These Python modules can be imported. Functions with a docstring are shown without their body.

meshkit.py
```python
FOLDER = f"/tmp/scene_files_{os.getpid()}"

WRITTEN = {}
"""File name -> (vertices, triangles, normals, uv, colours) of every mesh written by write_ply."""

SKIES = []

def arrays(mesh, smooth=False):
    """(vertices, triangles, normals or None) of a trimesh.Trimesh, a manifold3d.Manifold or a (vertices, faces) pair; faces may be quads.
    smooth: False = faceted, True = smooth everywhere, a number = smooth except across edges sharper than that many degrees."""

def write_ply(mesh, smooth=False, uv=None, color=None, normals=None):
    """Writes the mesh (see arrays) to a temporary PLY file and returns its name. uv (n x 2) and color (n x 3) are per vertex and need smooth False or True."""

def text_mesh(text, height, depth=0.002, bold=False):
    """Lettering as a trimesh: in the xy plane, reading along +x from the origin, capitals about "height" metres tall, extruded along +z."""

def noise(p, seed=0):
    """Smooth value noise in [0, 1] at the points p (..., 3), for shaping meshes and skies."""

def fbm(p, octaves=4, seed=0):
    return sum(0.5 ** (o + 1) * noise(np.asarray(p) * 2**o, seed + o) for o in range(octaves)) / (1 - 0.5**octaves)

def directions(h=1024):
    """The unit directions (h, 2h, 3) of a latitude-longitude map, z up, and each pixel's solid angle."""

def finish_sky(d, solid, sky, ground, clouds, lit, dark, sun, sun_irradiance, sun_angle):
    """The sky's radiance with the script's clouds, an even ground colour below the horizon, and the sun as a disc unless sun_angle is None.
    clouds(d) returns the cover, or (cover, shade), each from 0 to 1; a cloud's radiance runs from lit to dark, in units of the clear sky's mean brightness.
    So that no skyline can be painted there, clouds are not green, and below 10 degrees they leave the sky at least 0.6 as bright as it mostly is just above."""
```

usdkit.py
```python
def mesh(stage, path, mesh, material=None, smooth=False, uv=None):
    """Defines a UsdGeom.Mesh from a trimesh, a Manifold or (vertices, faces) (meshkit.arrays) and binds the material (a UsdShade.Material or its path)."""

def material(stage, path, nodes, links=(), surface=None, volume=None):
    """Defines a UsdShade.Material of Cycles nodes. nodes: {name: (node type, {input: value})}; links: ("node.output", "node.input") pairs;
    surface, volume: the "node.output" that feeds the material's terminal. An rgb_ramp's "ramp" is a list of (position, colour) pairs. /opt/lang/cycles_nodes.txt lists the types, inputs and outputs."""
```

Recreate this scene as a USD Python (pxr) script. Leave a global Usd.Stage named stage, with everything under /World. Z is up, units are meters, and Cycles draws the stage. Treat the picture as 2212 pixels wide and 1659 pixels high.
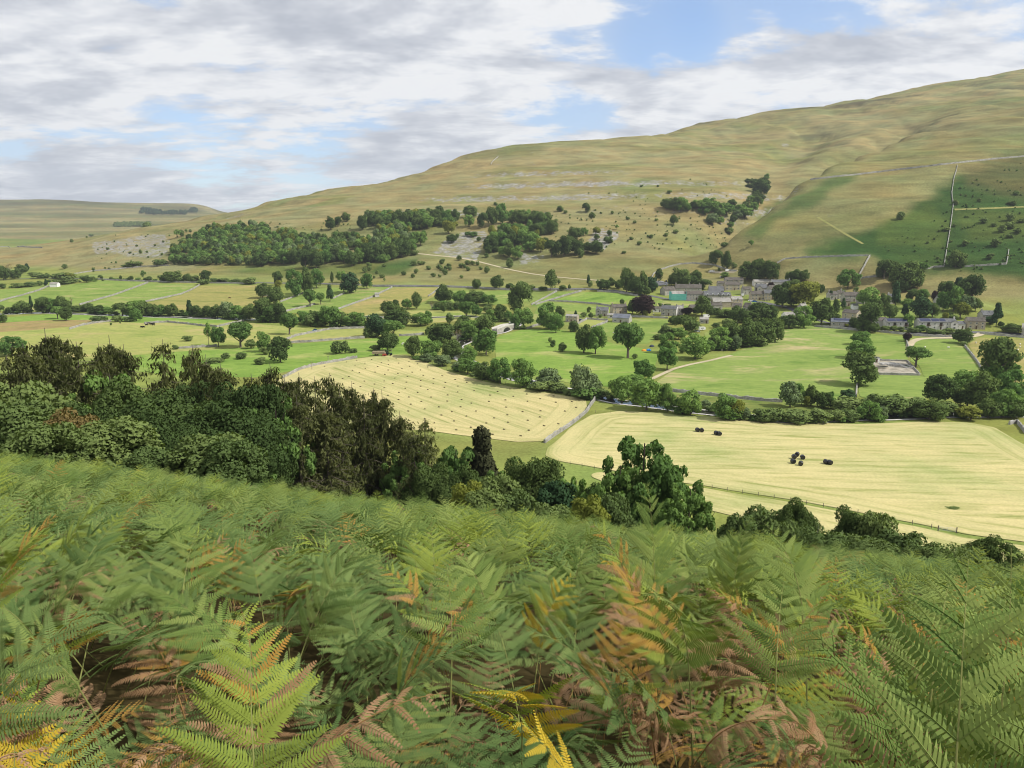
import math, random
import numpy as np, trimesh, shapely, usdkit
import manifold3d as m3
from meshkit import fbm, noise
from pxr import Gf, Sdf, Usd, UsdGeom, UsdLux, UsdShade, Vt
from scipy.interpolate import RBFInterpolator, RectBivariateSpline

stage = Usd.Stage.CreateInMemory()
UsdGeom.SetStageUpAxis(stage, "Z")
UsdGeom.SetStageMetersPerUnit(stage, 1.0)
UsdGeom.Xform.Define(stage, "/World")
UsdGeom.Scope.Define(stage, "/World/Looks")
# ---------------------------------------------------------------- camera, sky, sun, exposure
EYE = np.array([0.0, 0.0, 72.0])
PITCH = math.radians(11.5)
W, H, F = 2212.0, 1659.0, 1660.0      # measured picture size and focal length, in measured pixels
cam = UsdGeom.Camera.Define(stage, "/World/camera")
cam.CreateHorizontalApertureAttr(36.0)
cam.CreateFocalLengthAttr(36.0 * F / W)
cam.CreateClippingRangeAttr(Gf.Vec2f(0.05, 60000))
cam.CreateExposureAttr(0.25)
cam.AddTranslateOp().Set(Gf.Vec3d(*EYE))
cam.AddRotateXOp().Set(90 - math.degrees(PITCH))
SUN = np.array([0.80, -0.22, 0.0]); SUN /= np.linalg.norm(SUN)
ELEV = math.radians(47)
SUN = np.array([SUN[0] * math.cos(ELEV), SUN[1] * math.cos(ELEV), math.sin(ELEV)])
sun = UsdLux.DistantLight.Define(stage, "/World/sun")
sun.CreateIntensityAttr(1.0)
sun.CreateAngleAttr(0.53)
sun.CreateNormalizeAttr(True)
sun.CreateColorAttr(Gf.Vec3f(1.0, 0.955, 0.88))
sun.AddRotateZOp().Set(math.degrees(math.atan2(SUN[1], SUN[0])) + 90)
sun.AddRotateXOp().Set(90 - math.degrees(ELEV))


def ray(vx, vy):
    """Unit-depth direction of the picture point (vx, vy)."""
    a, b = (np.asarray(vx, float) - W / 2) / F, (H / 2 - np.asarray(vy, float)) / F
    return np.stack([a, math.cos(PITCH) + b * math.sin(PITCH), -math.sin(PITCH) + b * math.cos(PITCH)], -1)


def hole(k, vx, vy, r0, r1, amount):
    d = ray(vx, vy); d = d / np.linalg.norm(d)
    n = {f"hd{k}": ("mapping", {"location": (0, 0, 0)}), f"hx{k}": ("math", {"math_type": "multiply_add", "value2": d[0], "value3": 0.0}),
         f"hy{k}": ("math", {"math_type": "multiply_add", "value2": d[1]}), f"hz{k}": ("math", {"math_type": "multiply_add", "value2": d[2]}),
         f"hm{k}": ("map_range", {"from_min": math.cos(r1), "from_max": math.cos(r0), "to_min": 0.0, "to_max": amount, "clamp": True, "range_type": "smoothstep"})}
    del n[f"hd{k}"]
    l = [("sep.x", f"hx{k}.value1"), ("sep.y", f"hy{k}.value1"), (f"hx{k}.value", f"hy{k}.value3"), ("sep.z", f"hz{k}.value1"), (f"hy{k}.value", f"hz{k}.value3"), (f"hz{k}.value", f"hm{k}.value")]
    return n, l


SKY_S = 0.10
CX, CY = 14.2, 8.3
M_ = lambda kind, **k: ("math", {"math_type": kind, **k})
nodes = {
    "tc": ("texture_coordinate", {}), "sep": ("separate_xyz", {}),
    "sky": ("sky_texture", {"sky_type": "single_scattering", "sun_disc": False, "sun_elevation": ELEV, "sun_rotation": math.atan2(SUN[0], SUN[1]), "altitude": 300.0, "air_density": 1.0, "aerosol_density": 0.6, "ozone_density": 1.0}),
    "zc": M_("maximum", value2=0.0), "zb": M_("add", value2=0.17), "ux": M_("divide"), "uy": M_("divide"), "uv": ("combine_xyz", {"z": 2.3}),
    # puffs: billows of two sizes; the second look-up lies nearer the sun and shades the first
    "m1": ("mapping", {"location": (CX, CY, 0.0), "scale": (1.0, 1.35, 1.0)}),
    "m2": ("mapping", {"location": (CX + 0.07, CY + 0.10, 0.05), "scale": (1.0, 1.35, 1.0)}),
    "n1": ("noise_texture", {"scale": 1.5, "detail": 9.0, "roughness": 0.60, "lacunarity": 2.15, "distortion": 0.15}),
    "n2": ("noise_texture", {"scale": 1.5, "detail": 4.0, "roughness": 0.55, "lacunarity": 2.15, "distortion": 0.15}),
    "n3": ("noise_texture", {"scale": 0.45, "detail": 1.0, "roughness": 0.5}),
    "sum": M_("subtract"), "cov": ("map_range", {"from_min": 0.30, "from_max": 0.43, "to_min": 0.0, "to_max": 0.97, "clamp": True, "range_type": "smoothstep"}),
    "dif": M_("subtract"), "s1": M_("multiply_add", value2=1.5), "s2": M_("multiply_add", value2=0.75), "s3": M_("multiply_add", value2=0.55, value3=-0.42),
    "shr": ("rgb_ramp", {"ramp": [(0.03, (7.6, 7.65, 7.75)), (0.16, (6.5, 6.65, 6.95)), (0.29, (5.3, 5.5, 5.95)), (0.48, (4.2, 4.45, 5.0))]}),
    "boost": ("mix_color", {"blend_type": "multiply", "fac": 1.0, "use_clamp": False, "b": (1.15, 1.30, 1.52)}),
    "veil": ("mix_color", {"blend_type": "mix", "use_clamp": False, "b": (4.5, 5.5, 7.0)}), "vf": ("map_range", {"from_min": 0.0, "from_max": 0.22, "to_min": 0.66, "to_max": 0.10, "clamp": True, "range_type": "smoothstep"}),
    "mixc": ("mix_color", {"blend_type": "mix", "use_clamp": False}), "bg": ("background_shader", {"strength": SKY_S})}
links = [("tc.generated", "sep.vector"), ("sep.z", "zc.value1"), ("zc.value", "zb.value1"), ("sep.x", "ux.value1"), ("zb.value", "ux.value2"), ("sep.y", "uy.value1"), ("zb.value", "uy.value2"),
         ("ux.value", "uv.x"), ("uy.value", "uv.y"), ("uv.vector", "m1.vector"), ("m1.vector", "n1.vector"), ("uv.vector", "m2.vector"), ("m2.vector", "n2.vector"), ("m1.vector", "n3.vector"), ("n1.fac", "sum.value1")]
prev = None
for k, spec in enumerate([(1700, -70, 0.0, 0.15, 0.115), (1430, 90, 0.0, 0.085, 0.15), (1200, 265, 0.0, 0.10, 0.08), (570, 400, 0.0, 0.16, 0.12), (200, 190, 0.0, 0.18, 0.05)]):
    n, l = hole(k, *spec); nodes.update(n); links += l
    if prev:
        nodes[f"ha{k}"] = M_("add"); links += [(prev, f"ha{k}.value1"), (f"hm{k}.result", f"ha{k}.value2")]; prev = f"ha{k}.value"
    else:
        prev = f"hm{k}.result"
links += [(prev, "sum.value2"), (prev, "vf.value"), ("sum.value", "cov.value"), ("n2.fac", "dif.value1"), ("n1.fac", "dif.value2"), ("n3.fac", "s3.value1"), ("n2.fac", "s2.value1"), ("s3.value", "s2.value3"), ("dif.value", "s1.value1"), ("s2.value", "s1.value3"),
          ("s1.value", "shr.fac"), ("sky.color", "boost.a"), ("boost.result", "veil.a"), ("vf.result", "veil.fac"), ("veil.result", "mixc.a"), ("cov.result", "mixc.fac"), ("shr.color", "mixc.b"), ("mixc.result", "bg.color")]
sky_mat = usdkit.material(stage, "/World/Looks/sky", nodes, links, surface="bg.background")
dome = UsdLux.DomeLight.Define(stage, "/World/sky")
dome.CreateIntensityAttr(1.0)
UsdShade.MaterialBindingAPI.Apply(dome.GetPrim()).Bind(sky_mat)
# ---------------------------------------------------------------- terrain
def P(vx, vy, Y):
    d = ray(vx, vy)
    return EYE + d * (Y / d[..., 1:2])


def GZ(vx, vy, z):
    d = ray(vx, vy)
    return EYE + d * ((z - EYE[2]) / d[..., 2:3])


ctrl = []
for vx in (-900, -300, 150, 600, 1000, 1400, 1800, 2212, 2800, 3500):       # flat valley floor
    for vy, z in ((1150, 0), (1020, 0), (900, 0), (800, 0), (740, 0.3), (700, 1.0)):
        ctrl.append(GZ(vx, vy, z))
for vx, vy, z in ((-700, 655, 3), (-200, 655, 3), (100, 655, 3), (400, 660, 3), (700, 655, 4), (1000, 655, 4), (1250, 655, 5), (1500, 680, 4), (1800, 690, 5), (2050, 700, 6), (2400, 690, 8),
                  (-700, 620, 9), (-300, 620, 9), (0, 620, 9), (200, 619, 10), (400, 615, 11), (700, 622, 12), (950, 624, 13), (1180, 625, 14), (1300, 625, 15), (1450, 640, 10), (1600, 640, 12), (1750, 655, 11),
                  (1380, 608, 19), (1560, 596, 22), (1650, 610, 20), (1800, 620, 19), (1950, 630, 19), (2110, 650, 17), (2250, 660, 16), (-100, 596, 12), (60, 592, 13)):
    ctrl.append(GZ(vx, vy, z))
for vx, vy, Y in (
        # spur on the left and its ridge
        (25, 583, 1120), (100, 558, 1200), (150, 540, 1260), (250, 510, 1350), (330, 490, 1420), (400, 479, 1480), (480, 463, 1600), (120, 590, 1080), (200, 560, 1130), (300, 535, 1180), (300, 580, 1020),
        # central fell: foot, scar, moor, skyline
        (400, 582, 980), (600, 580, 960), (880, 565, 930), (1100, 575, 900), (1300, 560, 890), (1450, 560, 880),
        (450, 500, 1180), (700, 475, 1190), (880, 462, 1190), (1100, 452, 1180), (1300, 445, 1170), (1480, 438, 1150), (700, 530, 1060), (1000, 510, 1050), (1300, 500, 1030), (1480, 500, 1000),
        (560, 441, 1680), (700, 410, 1740), (870, 381, 1800), (1000, 336, 1850), (1100, 313, 1850), (1200, 305, 1860), (1330, 298, 1900), (1420, 291, 1960),
        (700, 440, 1420), (900, 415, 1450), (1100, 380, 1480), (1300, 372, 1450), (1500, 355, 1500), (1100, 345, 1650), (1300, 330, 1670), (1480, 310, 1800),
        # the high fell behind
        (1520, 262, 2280), (1650, 240, 2350), (1800, 220, 2400), (2000, 186, 2400), (2212, 153, 2400), (2500, 100, 2400), (2900, 40, 2400), (1600, 300, 1950), (1780, 290, 1800), (1900, 240, 2000), (2100, 200, 2000),
        # beck in the gill
        (1558, 548, 900), (1590, 500, 1010), (1610, 465, 1110), (1640, 420, 1250), (1655, 378, 1400), (1690, 345, 1560), (1730, 312, 1720),
        (1540, 460, 1110), (1580, 420, 1240), (1600, 380, 1380), (1620, 350, 1520),
        # right-hand fell
        (1570, 535, 880), (1600, 512, 885), (1650, 455, 950), (1700, 408, 1030), (1770, 375, 1140), (1830, 340, 1270), (1600, 580, 800), (1700, 565, 760), (1850, 570, 720), (2000, 585, 690), (2150, 600, 650), (2300, 610, 630),
        (1750, 470, 880), (1900, 450, 850), (2050, 450, 840), (2212, 450, 830), (1850, 530, 770), (2050, 520, 750), (2212, 520, 730), (2500, 500, 720), (2900, 480, 720),
        (1900, 380, 1030), (2060, 355, 1060), (2212, 345, 1060), (2500, 330, 1060), (1900, 310, 1330), (2050, 280, 1380), (2212, 255, 1400), (2500, 210, 1400), (2900, 170, 1400)):
    ctrl.append(P(vx, vy, Y))
for vx, Y, z in ((-900, 1500, 25), (-500, 1500, 18), (-200, 1450, 15), (-900, 2200, 60), (-400, 2000, 22), (-100, 1900, 16), (100, 1900, 16), (250, 2100, 20), (400, 2350, 30), (560, 2700, 60), (800, 2700, 110), (1100, 2600, 160), (1400, 2700, 230),
                 (1700, 3000, 330), (2200, 3000, 440), (2900, 3000, 470), (3800, 2000, 380), (3800, 1000, 200), (3800, 600, 40), (3800, 2800, 460)):
    ctrl.append(P(vx, 829, Y) * [1, 1, 0] + [0, 0, z])
ctrl = np.array(ctrl)
key = np.round(ctrl[:, :2] / 5).astype(int)
_, first = np.unique(key, axis=0, return_index=True)
ctrl = ctrl[first]
warp = lambda xy: np.stack([xy[:, 0], xy[:, 1]], 1) / 400.0
rbf = RBFInterpolator(warp(ctrl[:, :2]), ctrl[:, 2], kernel="linear", smoothing=0.004)
# the far dale, its own surface beyond the spur
far = [P(vx, vy, Y) for vx, vy, Y in ((-500, 545, 2000), (-100, 545, 2000), (150, 540, 2050), (350, 540, 2100), (-500, 515, 2900), (0, 517, 2800), (150, 514, 2850), (300, 512, 2900), (500, 512, 2900), (-500, 495, 3700), (0, 492, 3600), (200, 488, 3650), (350, 486, 3700), (500, 482, 3700),
        (0, 470, 4200), (150, 468, 4300), (300, 465, 4400), (450, 464, 4450), (-500, 470, 4200), (-500, 434, 5200), (-200, 431, 5200), (0, 431, 5200), (90, 429.5, 5200), (170, 432, 5250), (215, 439, 5350), (300, 439.5, 5400), (420, 438.5, 5400), (445, 444, 5400), (478, 459, 5400), (520, 476, 5400), (700, 478, 5600), (900, 480, 5600))]
far += [p * [1, 1, 0] + [0, 0, z] for p, z in ((P(0, 829, 7500), 150), (P(500, 829, 7500), 60), (P(-900, 829, 7500), 200), (P(1500, 829, 5000), 90), (P(-1500, 829, 4000), 220), (P(-1500, 829, 2200), 60))]
far = np.array(far)
rbf_far = RBFInterpolator(far[:, :2] / 1000, far[:, 2], kernel="linear", smoothing=0.0)


def near_hill(x, y):
    t = 0.345 * y + 0.103 * x
    return 70.25 - t - 0.36 * np.logaddexp(0, (t - 12) / 3.0) * 3.0 + np.where(t < 0, 0, 0)


def sst(a, b, v):
    t = np.clip((v - a) / (b - a), 0, 1)
    return t * t * (3 - 2 * t)


def lump(x, y, s, seed, octaves=4):
    return fbm(np.stack([np.asarray(x) / s, np.asarray(y) / s, np.full(np.shape(x), 7.3)], -1), octaves, seed) - 0.5


GILL = shapely.LineString([P(vx, vy, Y)[:2] for vx, vy, Y in ((1556, 550, 890), (1585, 520, 985), (1622, 480, 1060), (1668, 450, 1135), (1726, 410, 1235), (1790, 380, 1350), (1850, 340, 1480), (1930, 300, 1650), (2000, 260, 1800))])
SIDE = shapely.LineString([P(vx, vy, Y)[:2] for vx, vy, Y in ((1660, 400, 1330), (1690, 345, 1560), (1720, 312, 1720), (1760, 290, 1850))])


EDGE = shapely.LineString([P(vx, vy, Y)[:2] for vx, vy, Y in ((1605, 512, 890), (1655, 455, 955), (1705, 408, 1035), (1775, 375, 1145), (1835, 340, 1270))])


def coarse(fn, X, Yc, n=3):
    """A smooth field worked out on every third line of the grid and filled in between."""
    ii = np.unique(np.r_[np.arange(0, X.shape[0], n), X.shape[0] - 1]); jj = np.unique(np.r_[np.arange(0, X.shape[1], n), X.shape[1] - 1])
    c = fn(X[np.ix_(ii, jj)].ravel(), Yc[np.ix_(ii, jj)].ravel()).reshape(len(ii), len(jj))
    return RectBivariateSpline(ii, jj, c, kx=3, ky=3)(np.arange(X.shape[0]), np.arange(X.shape[1]))


def terrain(X2, Y2):
    x, y = X2.ravel(), Y2.ravel()
    r = np.hypot(x, y)
    z = coarse(lambda a, b: rbf(warp(np.stack([a, np.clip(b, 60, 3050)], 1))), X2, Y2).ravel()
    near_g = (np.abs(x - 450) < 700) & (y > 700) & (y < 2400)
    gd = np.full(len(x), 1e4); pts = shapely.points(x[near_g], y[near_g]); gd[near_g] = shapely.distance(GILL, pts)
    z = z - 60 * np.exp(-(gd / 50) ** 2) * sst(870, 1010, y) * (1 - 0.7 * sst(1450, 1800, y))
    gd[near_g] = shapely.distance(SIDE, pts)
    z = z - 20 * np.exp(-(gd / 55) ** 2) * sst(1150, 1350, y)
    gd[near_g] = shapely.distance(EDGE, pts)
    z = z + 17 * np.exp(-(gd / 50) ** 2) * sst(820, 930, y)
    hill = sst(14, 60, z)
    z = z + (0.8 + 0 * hill) * lump(x, y, 70, 3, 3) * sst(150, 300, r)
    z = z + hill * (26 * lump(x, y, 260, 5, 3) + 9 * lump(x, y, 60, 6, 4) * sst(40, 160, z))
    # limestone benches along the contours of the fell
    bench = hill * sst(60, 90, z) * (1 - 0.6 * sst(230, 330, z))
    q = z + 16 * lump(x, y, 420, 9, 3)
    f = (q / 27.0) % 1.0
    global BENCH
    BENCH = (bench * sst(0.22, 0.34, f) * (1 - sst(0.50, 0.64, f)) * np.clip(0.62 + 2.4 * lump(x, y, 330, 21, 2), 0, 1)).reshape(X2.shape)
    z = z + bench * 8.5 * (sst(0.30, 0.62, f) - f) * (0.35 + 1.3 * np.clip(0.5 + 1.6 * lump(x, y, 330, 21, 2), 0, 1))
    # drainage lines down the high fell
    g = np.abs(lump(x * 1.0, y * 0.25, 120, 31, 3)) * 2
    z = z - sst(150, 260, z) * 7.0 * (1 - sst(0.0, 0.22, g)) * sst(0, 500, x - 100)
    zf = coarse(lambda a, b: rbf_far(np.stack([a, np.clip(b, 1500, 8000)], 1) / 1000), X2, Y2).ravel()
    zf = zf + sst(2200, 4000, y) * (14 * lump(x, y, 500, 12, 4))
    m = sst(1750, 2150, y)
    z = np.where(y > 1500, np.maximum(z - 400 * sst(2600, 3600, y), zf * m + z * 0 - 500 * (1 - m)), z)
    zn = near_hill(x, y) + 0.35 * lump(x, y, 5, 41, 2) * sst(3, 12, r) + 1.2 * lump(x, y, 25, 42, 2) * sst(10, 40, r)
    k = 2.0
    d = np.clip((zn - z) / k, -40, 40)
    return z + k * np.logaddexp(0, d), zn - z


GROWTH = 1.0085
ys = [-40.0, -25, -15, -10, -7, -5, -3.5, -2, -1]
yy = 0.0
while yy < 7600:
    ys.append(yy)
    yy = yy + max(0.6, (yy + 8) * (GROWTH - 1))
ys = np.array(ys)
OFF = 60.0
us = np.concatenate([np.linspace(-1.9, -0.82, 70, endpoint=False), np.linspace(-0.82, 0.82, 640), np.linspace(0.82, 1.9, 71)[1:]])
UU, YY = np.meshgrid(us, ys)
XX = UU * (YY + OFF)
zz, nearness = terrain(XX, YY)
ZZ, NEAR = zz.reshape(XX.shape), nearness.reshape(XX.shape)


def height(x, y):
    """The built ground's height: bilinear on its own grid."""
    x, y = np.asarray(x, float), np.asarray(y, float)
    u = x / (y + OFF)
    j = np.clip(np.searchsorted(us, u) - 1, 0, len(us) - 2); i = np.clip(np.searchsorted(ys, y) - 1, 0, len(ys) - 2)
    fu = np.clip((u - us[j]) / (us[j + 1] - us[j]), 0, 1); fy = np.clip((y - ys[i]) / (ys[i + 1] - ys[i]), 0, 1)
    return (ZZ[i, j] * (1 - fu) + ZZ[i, j + 1] * fu) * (1 - fy) + (ZZ[i + 1, j] * (1 - fu) + ZZ[i + 1, j + 1] * fu) * fy


def at(vx, vy, first=60.0):
    """Points of the ground seen at the picture points, marching out from `first` metres."""
    vx, vy = np.atleast_1d(np.asarray(vx, float)), np.atleast_1d(np.asarray(vy, float))
    d = ray(vx, vy); d = d / d[:, 1:2]
    Y = np.geomspace(first, 7000, 700)
    p = EYE + d[:, None] * Y[None, :, None]
    below = p[..., 2] < height(p[..., 0], p[..., 1])
    hit = below.any(1); k = np.where(hit, below.argmax(1), len(Y) - 1); k = np.maximum(k, 1)
    lo, hi = Y[k - 1].copy(), Y[k].copy()
    for _ in range(18):
        mid = (lo + hi) / 2; q = EYE + d * mid[:, None]
        b = q[:, 2] < height(q[:, 0], q[:, 1])
        hi, lo = np.where(b, mid, hi), np.where(b, lo, mid)
    q = EYE + d * hi[:, None]
    q[:, 2] = height(q[:, 0], q[:, 1])
    return q


def at1(vx, vy, first=60.0):
    return at([vx], [vy], first)[0]


def atY(vx, Y):
    """Ground point in the direction of column vx, Y metres ahead."""
    d = ray(vx, 829.5)
    x = d[0] / d[1] * Y
    return np.array([x, Y, float(height(x, Y))])


def project(p):
    p = np.asarray(p, float) - EYE
    dep = p[..., 1] * math.cos(PITCH) - p[..., 2] * math.sin(PITCH)
    up = p[..., 1] * math.sin(PITCH) + p[..., 2] * math.cos(PITCH)
    return W / 2 + F * p[..., 0] / dep, H / 2 - F * up / dep, dep
# ---------------------------------------------------------------- helpers for prims
T = Sdf.ValueTypeNames
names = {}


def numbered(name, parent="/World"):
    n = names[(parent, name)] = names.get((parent, name), -1) + 1
    return f"{parent}/{name}" if n == 0 else f"{parent}/{name}_{n:03d}"


def tag(prim, label=None, category=None, group=None, kind=None):
    for k, v in (("label", label), ("category", category), ("group", group), ("kind", kind)):
        if v:
            prim.SetCustomDataByKey(k, v)
    return prim


def thing(name, label, category, loc=(0, 0, 0), rotz=0.0, group=None, scale=None, kind=None):
    x = UsdGeom.Xform.Define(stage, numbered(name))
    x.AddTranslateOp().Set(Gf.Vec3d(*map(float, loc)))
    if rotz:
        x.AddRotateZOp().Set(math.degrees(rotz))
    if scale is not None:
        x.AddScaleOp().Set(Gf.Vec3f(*np.broadcast_to(scale, 3).astype(float).tolist()))
    return tag(x.GetPrim(), label, category, group, kind)


def obj(name, mesh, mat, parent=None, smooth=False, tint=None, uv=None, normals=None, rocky=None):
    path = numbered(name, str(parent.GetPath()) if parent is not None else "/World")
    m = usdkit.mesh(stage, path, mesh, mat, smooth=smooth, uv=uv)
    if normals is not None:
        m.CreateNormalsAttr(Vt.Vec3fArray.FromNumpy(normals.astype(np.float32))); m.SetNormalsInterpolation("vertex")
    if tint is not None:
        UsdGeom.PrimvarsAPI(m).CreatePrimvar("tint", T.Color3fArray, "vertex").Set(Vt.Vec3fArray.FromNumpy(np.asarray(tint, np.float32)))
    if rocky is not None:
        UsdGeom.PrimvarsAPI(m).CreatePrimvar("rocky", T.FloatArray, "vertex").Set(Vt.FloatArray.FromNumpy(np.asarray(rocky, np.float32)))
    return m.GetPrim()


def cat(*ms):
    """Joins (v, f) pairs or trimeshes into one (v, f)."""
    vs, fs, n = [], [], 0
    for m in ms:
        v, f = (np.asarray(m.vertices), np.asarray(m.faces)) if hasattr(m, "faces") else m
        if len(v):
            vs.append(np.asarray(v, float)); fs.append(np.asarray(f) + n); n += len(v)
    return np.vstack(vs), np.vstack(fs)


def box(x0, x1, y0, y1, z0, z1):
    m = trimesh.creation.box((x1 - x0, y1 - y0, z1 - z0)); m.apply_translation(((x0 + x1) / 2, (y0 + y1) / 2, (z0 + z1) / 2))
    return np.array(m.vertices), np.array(m.faces)


def tube(pts, radii, sides=6, close=True):
    p = np.asarray(pts, float); r = np.broadcast_to(radii, len(p))
    t = np.gradient(p, axis=0); t /= np.linalg.norm(t, axis=1, keepdims=True) + 1e-12
    ref = np.array([1.0, 0, 0]) if abs(t[0][2]) > 0.8 else np.array([0, 0, 1.0])
    a = np.cross(t, ref); a /= np.linalg.norm(a, axis=1, keepdims=True) + 1e-12
    b = np.cross(t, a); ang = np.arange(sides) / sides * 2 * np.pi
    v = (p[:, None] + r[:, None, None] * (a[:, None] * np.cos(ang)[:, None] + b[:, None] * np.sin(ang)[:, None])).reshape(-1, 3)
    f = []
    for i in range(len(p) - 1):
        for k in range(sides):
            q, s = i * sides + k, i * sides + (k + 1) % sides
            f += [(q, s, s + sides), (q, s + sides, q + sides)]
    if close:
        for base, order in ((0, -1), ((len(p) - 1) * sides, 1)):
            for k in range(1, sides - 1):
                f.append((base, base + k, base + k + 1)[::order])
    return v, np.array(f)


def mat(name, nodes, links, out="p.BSDF"):
    return usdkit.material(stage, f"/World/Looks/{name}", nodes, links, surface=out)


def plain(name, col, rough=0.8, vary=0.15, scale=3.0, metallic=0.0, spec=0.3):
    """A colour with broken tone."""
    c = np.array(col, float)
    return mat(name, {"g": ("geometry", {}), "n": ("noise_texture", {"scale": scale, "detail": 3.0, "roughness": 0.65}),
                      "r": ("rgb_ramp", {"ramp": [(0.3, c * (1 - vary)), (0.7, np.clip(c * (1 + vary), 0, 1))]}),
                      "p": ("diffuse_bsdf", {})},
               [("g.position", "n.vector"), ("n.fac", "r.fac"), ("r.color", "p.color")])


def leaves(name, dark, light, trans=0.30, rough=0.6):
    """Foliage: every leaf its own tone between dark and light, some light passing through."""
    d, l = np.array(dark, float), np.array(light, float)
    return mat(name, {"g": ("geometry", {}), "o": ("object_info", {}),
                      "add": ("math", {"math_type": "multiply_add", "value2": 0.55}), "ob": ("math", {"math_type": "multiply", "value2": 0.45}),
                      "r": ("rgb_ramp", {"ramp": [(0.0, d), (1.0, l)]}),
                      "p": ("diffuse_bsdf", {}),
                      "t": ("translucent_bsdf", {}), "tc": ("mix_color", {"blend_type": "multiply", "fac": 1.0, "b": (1.0, 1.05, 0.5)}),
                      "m": ("mix_closure", {"fac": trans})},
               [("g.random_per_island", "add.value1"), ("o.random", "ob.value1"), ("ob.value", "add.value3"), ("add.value", "r.fac"), ("r.color", "p.color"), ("r.color", "tc.a"), ("tc.result", "t.color"),
                ("p.BSDF", "m.closure1"), ("t.BSDF", "m.closure2")], out="m.closure")


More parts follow.
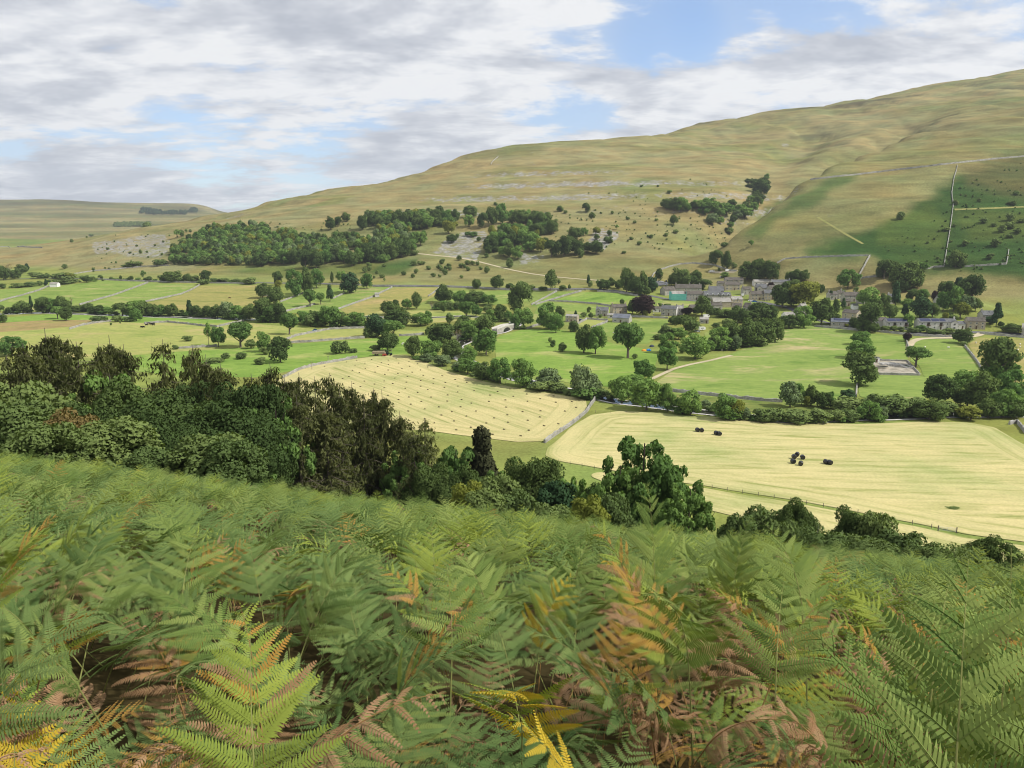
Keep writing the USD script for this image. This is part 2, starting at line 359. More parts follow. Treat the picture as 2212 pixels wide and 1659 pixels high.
def ground(name, tone=(0.72, 1.28), scale=(0.02, 0.02, 0.16), fine=0.6, finer=(0.8, 1.2), bump=0.0):
    """Land whose colours, some painted cloud shade among them, sit in the mesh (tint), broken by streaks that run along the contours and by fine tufts."""
    g = lambda v: (v, v, v)
    return mat(name, {"g": ("geometry", {}), "a": ("attribute", {"attribute": "tint"}),
                      "mp": ("mapping", {"scale": scale}), "n": ("noise_texture", {"scale": 1.0, "detail": 5.0, "roughness": 0.62}),
                      "r": ("rgb_ramp", {"ramp": [(0.32, g(tone[0])), (0.68, g(tone[1]))]}),
                      "n2": ("noise_texture", {"scale": fine, "detail": 3.0, "roughness": 0.7}),
                      "r2": ("rgb_ramp", {"ramp": [(0.3, g(finer[0])), (0.7, g(finer[1]))]}),
                      "n3": ("noise_texture", {"scale": 0.013, "detail": 2.0, "roughness": 0.6}),
                      "r3": ("rgb_ramp", {"ramp": [(0.3, (1.08, 0.98, 0.86)), (0.7, (0.88, 1.02, 0.95))]}),
                      "x": ("mix_color", {"blend_type": "multiply", "fac": 1.0, "use_clamp": False}), "y": ("mix_color", {"blend_type": "multiply", "fac": 1.0, "use_clamp": False}), "z": ("mix_color", {"blend_type": "multiply", "fac": 1.0, "use_clamp": False}),
                      "ra": ("attribute", {"attribute": "rocky"}), "mr": ("mapping", {"scale": (0.10, 0.10, 0.34)}), "nr": ("noise_texture", {"scale": 1.0, "detail": 5.0, "roughness": 0.72}),
                      "rs": ("math", {"math_type": "add"}), "rm": ("map_range", {"from_min": 1.02, "from_max": 1.13, "to_min": 0.0, "to_max": 0.80, "clamp": True}),
                      "nc": ("noise_texture", {"scale": 0.22, "detail": 3.0, "roughness": 0.75}), "rc": ("rgb_ramp", {"ramp": [(0.32, (0.16, 0.155, 0.14)), (0.52, (0.29, 0.285, 0.27)), (0.7, (0.43, 0.42, 0.40))]}),
                      "w": ("mix_color", {"blend_type": "mix", "use_clamp": False}),
                      "p": ("diffuse_bsdf", {})},
               [("g.position", "mp.vector"), ("mp.vector", "n.vector"), ("n.fac", "r.fac"), ("g.position", "n2.vector"), ("n2.fac", "r2.fac"), ("g.position", "n3.vector"), ("n3.fac", "r3.fac"),
                ("a.color", "x.a"), ("r.color", "x.b"), ("x.result", "y.a"), ("r2.color", "y.b"), ("y.result", "z.a"), ("r3.color", "z.b"),
                ("g.position", "mr.vector"), ("mr.vector", "nr.vector"), ("nr.fac", "rs.value1"), ("ra.fac", "rs.value2"), ("rs.value", "rm.value"), ("g.position", "nc.vector"), ("nc.fac", "rc.fac"),
                ("z.result", "w.a"), ("rc.color", "w.b"), ("rm.result", "w.fac"), ("w.result", "p.color")])


def pasture(name, c1, c2, c3, big=0.02, streak=0.0):
    """Grazed grass: patches of c1, c2 and worn c3, with fine tufting."""
    return mat(name, {"g": ("geometry", {}), "mp": ("mapping", {"scale": (1.0, 2.2, 1.0)}), "n": ("noise_texture", {"scale": big, "detail": 5.0, "roughness": 0.66, "distortion": 0.6}),
                      "r": ("rgb_ramp", {"ramp": [(0.33, np.array(c1) * 0.92), (0.45, c2), (0.53, c2), (0.64, c3), (0.75, np.array(c3) * [1.2, 1.1, 1.3])]}),
                      "n2": ("noise_texture", {"scale": 0.16, "detail": 6.0, "roughness": 0.78}), "r2": ("rgb_ramp", {"ramp": [(0.30, (0.70, 0.76, 0.74)), (0.5, (1.0,) * 3), (0.70, (1.30, 1.20, 1.16))]}),
                      "x": ("mix_color", {"blend_type": "multiply", "fac": 1.0, "use_clamp": False}),
                      "p": ("diffuse_bsdf", {})},
               [("g.position", "mp.vector"), ("mp.vector", "n.vector"), ("n.fac", "r.fac"), ("mp.vector", "n2.vector"), ("n2.fac", "r2.fac"), ("r.color", "x.a"), ("r2.color", "x.b"), ("x.result", "p.color")])


def inside(poly, vx, vy):
    return shapely.contains_xy(shapely.Polygon(poly), vx, vy)


# ---------------------------------------------------------------- the ground in its pieces
SH = YY.shape
PV = project(np.stack([XX, YY, ZZ], -1))
VX, VY = PV[0], PV[1]
grad_i, grad_j = np.gradient(ZZ, axis=0), np.gradient(ZZ, axis=1)
dX_j, dY_i, dX_i = np.gradient(XX, axis=1), np.gradient(YY, axis=0), np.gradient(XX, axis=0)
slope = np.hypot(grad_j / dX_j, (grad_i - grad_j / dX_j * dX_i) / dY_i)
TAN, OLIVE, GREEN, BRACK, SCREE, FLOOR, FAR_G = np.array([0.246, 0.212, 0.106]), np.array([0.180, 0.172, 0.070]), np.array([0.120, 0.165, 0.045]), np.array([0.040, 0.076, 0.022]), np.array([0.40, 0.385, 0.36]), np.array([0.200, 0.235, 0.068]), np.array([0.21, 0.20, 0.095])  # BRACK: dark bracken green, deepened further with cloud shade in the colour
ns = lambda s, seed, o=5: lump(XX, YY, s, seed, o).reshape(SH)
nz = lambda s, sz, seed, o=5: fbm(np.stack([XX / s, YY / s, ZZ / sz], -1), o, seed) - 0.5
mixin = lambda t, c, w: t * (1 - w[..., None]) + np.asarray(c) * w[..., None]
tint = np.broadcast_to(TAN, SH + (3,)).copy()
tint = mixin(tint, OLIVE, sst(0.0, 0.16, nz(160, 26, 51)) * 0.75)
tint = mixin(tint, GREEN, sst(0.06, 0.2, ns(110, 52)) * 0.45)
tint = mixin(tint, OLIVE, sst(230, 330, ZZ) * 0.7 * sst(-0.1, 0.1, ns(200, 60)))
tint = mixin(tint, np.array([0.085, 0.075, 0.040]), sst(0.08, 0.2, nz(240, 40, 53)) * sst(190, 330, ZZ) * 0.85)
hillm = sst(11, 20, ZZ)


rock = np.zeros(SH)


def paint(poly, colour, amount=1.0, soft=12.0, wob=10.0, brk=None, y0=300, y1=3200):
    """Lays a patch of vegetation, rock or painted cloud shade over the ground inside the outline, its edge broken up."""
    global tint, rock
    pl = shapely.Polygon(poly)
    m = (YY > y0) & (YY < y1) & (VX > -200) & (VX < 2450)
    b = pl.bounds
    m &= (VX > b[0] - 60) & (VX < b[2] + 60) & (VY > b[1] - 60) & (VY < b[3] + 60)
    if not m.any():
        return
    pts = shapely.points(VX[m], VY[m])
    d = shapely.distance(pl.exterior, pts) * np.where(shapely.contains(pl, pts), 1, -1)
    w = np.zeros(SH)
    w[m] = sst(-soft, soft, d + wob * 4 * ns(45, 71)[m]) * amount
    if brk is not None:
        rock = np.maximum(rock, w * (0.67 - 1.6 * max(0, brk)))
        return
    tint = mixin(tint, colour, w)


paint([(1560, 545), (1700, 400), (1835, 345), (2000, 290), (2300, 220), (2300, 640), (1600, 610)], OLIVE * 0.95, 0.55, 25, 12)  # cloud shade over the right-hand fell, painted into the ground tint
paint([(380, 600), (700, 500), (1300, 470), (1560, 470), (1560, 600), (1300, 640), (700, 630)], OLIVE, 0.35, 25, 14)
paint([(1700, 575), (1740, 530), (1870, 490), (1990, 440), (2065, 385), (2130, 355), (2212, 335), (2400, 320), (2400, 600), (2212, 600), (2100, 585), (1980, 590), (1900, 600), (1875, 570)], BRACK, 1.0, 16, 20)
paint([(1600, 505), (1660, 455), (1730, 415), (1800, 385), (1850, 380), (1800, 405), (1740, 450), (1680, 480), (1640, 515)], BRACK * 1.25, 0.7, 10, 12)
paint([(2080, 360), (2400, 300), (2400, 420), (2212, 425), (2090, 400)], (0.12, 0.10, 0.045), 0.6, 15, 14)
paint([(2060, 455), (2300, 445), (2300, 520), (2100, 520)], (0.11, 0.13, 0.035), 0.45, 15, 14)
paint([(1880, 470), (2000, 450), (2050, 480), (2030, 530), (1900, 520)], (0.11, 0.14, 0.035), 0.45, 12, 12)
paint([(430, 575), (560, 590), (700, 600), (800, 600), (880, 585), (900, 562), (800, 560), (600, 575)], (0.105, 0.135, 0.035), 0.8, 10, 8)
paint([(790, 590), (830, 565), (905, 555), (900, 580), (850, 595)], BRACK * 1.2, 0.8, 5, 5)
for poly, am, br in (([(193, 520), (240, 515), (300, 505), (360, 505), (375, 530), (350, 560), (300, 560), (240, 550), (200, 560)], 0.95, 0.03), ([(925, 548), (960, 520), (1000, 500), (1050, 492), (1055, 515), (1030, 562), (980, 556)], 0.9, 0.0),
                     ([(1250, 545), (1270, 505), (1300, 490), (1340, 500), (1330, 520), (1310, 545)], 0.95, -0.05), ([(1120, 575), (1120, 545), (1180, 550), (1170, 565)], 0.9, -0.05),
                     ([(1380, 520), (1440, 470), (1540, 468), (1560, 500), (1565, 530), (1520, 520), (1450, 500)], 0.7, 0.06), ([(1400, 455), (1480, 445), (1590, 450), (1600, 470), (1500, 468), (1400, 470)], 0.8, 0.05),
                     ([(1250, 450), (1330, 440), (1420, 442), (1420, 460), (1300, 462), (1250, 470)], 0.75, 0.05), ([(1690, 470), (1790, 460), (1900, 450), (1900, 462), (1790, 474), (1690, 482)], 0.8, 0.05),
                     ([(1140, 325), (1330, 322), (1400, 330), (1400, 338), (1250, 340), (1140, 336)], 0.75, 0.06), ([(540, 490), (700, 482), (800, 476), (800, 490), (650, 500), (540, 506)], 0.6, 0.08), ([(1680, 305), (1705, 305), (1712, 320), (1690, 322)], 0.9, -0.1)):
    paint(poly, SCREE, am, 5, 5, br)
# stone shows where the benches are steep
scar = bench_scar = sst(0.50, 0.72, slope + 0.35 * nz(60, 10, 77)) * sst(55, 80, ZZ) * (1 - sst(300, 340, ZZ)) * (YY < 2000) * (XX < 420) * (YY > 700)
rock = np.maximum(rock, np.maximum(scar * 0.5, BENCH * 0.79 * (YY < 2100) * sst(70, 90, ZZ) * (XX < 480)))
rock *= (YY > 600)
# far dale: rough pasture in long bands, a few improved green fields
fz = sst(1700, 2000, YY) * (VY > 425)
farmask = (YY > 1750) & (XX < -300) & (ZZ < 300)
bands = np.sin((YY + 140 * ns(700, 81)) / 95.0) + 1.6 * ns(380, 82)
ft = mixin(np.broadcast_to(np.array([0.235, 0.205, 0.098]), SH + (3,)).copy(), (0.125, 0.130, 0.052), sst(-0.3, 0.7, bands) * 0.8)
ft = mixin(ft, (0.16, 0.20, 0.06), sst(1950, 2150, YY) * (1 - sst(2900, 3100, YY)) * sst(0.0, 0.5, np.sin((YY + 0.2 * XX) / 150.0)) * 0.9)
ft = mixin(ft, (0.085, 0.085, 0.048), sst(120, 200, ZZ) * sst(-0.12, 0.12, ns(600, 83)) * 0.9)
tint[farmask] = ft[farmask]
# valley floor and hill foot
tint = mixin(tint, FLOOR, (1 - hillm) * (YY < 1700))
tint = mixin(tint, (0.21, 0.20, 0.07), (1 - hillm) * (YY < 1700) * sst(0.0, 0.2, ns(90, 84)) * 0.6)
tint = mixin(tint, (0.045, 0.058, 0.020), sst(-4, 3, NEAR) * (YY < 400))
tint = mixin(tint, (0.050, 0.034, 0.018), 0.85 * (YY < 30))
normals = np.stack([-grad_j / dX_j, -(grad_i - grad_j / dX_j * dX_i) / dY_i, np.ones(SH)], -1)
normals /= np.linalg.norm(normals, axis=-1, keepdims=True)
idx = np.arange(YY.size).reshape(SH)
quads = np.stack([idx[:-1, :-1], idx[:-1, 1:], idx[1:, 1:], idx[1:, :-1]], -1).reshape(-1, 4)
cx, cy, cz, cn = (0.25 * (A[:-1, :-1] + A[:-1, 1:] + A[1:, 1:] + A[1:, :-1]).ravel() for A in (XX, YY, ZZ, NEAR))
part = np.full(len(quads), 2)
part[(cy > 1750) & (cx < -300)] = 3
part[(cz < 24) & (cy < 1750)] = 1
part[(cn > -2) & (cy < 420)] = 0
part[cy < 40] = 0
allp = np.stack([XX, YY, ZZ], -1).reshape(-1, 3)
M_hill = ground("hill_grass", (0.72, 1.26), (0.02, 0.02, 0.16), 0.5, (0.74, 1.24))
M_floor = ground("valley_grass", (0.8, 1.2), (0.03, 0.06, 0.1), 0.8, (0.8, 1.2))
M_far = ground("far_grass", (0.72, 1.28), (0.004, 0.006, 0.05), 0.08, (0.85, 1.15))
M_soil = ground("hillside_soil", (0.6, 1.4), (0.5, 0.5, 0.5), 3.0, (0.6, 1.4))
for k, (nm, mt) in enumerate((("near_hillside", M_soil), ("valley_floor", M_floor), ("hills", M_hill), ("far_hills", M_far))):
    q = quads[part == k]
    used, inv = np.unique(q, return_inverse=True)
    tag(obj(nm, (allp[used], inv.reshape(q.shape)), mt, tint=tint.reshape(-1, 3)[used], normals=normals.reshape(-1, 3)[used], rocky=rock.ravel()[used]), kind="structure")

# ---------------------------------------------------------------- the air of the dale
haze_m = usdkit.material(stage, "/World/Looks/haze", {"v": ("principled_volume", {"color": (0.86, 0.92, 1.0), "density": 5.5e-5, "anisotropy": 0.2})}, [], volume="v.volume")
tag(obj("haze", box(-15500, 15500, -120, 9000, float(ZZ.min()) - 1.0, max(float(ZZ.max()) + 60, 640.0)), haze_m), kind="stuff")
# ---------------------------------------------------------------- fields, roads, river: sheets laid over the ground
def plan(vpts, step=14.0):
    """Picture outline -> plan outline, edges subdivided so that they follow the ground."""
    vp = np.array(vpts, float)
    out = []
    for a, b in zip(vp[:-1], vp[1:]):
        n = max(1, int(np.hypot(*(b - a)) / step))
        out += [a + (b - a) * t / n for t in range(n)]
    out.append(vp[-1]); out = np.array(out)
    low = out[:, 1] > 858
    res = np.zeros((len(out), 3))
    if low.any():
        res[low] = GZ(out[low, 0], out[low, 1], 0.0)
    if (~low).any():
        res[~low] = at(out[~low, 0], out[~low, 1], 200.0)
    res[:, 2] = height(res[:, 0], res[:, 1])
    return res


def smooth_line(p, it=2):
    p = np.asarray(p, float)
    for _ in range(it):
        q = np.empty((2 * len(p) - 2 + 2, p.shape[1])); q[0], q[-1] = p[0], p[-1]
        q[1:-1:2] = 0.75 * p[:-1] + 0.25 * p[1:]; q[2:-1:2] = 0.25 * p[:-1] + 0.75 * p[1:]
        p = q
    return p


level = [0]


def drape(poly, cell, lift):
    """Cuts a sheet along a grid inside the outline; every corner stands `lift` above the ground."""
    poly = poly.buffer(0)
    x0, y0, x1, y1 = poly.bounds
    gx, gy = np.meshgrid(np.arange(math.floor(x0 / cell), math.ceil(x1 / cell)) * cell, np.arange(math.floor(y0 / cell), math.ceil(y1 / cell)) * cell)
    cells = shapely.box(gx.ravel(), gy.ravel(), gx.ravel() + cell, gy.ravel() + cell)
    shapely.prepare(poly)
    full = shapely.contains(poly, cells)
    cut = shapely.intersection(cells[~full & shapely.intersects(poly, cells)], poly)
    vs, fs, n = [], [], 0
    c = np.array([g.exterior.coords[:4] for g in cells[full]]).reshape(-1, 4, 2)
    if len(c):
        c = c[:, ::-1] if np.cross(c[0, 1] - c[0, 0], c[0, 2] - c[0, 0]) < 0 else c
        vs.append(c.reshape(-1, 2)); k = np.arange(len(c))[:, None] * 4
        fs.append(np.concatenate([k + [0, 1, 2], k + [0, 2, 3]])); n = len(c) * 4
    for g in cut:
        for q in getattr(g, "geoms", [g]):
            if q.geom_type != "Polygon" or q.area < 1e-4:
                continue
            for t in shapely.constrained_delaunay_triangles(q).geoms:
                p = np.array(t.exterior.coords[:3])
                if np.cross(p[1] - p[0], p[2] - p[0]) < 0:
                    p = p[::-1]
                vs.append(p); fs.append(np.array([[n, n + 1, n + 2]])); n += 3
    v = np.vstack(vs); f = np.vstack(fs)
    _, first, inv = np.unique(np.round(v, 3), axis=0, return_index=True, return_inverse=True)
    v = v[first]; f = inv.ravel()[f]
    return np.column_stack([v, height(v[:, 0], v[:, 1]) + lift]), f


def sheet(name, vpts, material, cell=8.0, round_=3.5, mow=None, wob=2.0):
    p = plan(list(vpts) + [vpts[0]])[:-1]
    poly = shapely.Polygon(p[:, :2]).buffer(0)
    poly = poly.buffer(-round_).buffer(2 * round_).buffer(-round_) if round_ else poly
    poly = max(getattr(poly, "geoms", [poly]), key=lambda g: g.area)
    ring = shapely.segmentize(poly.exterior, 6.0); xy = np.array(ring.coords)
    xy = xy + wob * np.stack([lump(xy[:, 0], xy[:, 1], 17, 91, 2), lump(xy[:, 0], xy[:, 1], 17, 92, 2)], 1)
    poly = shapely.Polygon(xy).buffer(0); poly = max(getattr(poly, "geoms", [poly]), key=lambda g: g.area)
    level[0] += 1
    v, f = drape(poly, cell, 0.045 + 0.004 * level[0])
    uv = None
    if mow is not None:
        a, b = plan([mow[0]])[0][:2], plan([mow[1]])[0][:2]
        d = (b - a) / np.linalg.norm(b - a)
        lin = (v[:, 0] - a[0]) * -d[1] + (v[:, 1] - a[1]) * d[0] + 10 * lump(v[:, 0], v[:, 1], 160, 93, 1)
        uv = np.column_stack([lin, shapely.distance(poly.exterior, shapely.points(v[:, 0], v[:, 1]))])
    return tag(obj(name, (v, f), material, uv=uv, smooth=True), kind="structure"), poly


def strip(name, vpts, width, material, cell=6.0, lift=0.0, kind="structure", plan_pts=None):
    p = plan(vpts) if plan_pts is None else plan_pts
    line = shapely.LineString(smooth_line(p[:, :2]))
    level[0] += 1
    v, f = drape(line.buffer(width / 2, cap_style="flat"), cell, 0.045 + 0.004 * level[0] + lift)
    return tag(obj(name, (v, f), material, smooth=True), kind=kind)


def hay(name, pale, mid, dark, freq):
    g = {"uv": ("attribute", {"attribute": "st"}), "sp": ("separate_xyz", {}), "ge": ("geometry", {}), "gp": ("separate_xyz", {}),
         "va": ("math", {"math_type": "multiply", "value2": freq}), "vb": ("math", {"math_type": "multiply", "value2": freq}),
         "al": ("math", {"math_type": "multiply", "value2": 0.035}), "ca": ("combine_xyz", {}), "cb": ("combine_xyz", {"z": 5.0}),
         "na": ("noise_texture", {"scale": 1.0, "detail": 4.0, "roughness": 0.6, "distortion": 0.8}), "nb": ("noise_texture", {"scale": 1.0, "detail": 4.0, "roughness": 0.6}),
         "w": ("map_range", {"from_min": 11.0, "from_max": 13.0, "to_min": 0.0, "to_max": 1.0, "clamp": True}),
         "mx": ("mix_float", {}), "r": ("rgb_ramp", {"ramp": [(0.30, dark), (0.41, mid), (0.52, pale), (0.72, np.array(pale) * 1.10)]}),
         "n2": ("noise_texture", {"scale": 0.025, "detail": 7.0, "roughness": 0.6}), "r2": ("rgb_ramp", {"ramp": [(0.32, (0.72, 0.84, 0.70)), (0.5, (0.98, 0.98, 0.96)), (0.66, (1.10, 1.05, 1.06))]}),
         "n3": ("noise_texture", {"scale": 1.3, "detail": 4.0, "roughness": 0.7}), "r3": ("rgb_ramp", {"ramp": [(0.3, (0.86,) * 3), (0.7, (1.13,) * 3)]}),
         "x": ("mix_color", {"blend_type": "multiply", "fac": 1.0, "use_clamp": False}), "y": ("mix_color", {"blend_type": "multiply", "fac": 1.0, "use_clamp": False}),
         "p": ("diffuse_bsdf", {})}
    l = [("uv.vector", "sp.vector"), ("ge.position", "gp.vector"), ("sp.x", "va.value1"), ("sp.y", "vb.value1"), ("gp.x", "al.value1"), ("va.value", "ca.x"), ("al.value", "ca.y"), ("vb.value", "cb.x"), ("al.value", "cb.y"),
         ("ca.vector", "na.vector"), ("cb.vector", "nb.vector"), ("sp.y", "w.value"), ("w.result", "mx.fac"), ("nb.fac", "mx.a"), ("na.fac", "mx.b"), ("mx.result", "r.fac"),
         ("ge.position", "n2.vector"), ("n2.fac", "r2.fac"), ("ge.position", "n3.vector"), ("n3.fac", "r3.fac"), ("r.color", "x.a"), ("r2.color", "x.b"), ("x.result", "y.a"), ("r3.color", "y.b"), ("y.result", "p.color")]
    return mat(name, g, l)


G_BRIGHT = pasture("bright_pasture", (0.130, 0.225, 0.042), (0.185, 0.280, 0.058), (0.295, 0.325, 0.105), 0.016)
G_MID = pasture("green_pasture", (0.130, 0.205, 0.046), (0.190, 0.260, 0.064), (0.300, 0.300, 0.115), 0.018)
G_YEL = pasture("yellowing_pasture", (0.215, 0.275, 0.070), (0.290, 0.310, 0.095), (0.360, 0.320, 0.130), 0.014)
G_OLV = pasture("olive_pasture", (0.205, 0.225, 0.065), (0.270, 0.255, 0.085), (0.330, 0.270, 0.110), 0.016)
G_TAN = pasture("tan_pasture", (0.270, 0.220, 0.085), (0.320, 0.255, 0.105), (0.230, 0.230, 0.080), 0.02)
G_SHEN = pasture("parched_pasture", (0.140, 0.225, 0.050), (0.205, 0.275, 0.072), (0.370, 0.330, 0.160), 0.014)
G_DARK = pasture("darker_verge", (0.110, 0.160, 0.040), (0.150, 0.185, 0.050), (0.230, 0.215, 0.080), 0.05)  # darker green for the verge and rough grass
G_RED = pasture("rough_rushes", (0.235, 0.205, 0.078), (0.290, 0.225, 0.100), (0.250, 0.245, 0.080), 0.03)
HAY1 = hay("cut_hay", (0.465, 0.415, 0.200), (0.375, 0.355, 0.155), (0.250, 0.270, 0.095), 0.42)
HAY2 = hay("cut_hay_paler", (0.475, 0.430, 0.205), (0.385, 0.370, 0.155), (0.260, 0.285, 0.095), 0.36)
TARMAC = plain("tarmac", (0.135, 0.135, 0.14), 0.9, 0.12, 0.6)
TRACK = plain("track_dust", (0.46, 0.40, 0.27), 0.95, 0.15, 0.5)
GRAVEL = plain("river_gravel", (0.50, 0.48, 0.45), 0.95, 0.3, 0.8)
WATER = mat("river_water", {"g": ("geometry", {}), "n": ("noise_texture", {"scale": 0.8, "detail": 3.0}), "b": ("bump", {"strength": 0.12, "distance": 0.06}), "p": ("principled_bsdf", {"base_color": (0.030, 0.032, 0.022), "roughness": 0.06, "ior": 1.33})},
            [("g.position", "n.vector"), ("n.fac", "b.height"), ("b.normal", "p.normal")])

HAYFIELD_A = [(560, 850), (600, 822), (648, 799), (690, 788), (770, 775), (812, 770), (850, 766), (878, 768), (905, 778), (960, 800), (1050, 826), (1150, 844), (1240, 859), (1264, 866), (1270, 880), (1248, 905), (1212, 932), (1178, 953), (1120, 955), (1040, 946), (950, 934), (850, 926), (700, 912), (580, 890)]
HAYFIELD_B = [(1182, 968), (1230, 926), (1278, 897), (1340, 889), (1430, 893), (1560, 903), (1700, 913), (1850, 916), (2000, 911), (2095, 913), (2150, 924), (2200, 955), (2300, 1010), (2420, 1075), (2420, 1200), (2085, 1153), (1974, 1130), (1810, 1098), (1659, 1072), (1538, 1053), (1420, 1036), (1313, 1015), (1206, 996), (1180, 984)]
fields = [("meadow", [(250, 770), (330, 765), (470, 752), (560, 750), (650, 742), (780, 733), (870, 727), (935, 726), (960, 740), (930, 760), (870, 766), (815, 768), (770, 773), (690, 786), (640, 799), (560, 815), (400, 815), (280, 800)], G_BRIGHT, {}),
          ("meadow", [(-60, 700), (60, 696), (130, 690), (230, 690), (350, 692), (470, 690), (560, 700), (690, 712), (790, 712), (800, 728), (700, 735), (620, 742), (550, 750), (470, 754), (330, 764), (200, 775), (0, 770), (-60, 760)], G_YEL, {}),
          ("meadow", [(618, 736), (660, 725), (715, 713), (790, 711), (850, 712), (930, 716), (910, 724), (870, 726), (788, 731), (700, 738), (628, 742)], G_YEL, {}),
          ("rough_grass", [(-60, 702), (60, 694), (130, 690), (200, 692), (170, 704), (80, 712), (-60, 722)], G_RED, {}),
          ("meadow", [(-60, 690), (50, 683), (120, 678), (200, 676), (300, 684), (390, 685), (520, 690), (470, 700), (360, 696), (310, 698), (220, 691), (100, 692), (-60, 700)], G_BRIGHT, {}),
          ("pasture", [(-80, 660), (0, 651), (45, 640), (85, 628), (110, 618), (60, 622), (-80, 632)], G_MID, {}),
          ("pasture", [(0, 653), (45, 641), (88, 628), (150, 616), (220, 605), (316, 610), (245, 636), (172, 658), (90, 672), (0, 672)], G_MID, {}),
          ("pasture", [(178, 660), (248, 639), (322, 612), (428, 615), (390, 634), (312, 652), (250, 668), (180, 668)], G_MID, {}),
          ("pasture", [(318, 655), (392, 638), (434, 617), (553, 616), (600, 630), (600, 650), (540, 660), (470, 664), (400, 670), (330, 668)], G_OLV, {}),
          ("pasture", [(575, 660), (605, 652), (680, 626), (700, 622), (845, 620), (800, 640), (728, 667), (690, 678), (615, 676)], G_MID, {}),
          ("pasture", [(735, 669), (805, 642), (850, 621), (955, 622), (940, 640), (900, 658), (880, 666), (820, 680), (760, 684)], G_OLV, {}),
          ("pasture", [(760, 690), (820, 672), (1000, 670), (1060, 675), (1040, 690), (900, 700), (800, 705)], G_YEL, {}),
          ("pasture", [(960, 645), (975, 628), (1106, 628), (1145, 629), (1148, 650), (1060, 660), (980, 660)], G_MID, {}),
          ("pasture", [(1148, 662), (1150, 655), (1200, 632), (1256, 629), (1188, 651), (1150, 668)], G_MID, {}),
          ("pasture", [(1192, 651), (1258, 631), (1331, 633), (1375, 642), (1350, 650), (1313, 659), (1246, 654)], G_BRIGHT, {}),
          ("pasture", [(1150, 690), (1160, 662), (1186, 653), (1246, 657), (1313, 664), (1290, 680), (1220, 690), (1180, 700)], G_MID, {}),
          ("paddock", [(1246, 702), (1268, 690), (1313, 693), (1280, 709)], G_YEL, {}),
          ("paddock", [(1284, 708), (1315, 696), (1358, 689), (1446, 690), (1436, 722), (1396, 745), (1340, 736), (1291, 720)], G_MID, {}),
          ("paddock", [(1418, 650), (1440, 648), (1500, 655), (1500, 668), (1420, 662)], G_MID, {}),
          ("paddock", [(1520, 720), (1560, 705), (1590, 700), (1580, 730), (1530, 740)], G_MID, {}),
          ("meadow", [(1068, 735), (1080, 726), (1130, 711), (1200, 711), (1260, 722), (1325, 743), (1390, 753), (1425, 766), (1412, 792), (1390, 818), (1330, 838), (1225, 827), (1140, 808), (1072, 775)], G_BRIGHT, {}),
          ("meadow", [(1416, 826), (1450, 803), (1510, 784), (1580, 765), (1640, 738), (1700, 712), (1758, 706), (1854, 716), (1868, 730), (1852, 780), (1848, 856), (1800, 868), (1690, 868), (1600, 861), (1480, 849)], G_SHEN, {}),
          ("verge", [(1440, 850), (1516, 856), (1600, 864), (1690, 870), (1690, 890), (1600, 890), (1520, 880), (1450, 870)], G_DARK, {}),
          ("meadow", [(1874, 720), (1956, 728), (1964, 756), (1960, 778), (1884, 777), (1862, 770)], G_MID, {}),
          ("meadow", [(1856, 858), (1858, 812), (1890, 812), (1988, 813), (2010, 806), (2000, 862), (1920, 872)], G_SHEN, {}),
          ("meadow", [(1972, 757), (1972, 742), (1990, 733), (2060, 732), (2084, 748), (2110, 784), (2125, 812), (2060, 840), (1995, 812), (1985, 790), (1966, 780)], G_MID, {}),
          ("meadow", [(2090, 744), (2110, 730), (2212, 733), (2400, 740), (2400, 860), (2212, 845), (2130, 815), (2112, 783)], G_OLV, {}),
          ("hay_field", HAYFIELD_A, HAY1, dict(cell=4.0, mow=((905, 778), (1150, 844)))),
          ("hay_field", HAYFIELD_B, HAY2, dict(cell=4.0, mow=((1400, 950), (2100, 965)))),
          ("hay_strip", [(1210, 1004), (1313, 1022), (1420, 1042), (1538, 1059), (1659, 1078), (1810, 1105), (1974, 1137), (2085, 1161), (2420, 1208), (2420, 1260), (1900, 1180), (1600, 1120), (1350, 1060)], HAY2, dict(cell=5.0, mow=((1538, 1059), (1810, 1105)))),
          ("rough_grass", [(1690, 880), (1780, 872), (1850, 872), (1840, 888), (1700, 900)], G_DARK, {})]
polys = {}
for nm, vp, m, kw in fields:
    prim, poly = sheet(nm, vp, m, **kw)
    polys.setdefault(nm, []).append(poly)

RIVER = [(2420, 893), (2212, 896), (2120, 897), (2040, 897), (1960, 901), (1860, 903), (1760, 908), (1690, 909), (1620, 902), (1540, 893), (1470, 886), (1400, 876), (1335, 869), (1285, 858), (1210, 840), (1120, 820), (1040, 795), (985, 770), (985, 748), (1030, 728), (1085, 717), (1120, 700), (1100, 690), (1000, 683), (900, 688), (800, 684), (600, 692), (450, 688), (300, 683), (100, 676), (-100, 682)]
rp = plan(RIVER)
strip("riverbank_gravel", None, 9.0, GRAVEL, plan_pts=rp)
strip("river", None, 6.0, WATER, plan_pts=rp, cell=12.0)
strip("road", [(-100, 607), (100, 601), (205, 602), (325, 606.5), (425, 609), (553, 611), (700, 613), (805, 616.5), (953, 617), (1106, 624), (1266, 624), (1331, 628), (1378, 636), (1410, 640), (1440, 646), (1500, 650), (1560, 655), (1640, 652), (1700, 664), (1760, 690), (1850, 712), (1960, 721), (2110, 718), (2300, 726)], 5.5, TARMAC)
strip("green", [(1605, 652), (1625, 655), (1640, 658)], 9, G_MID)
strip("car_park", [(1412, 611), (1430, 613), (1440, 615)], 24, TARMAC)
strip("farm_track", [(1966, 760), (1965, 748), (1968, 739), (1984, 732.5), (2020, 730.5), (2059, 730), (2095, 728), (2115, 724), (2120, 720)], 4.5, TRACK)
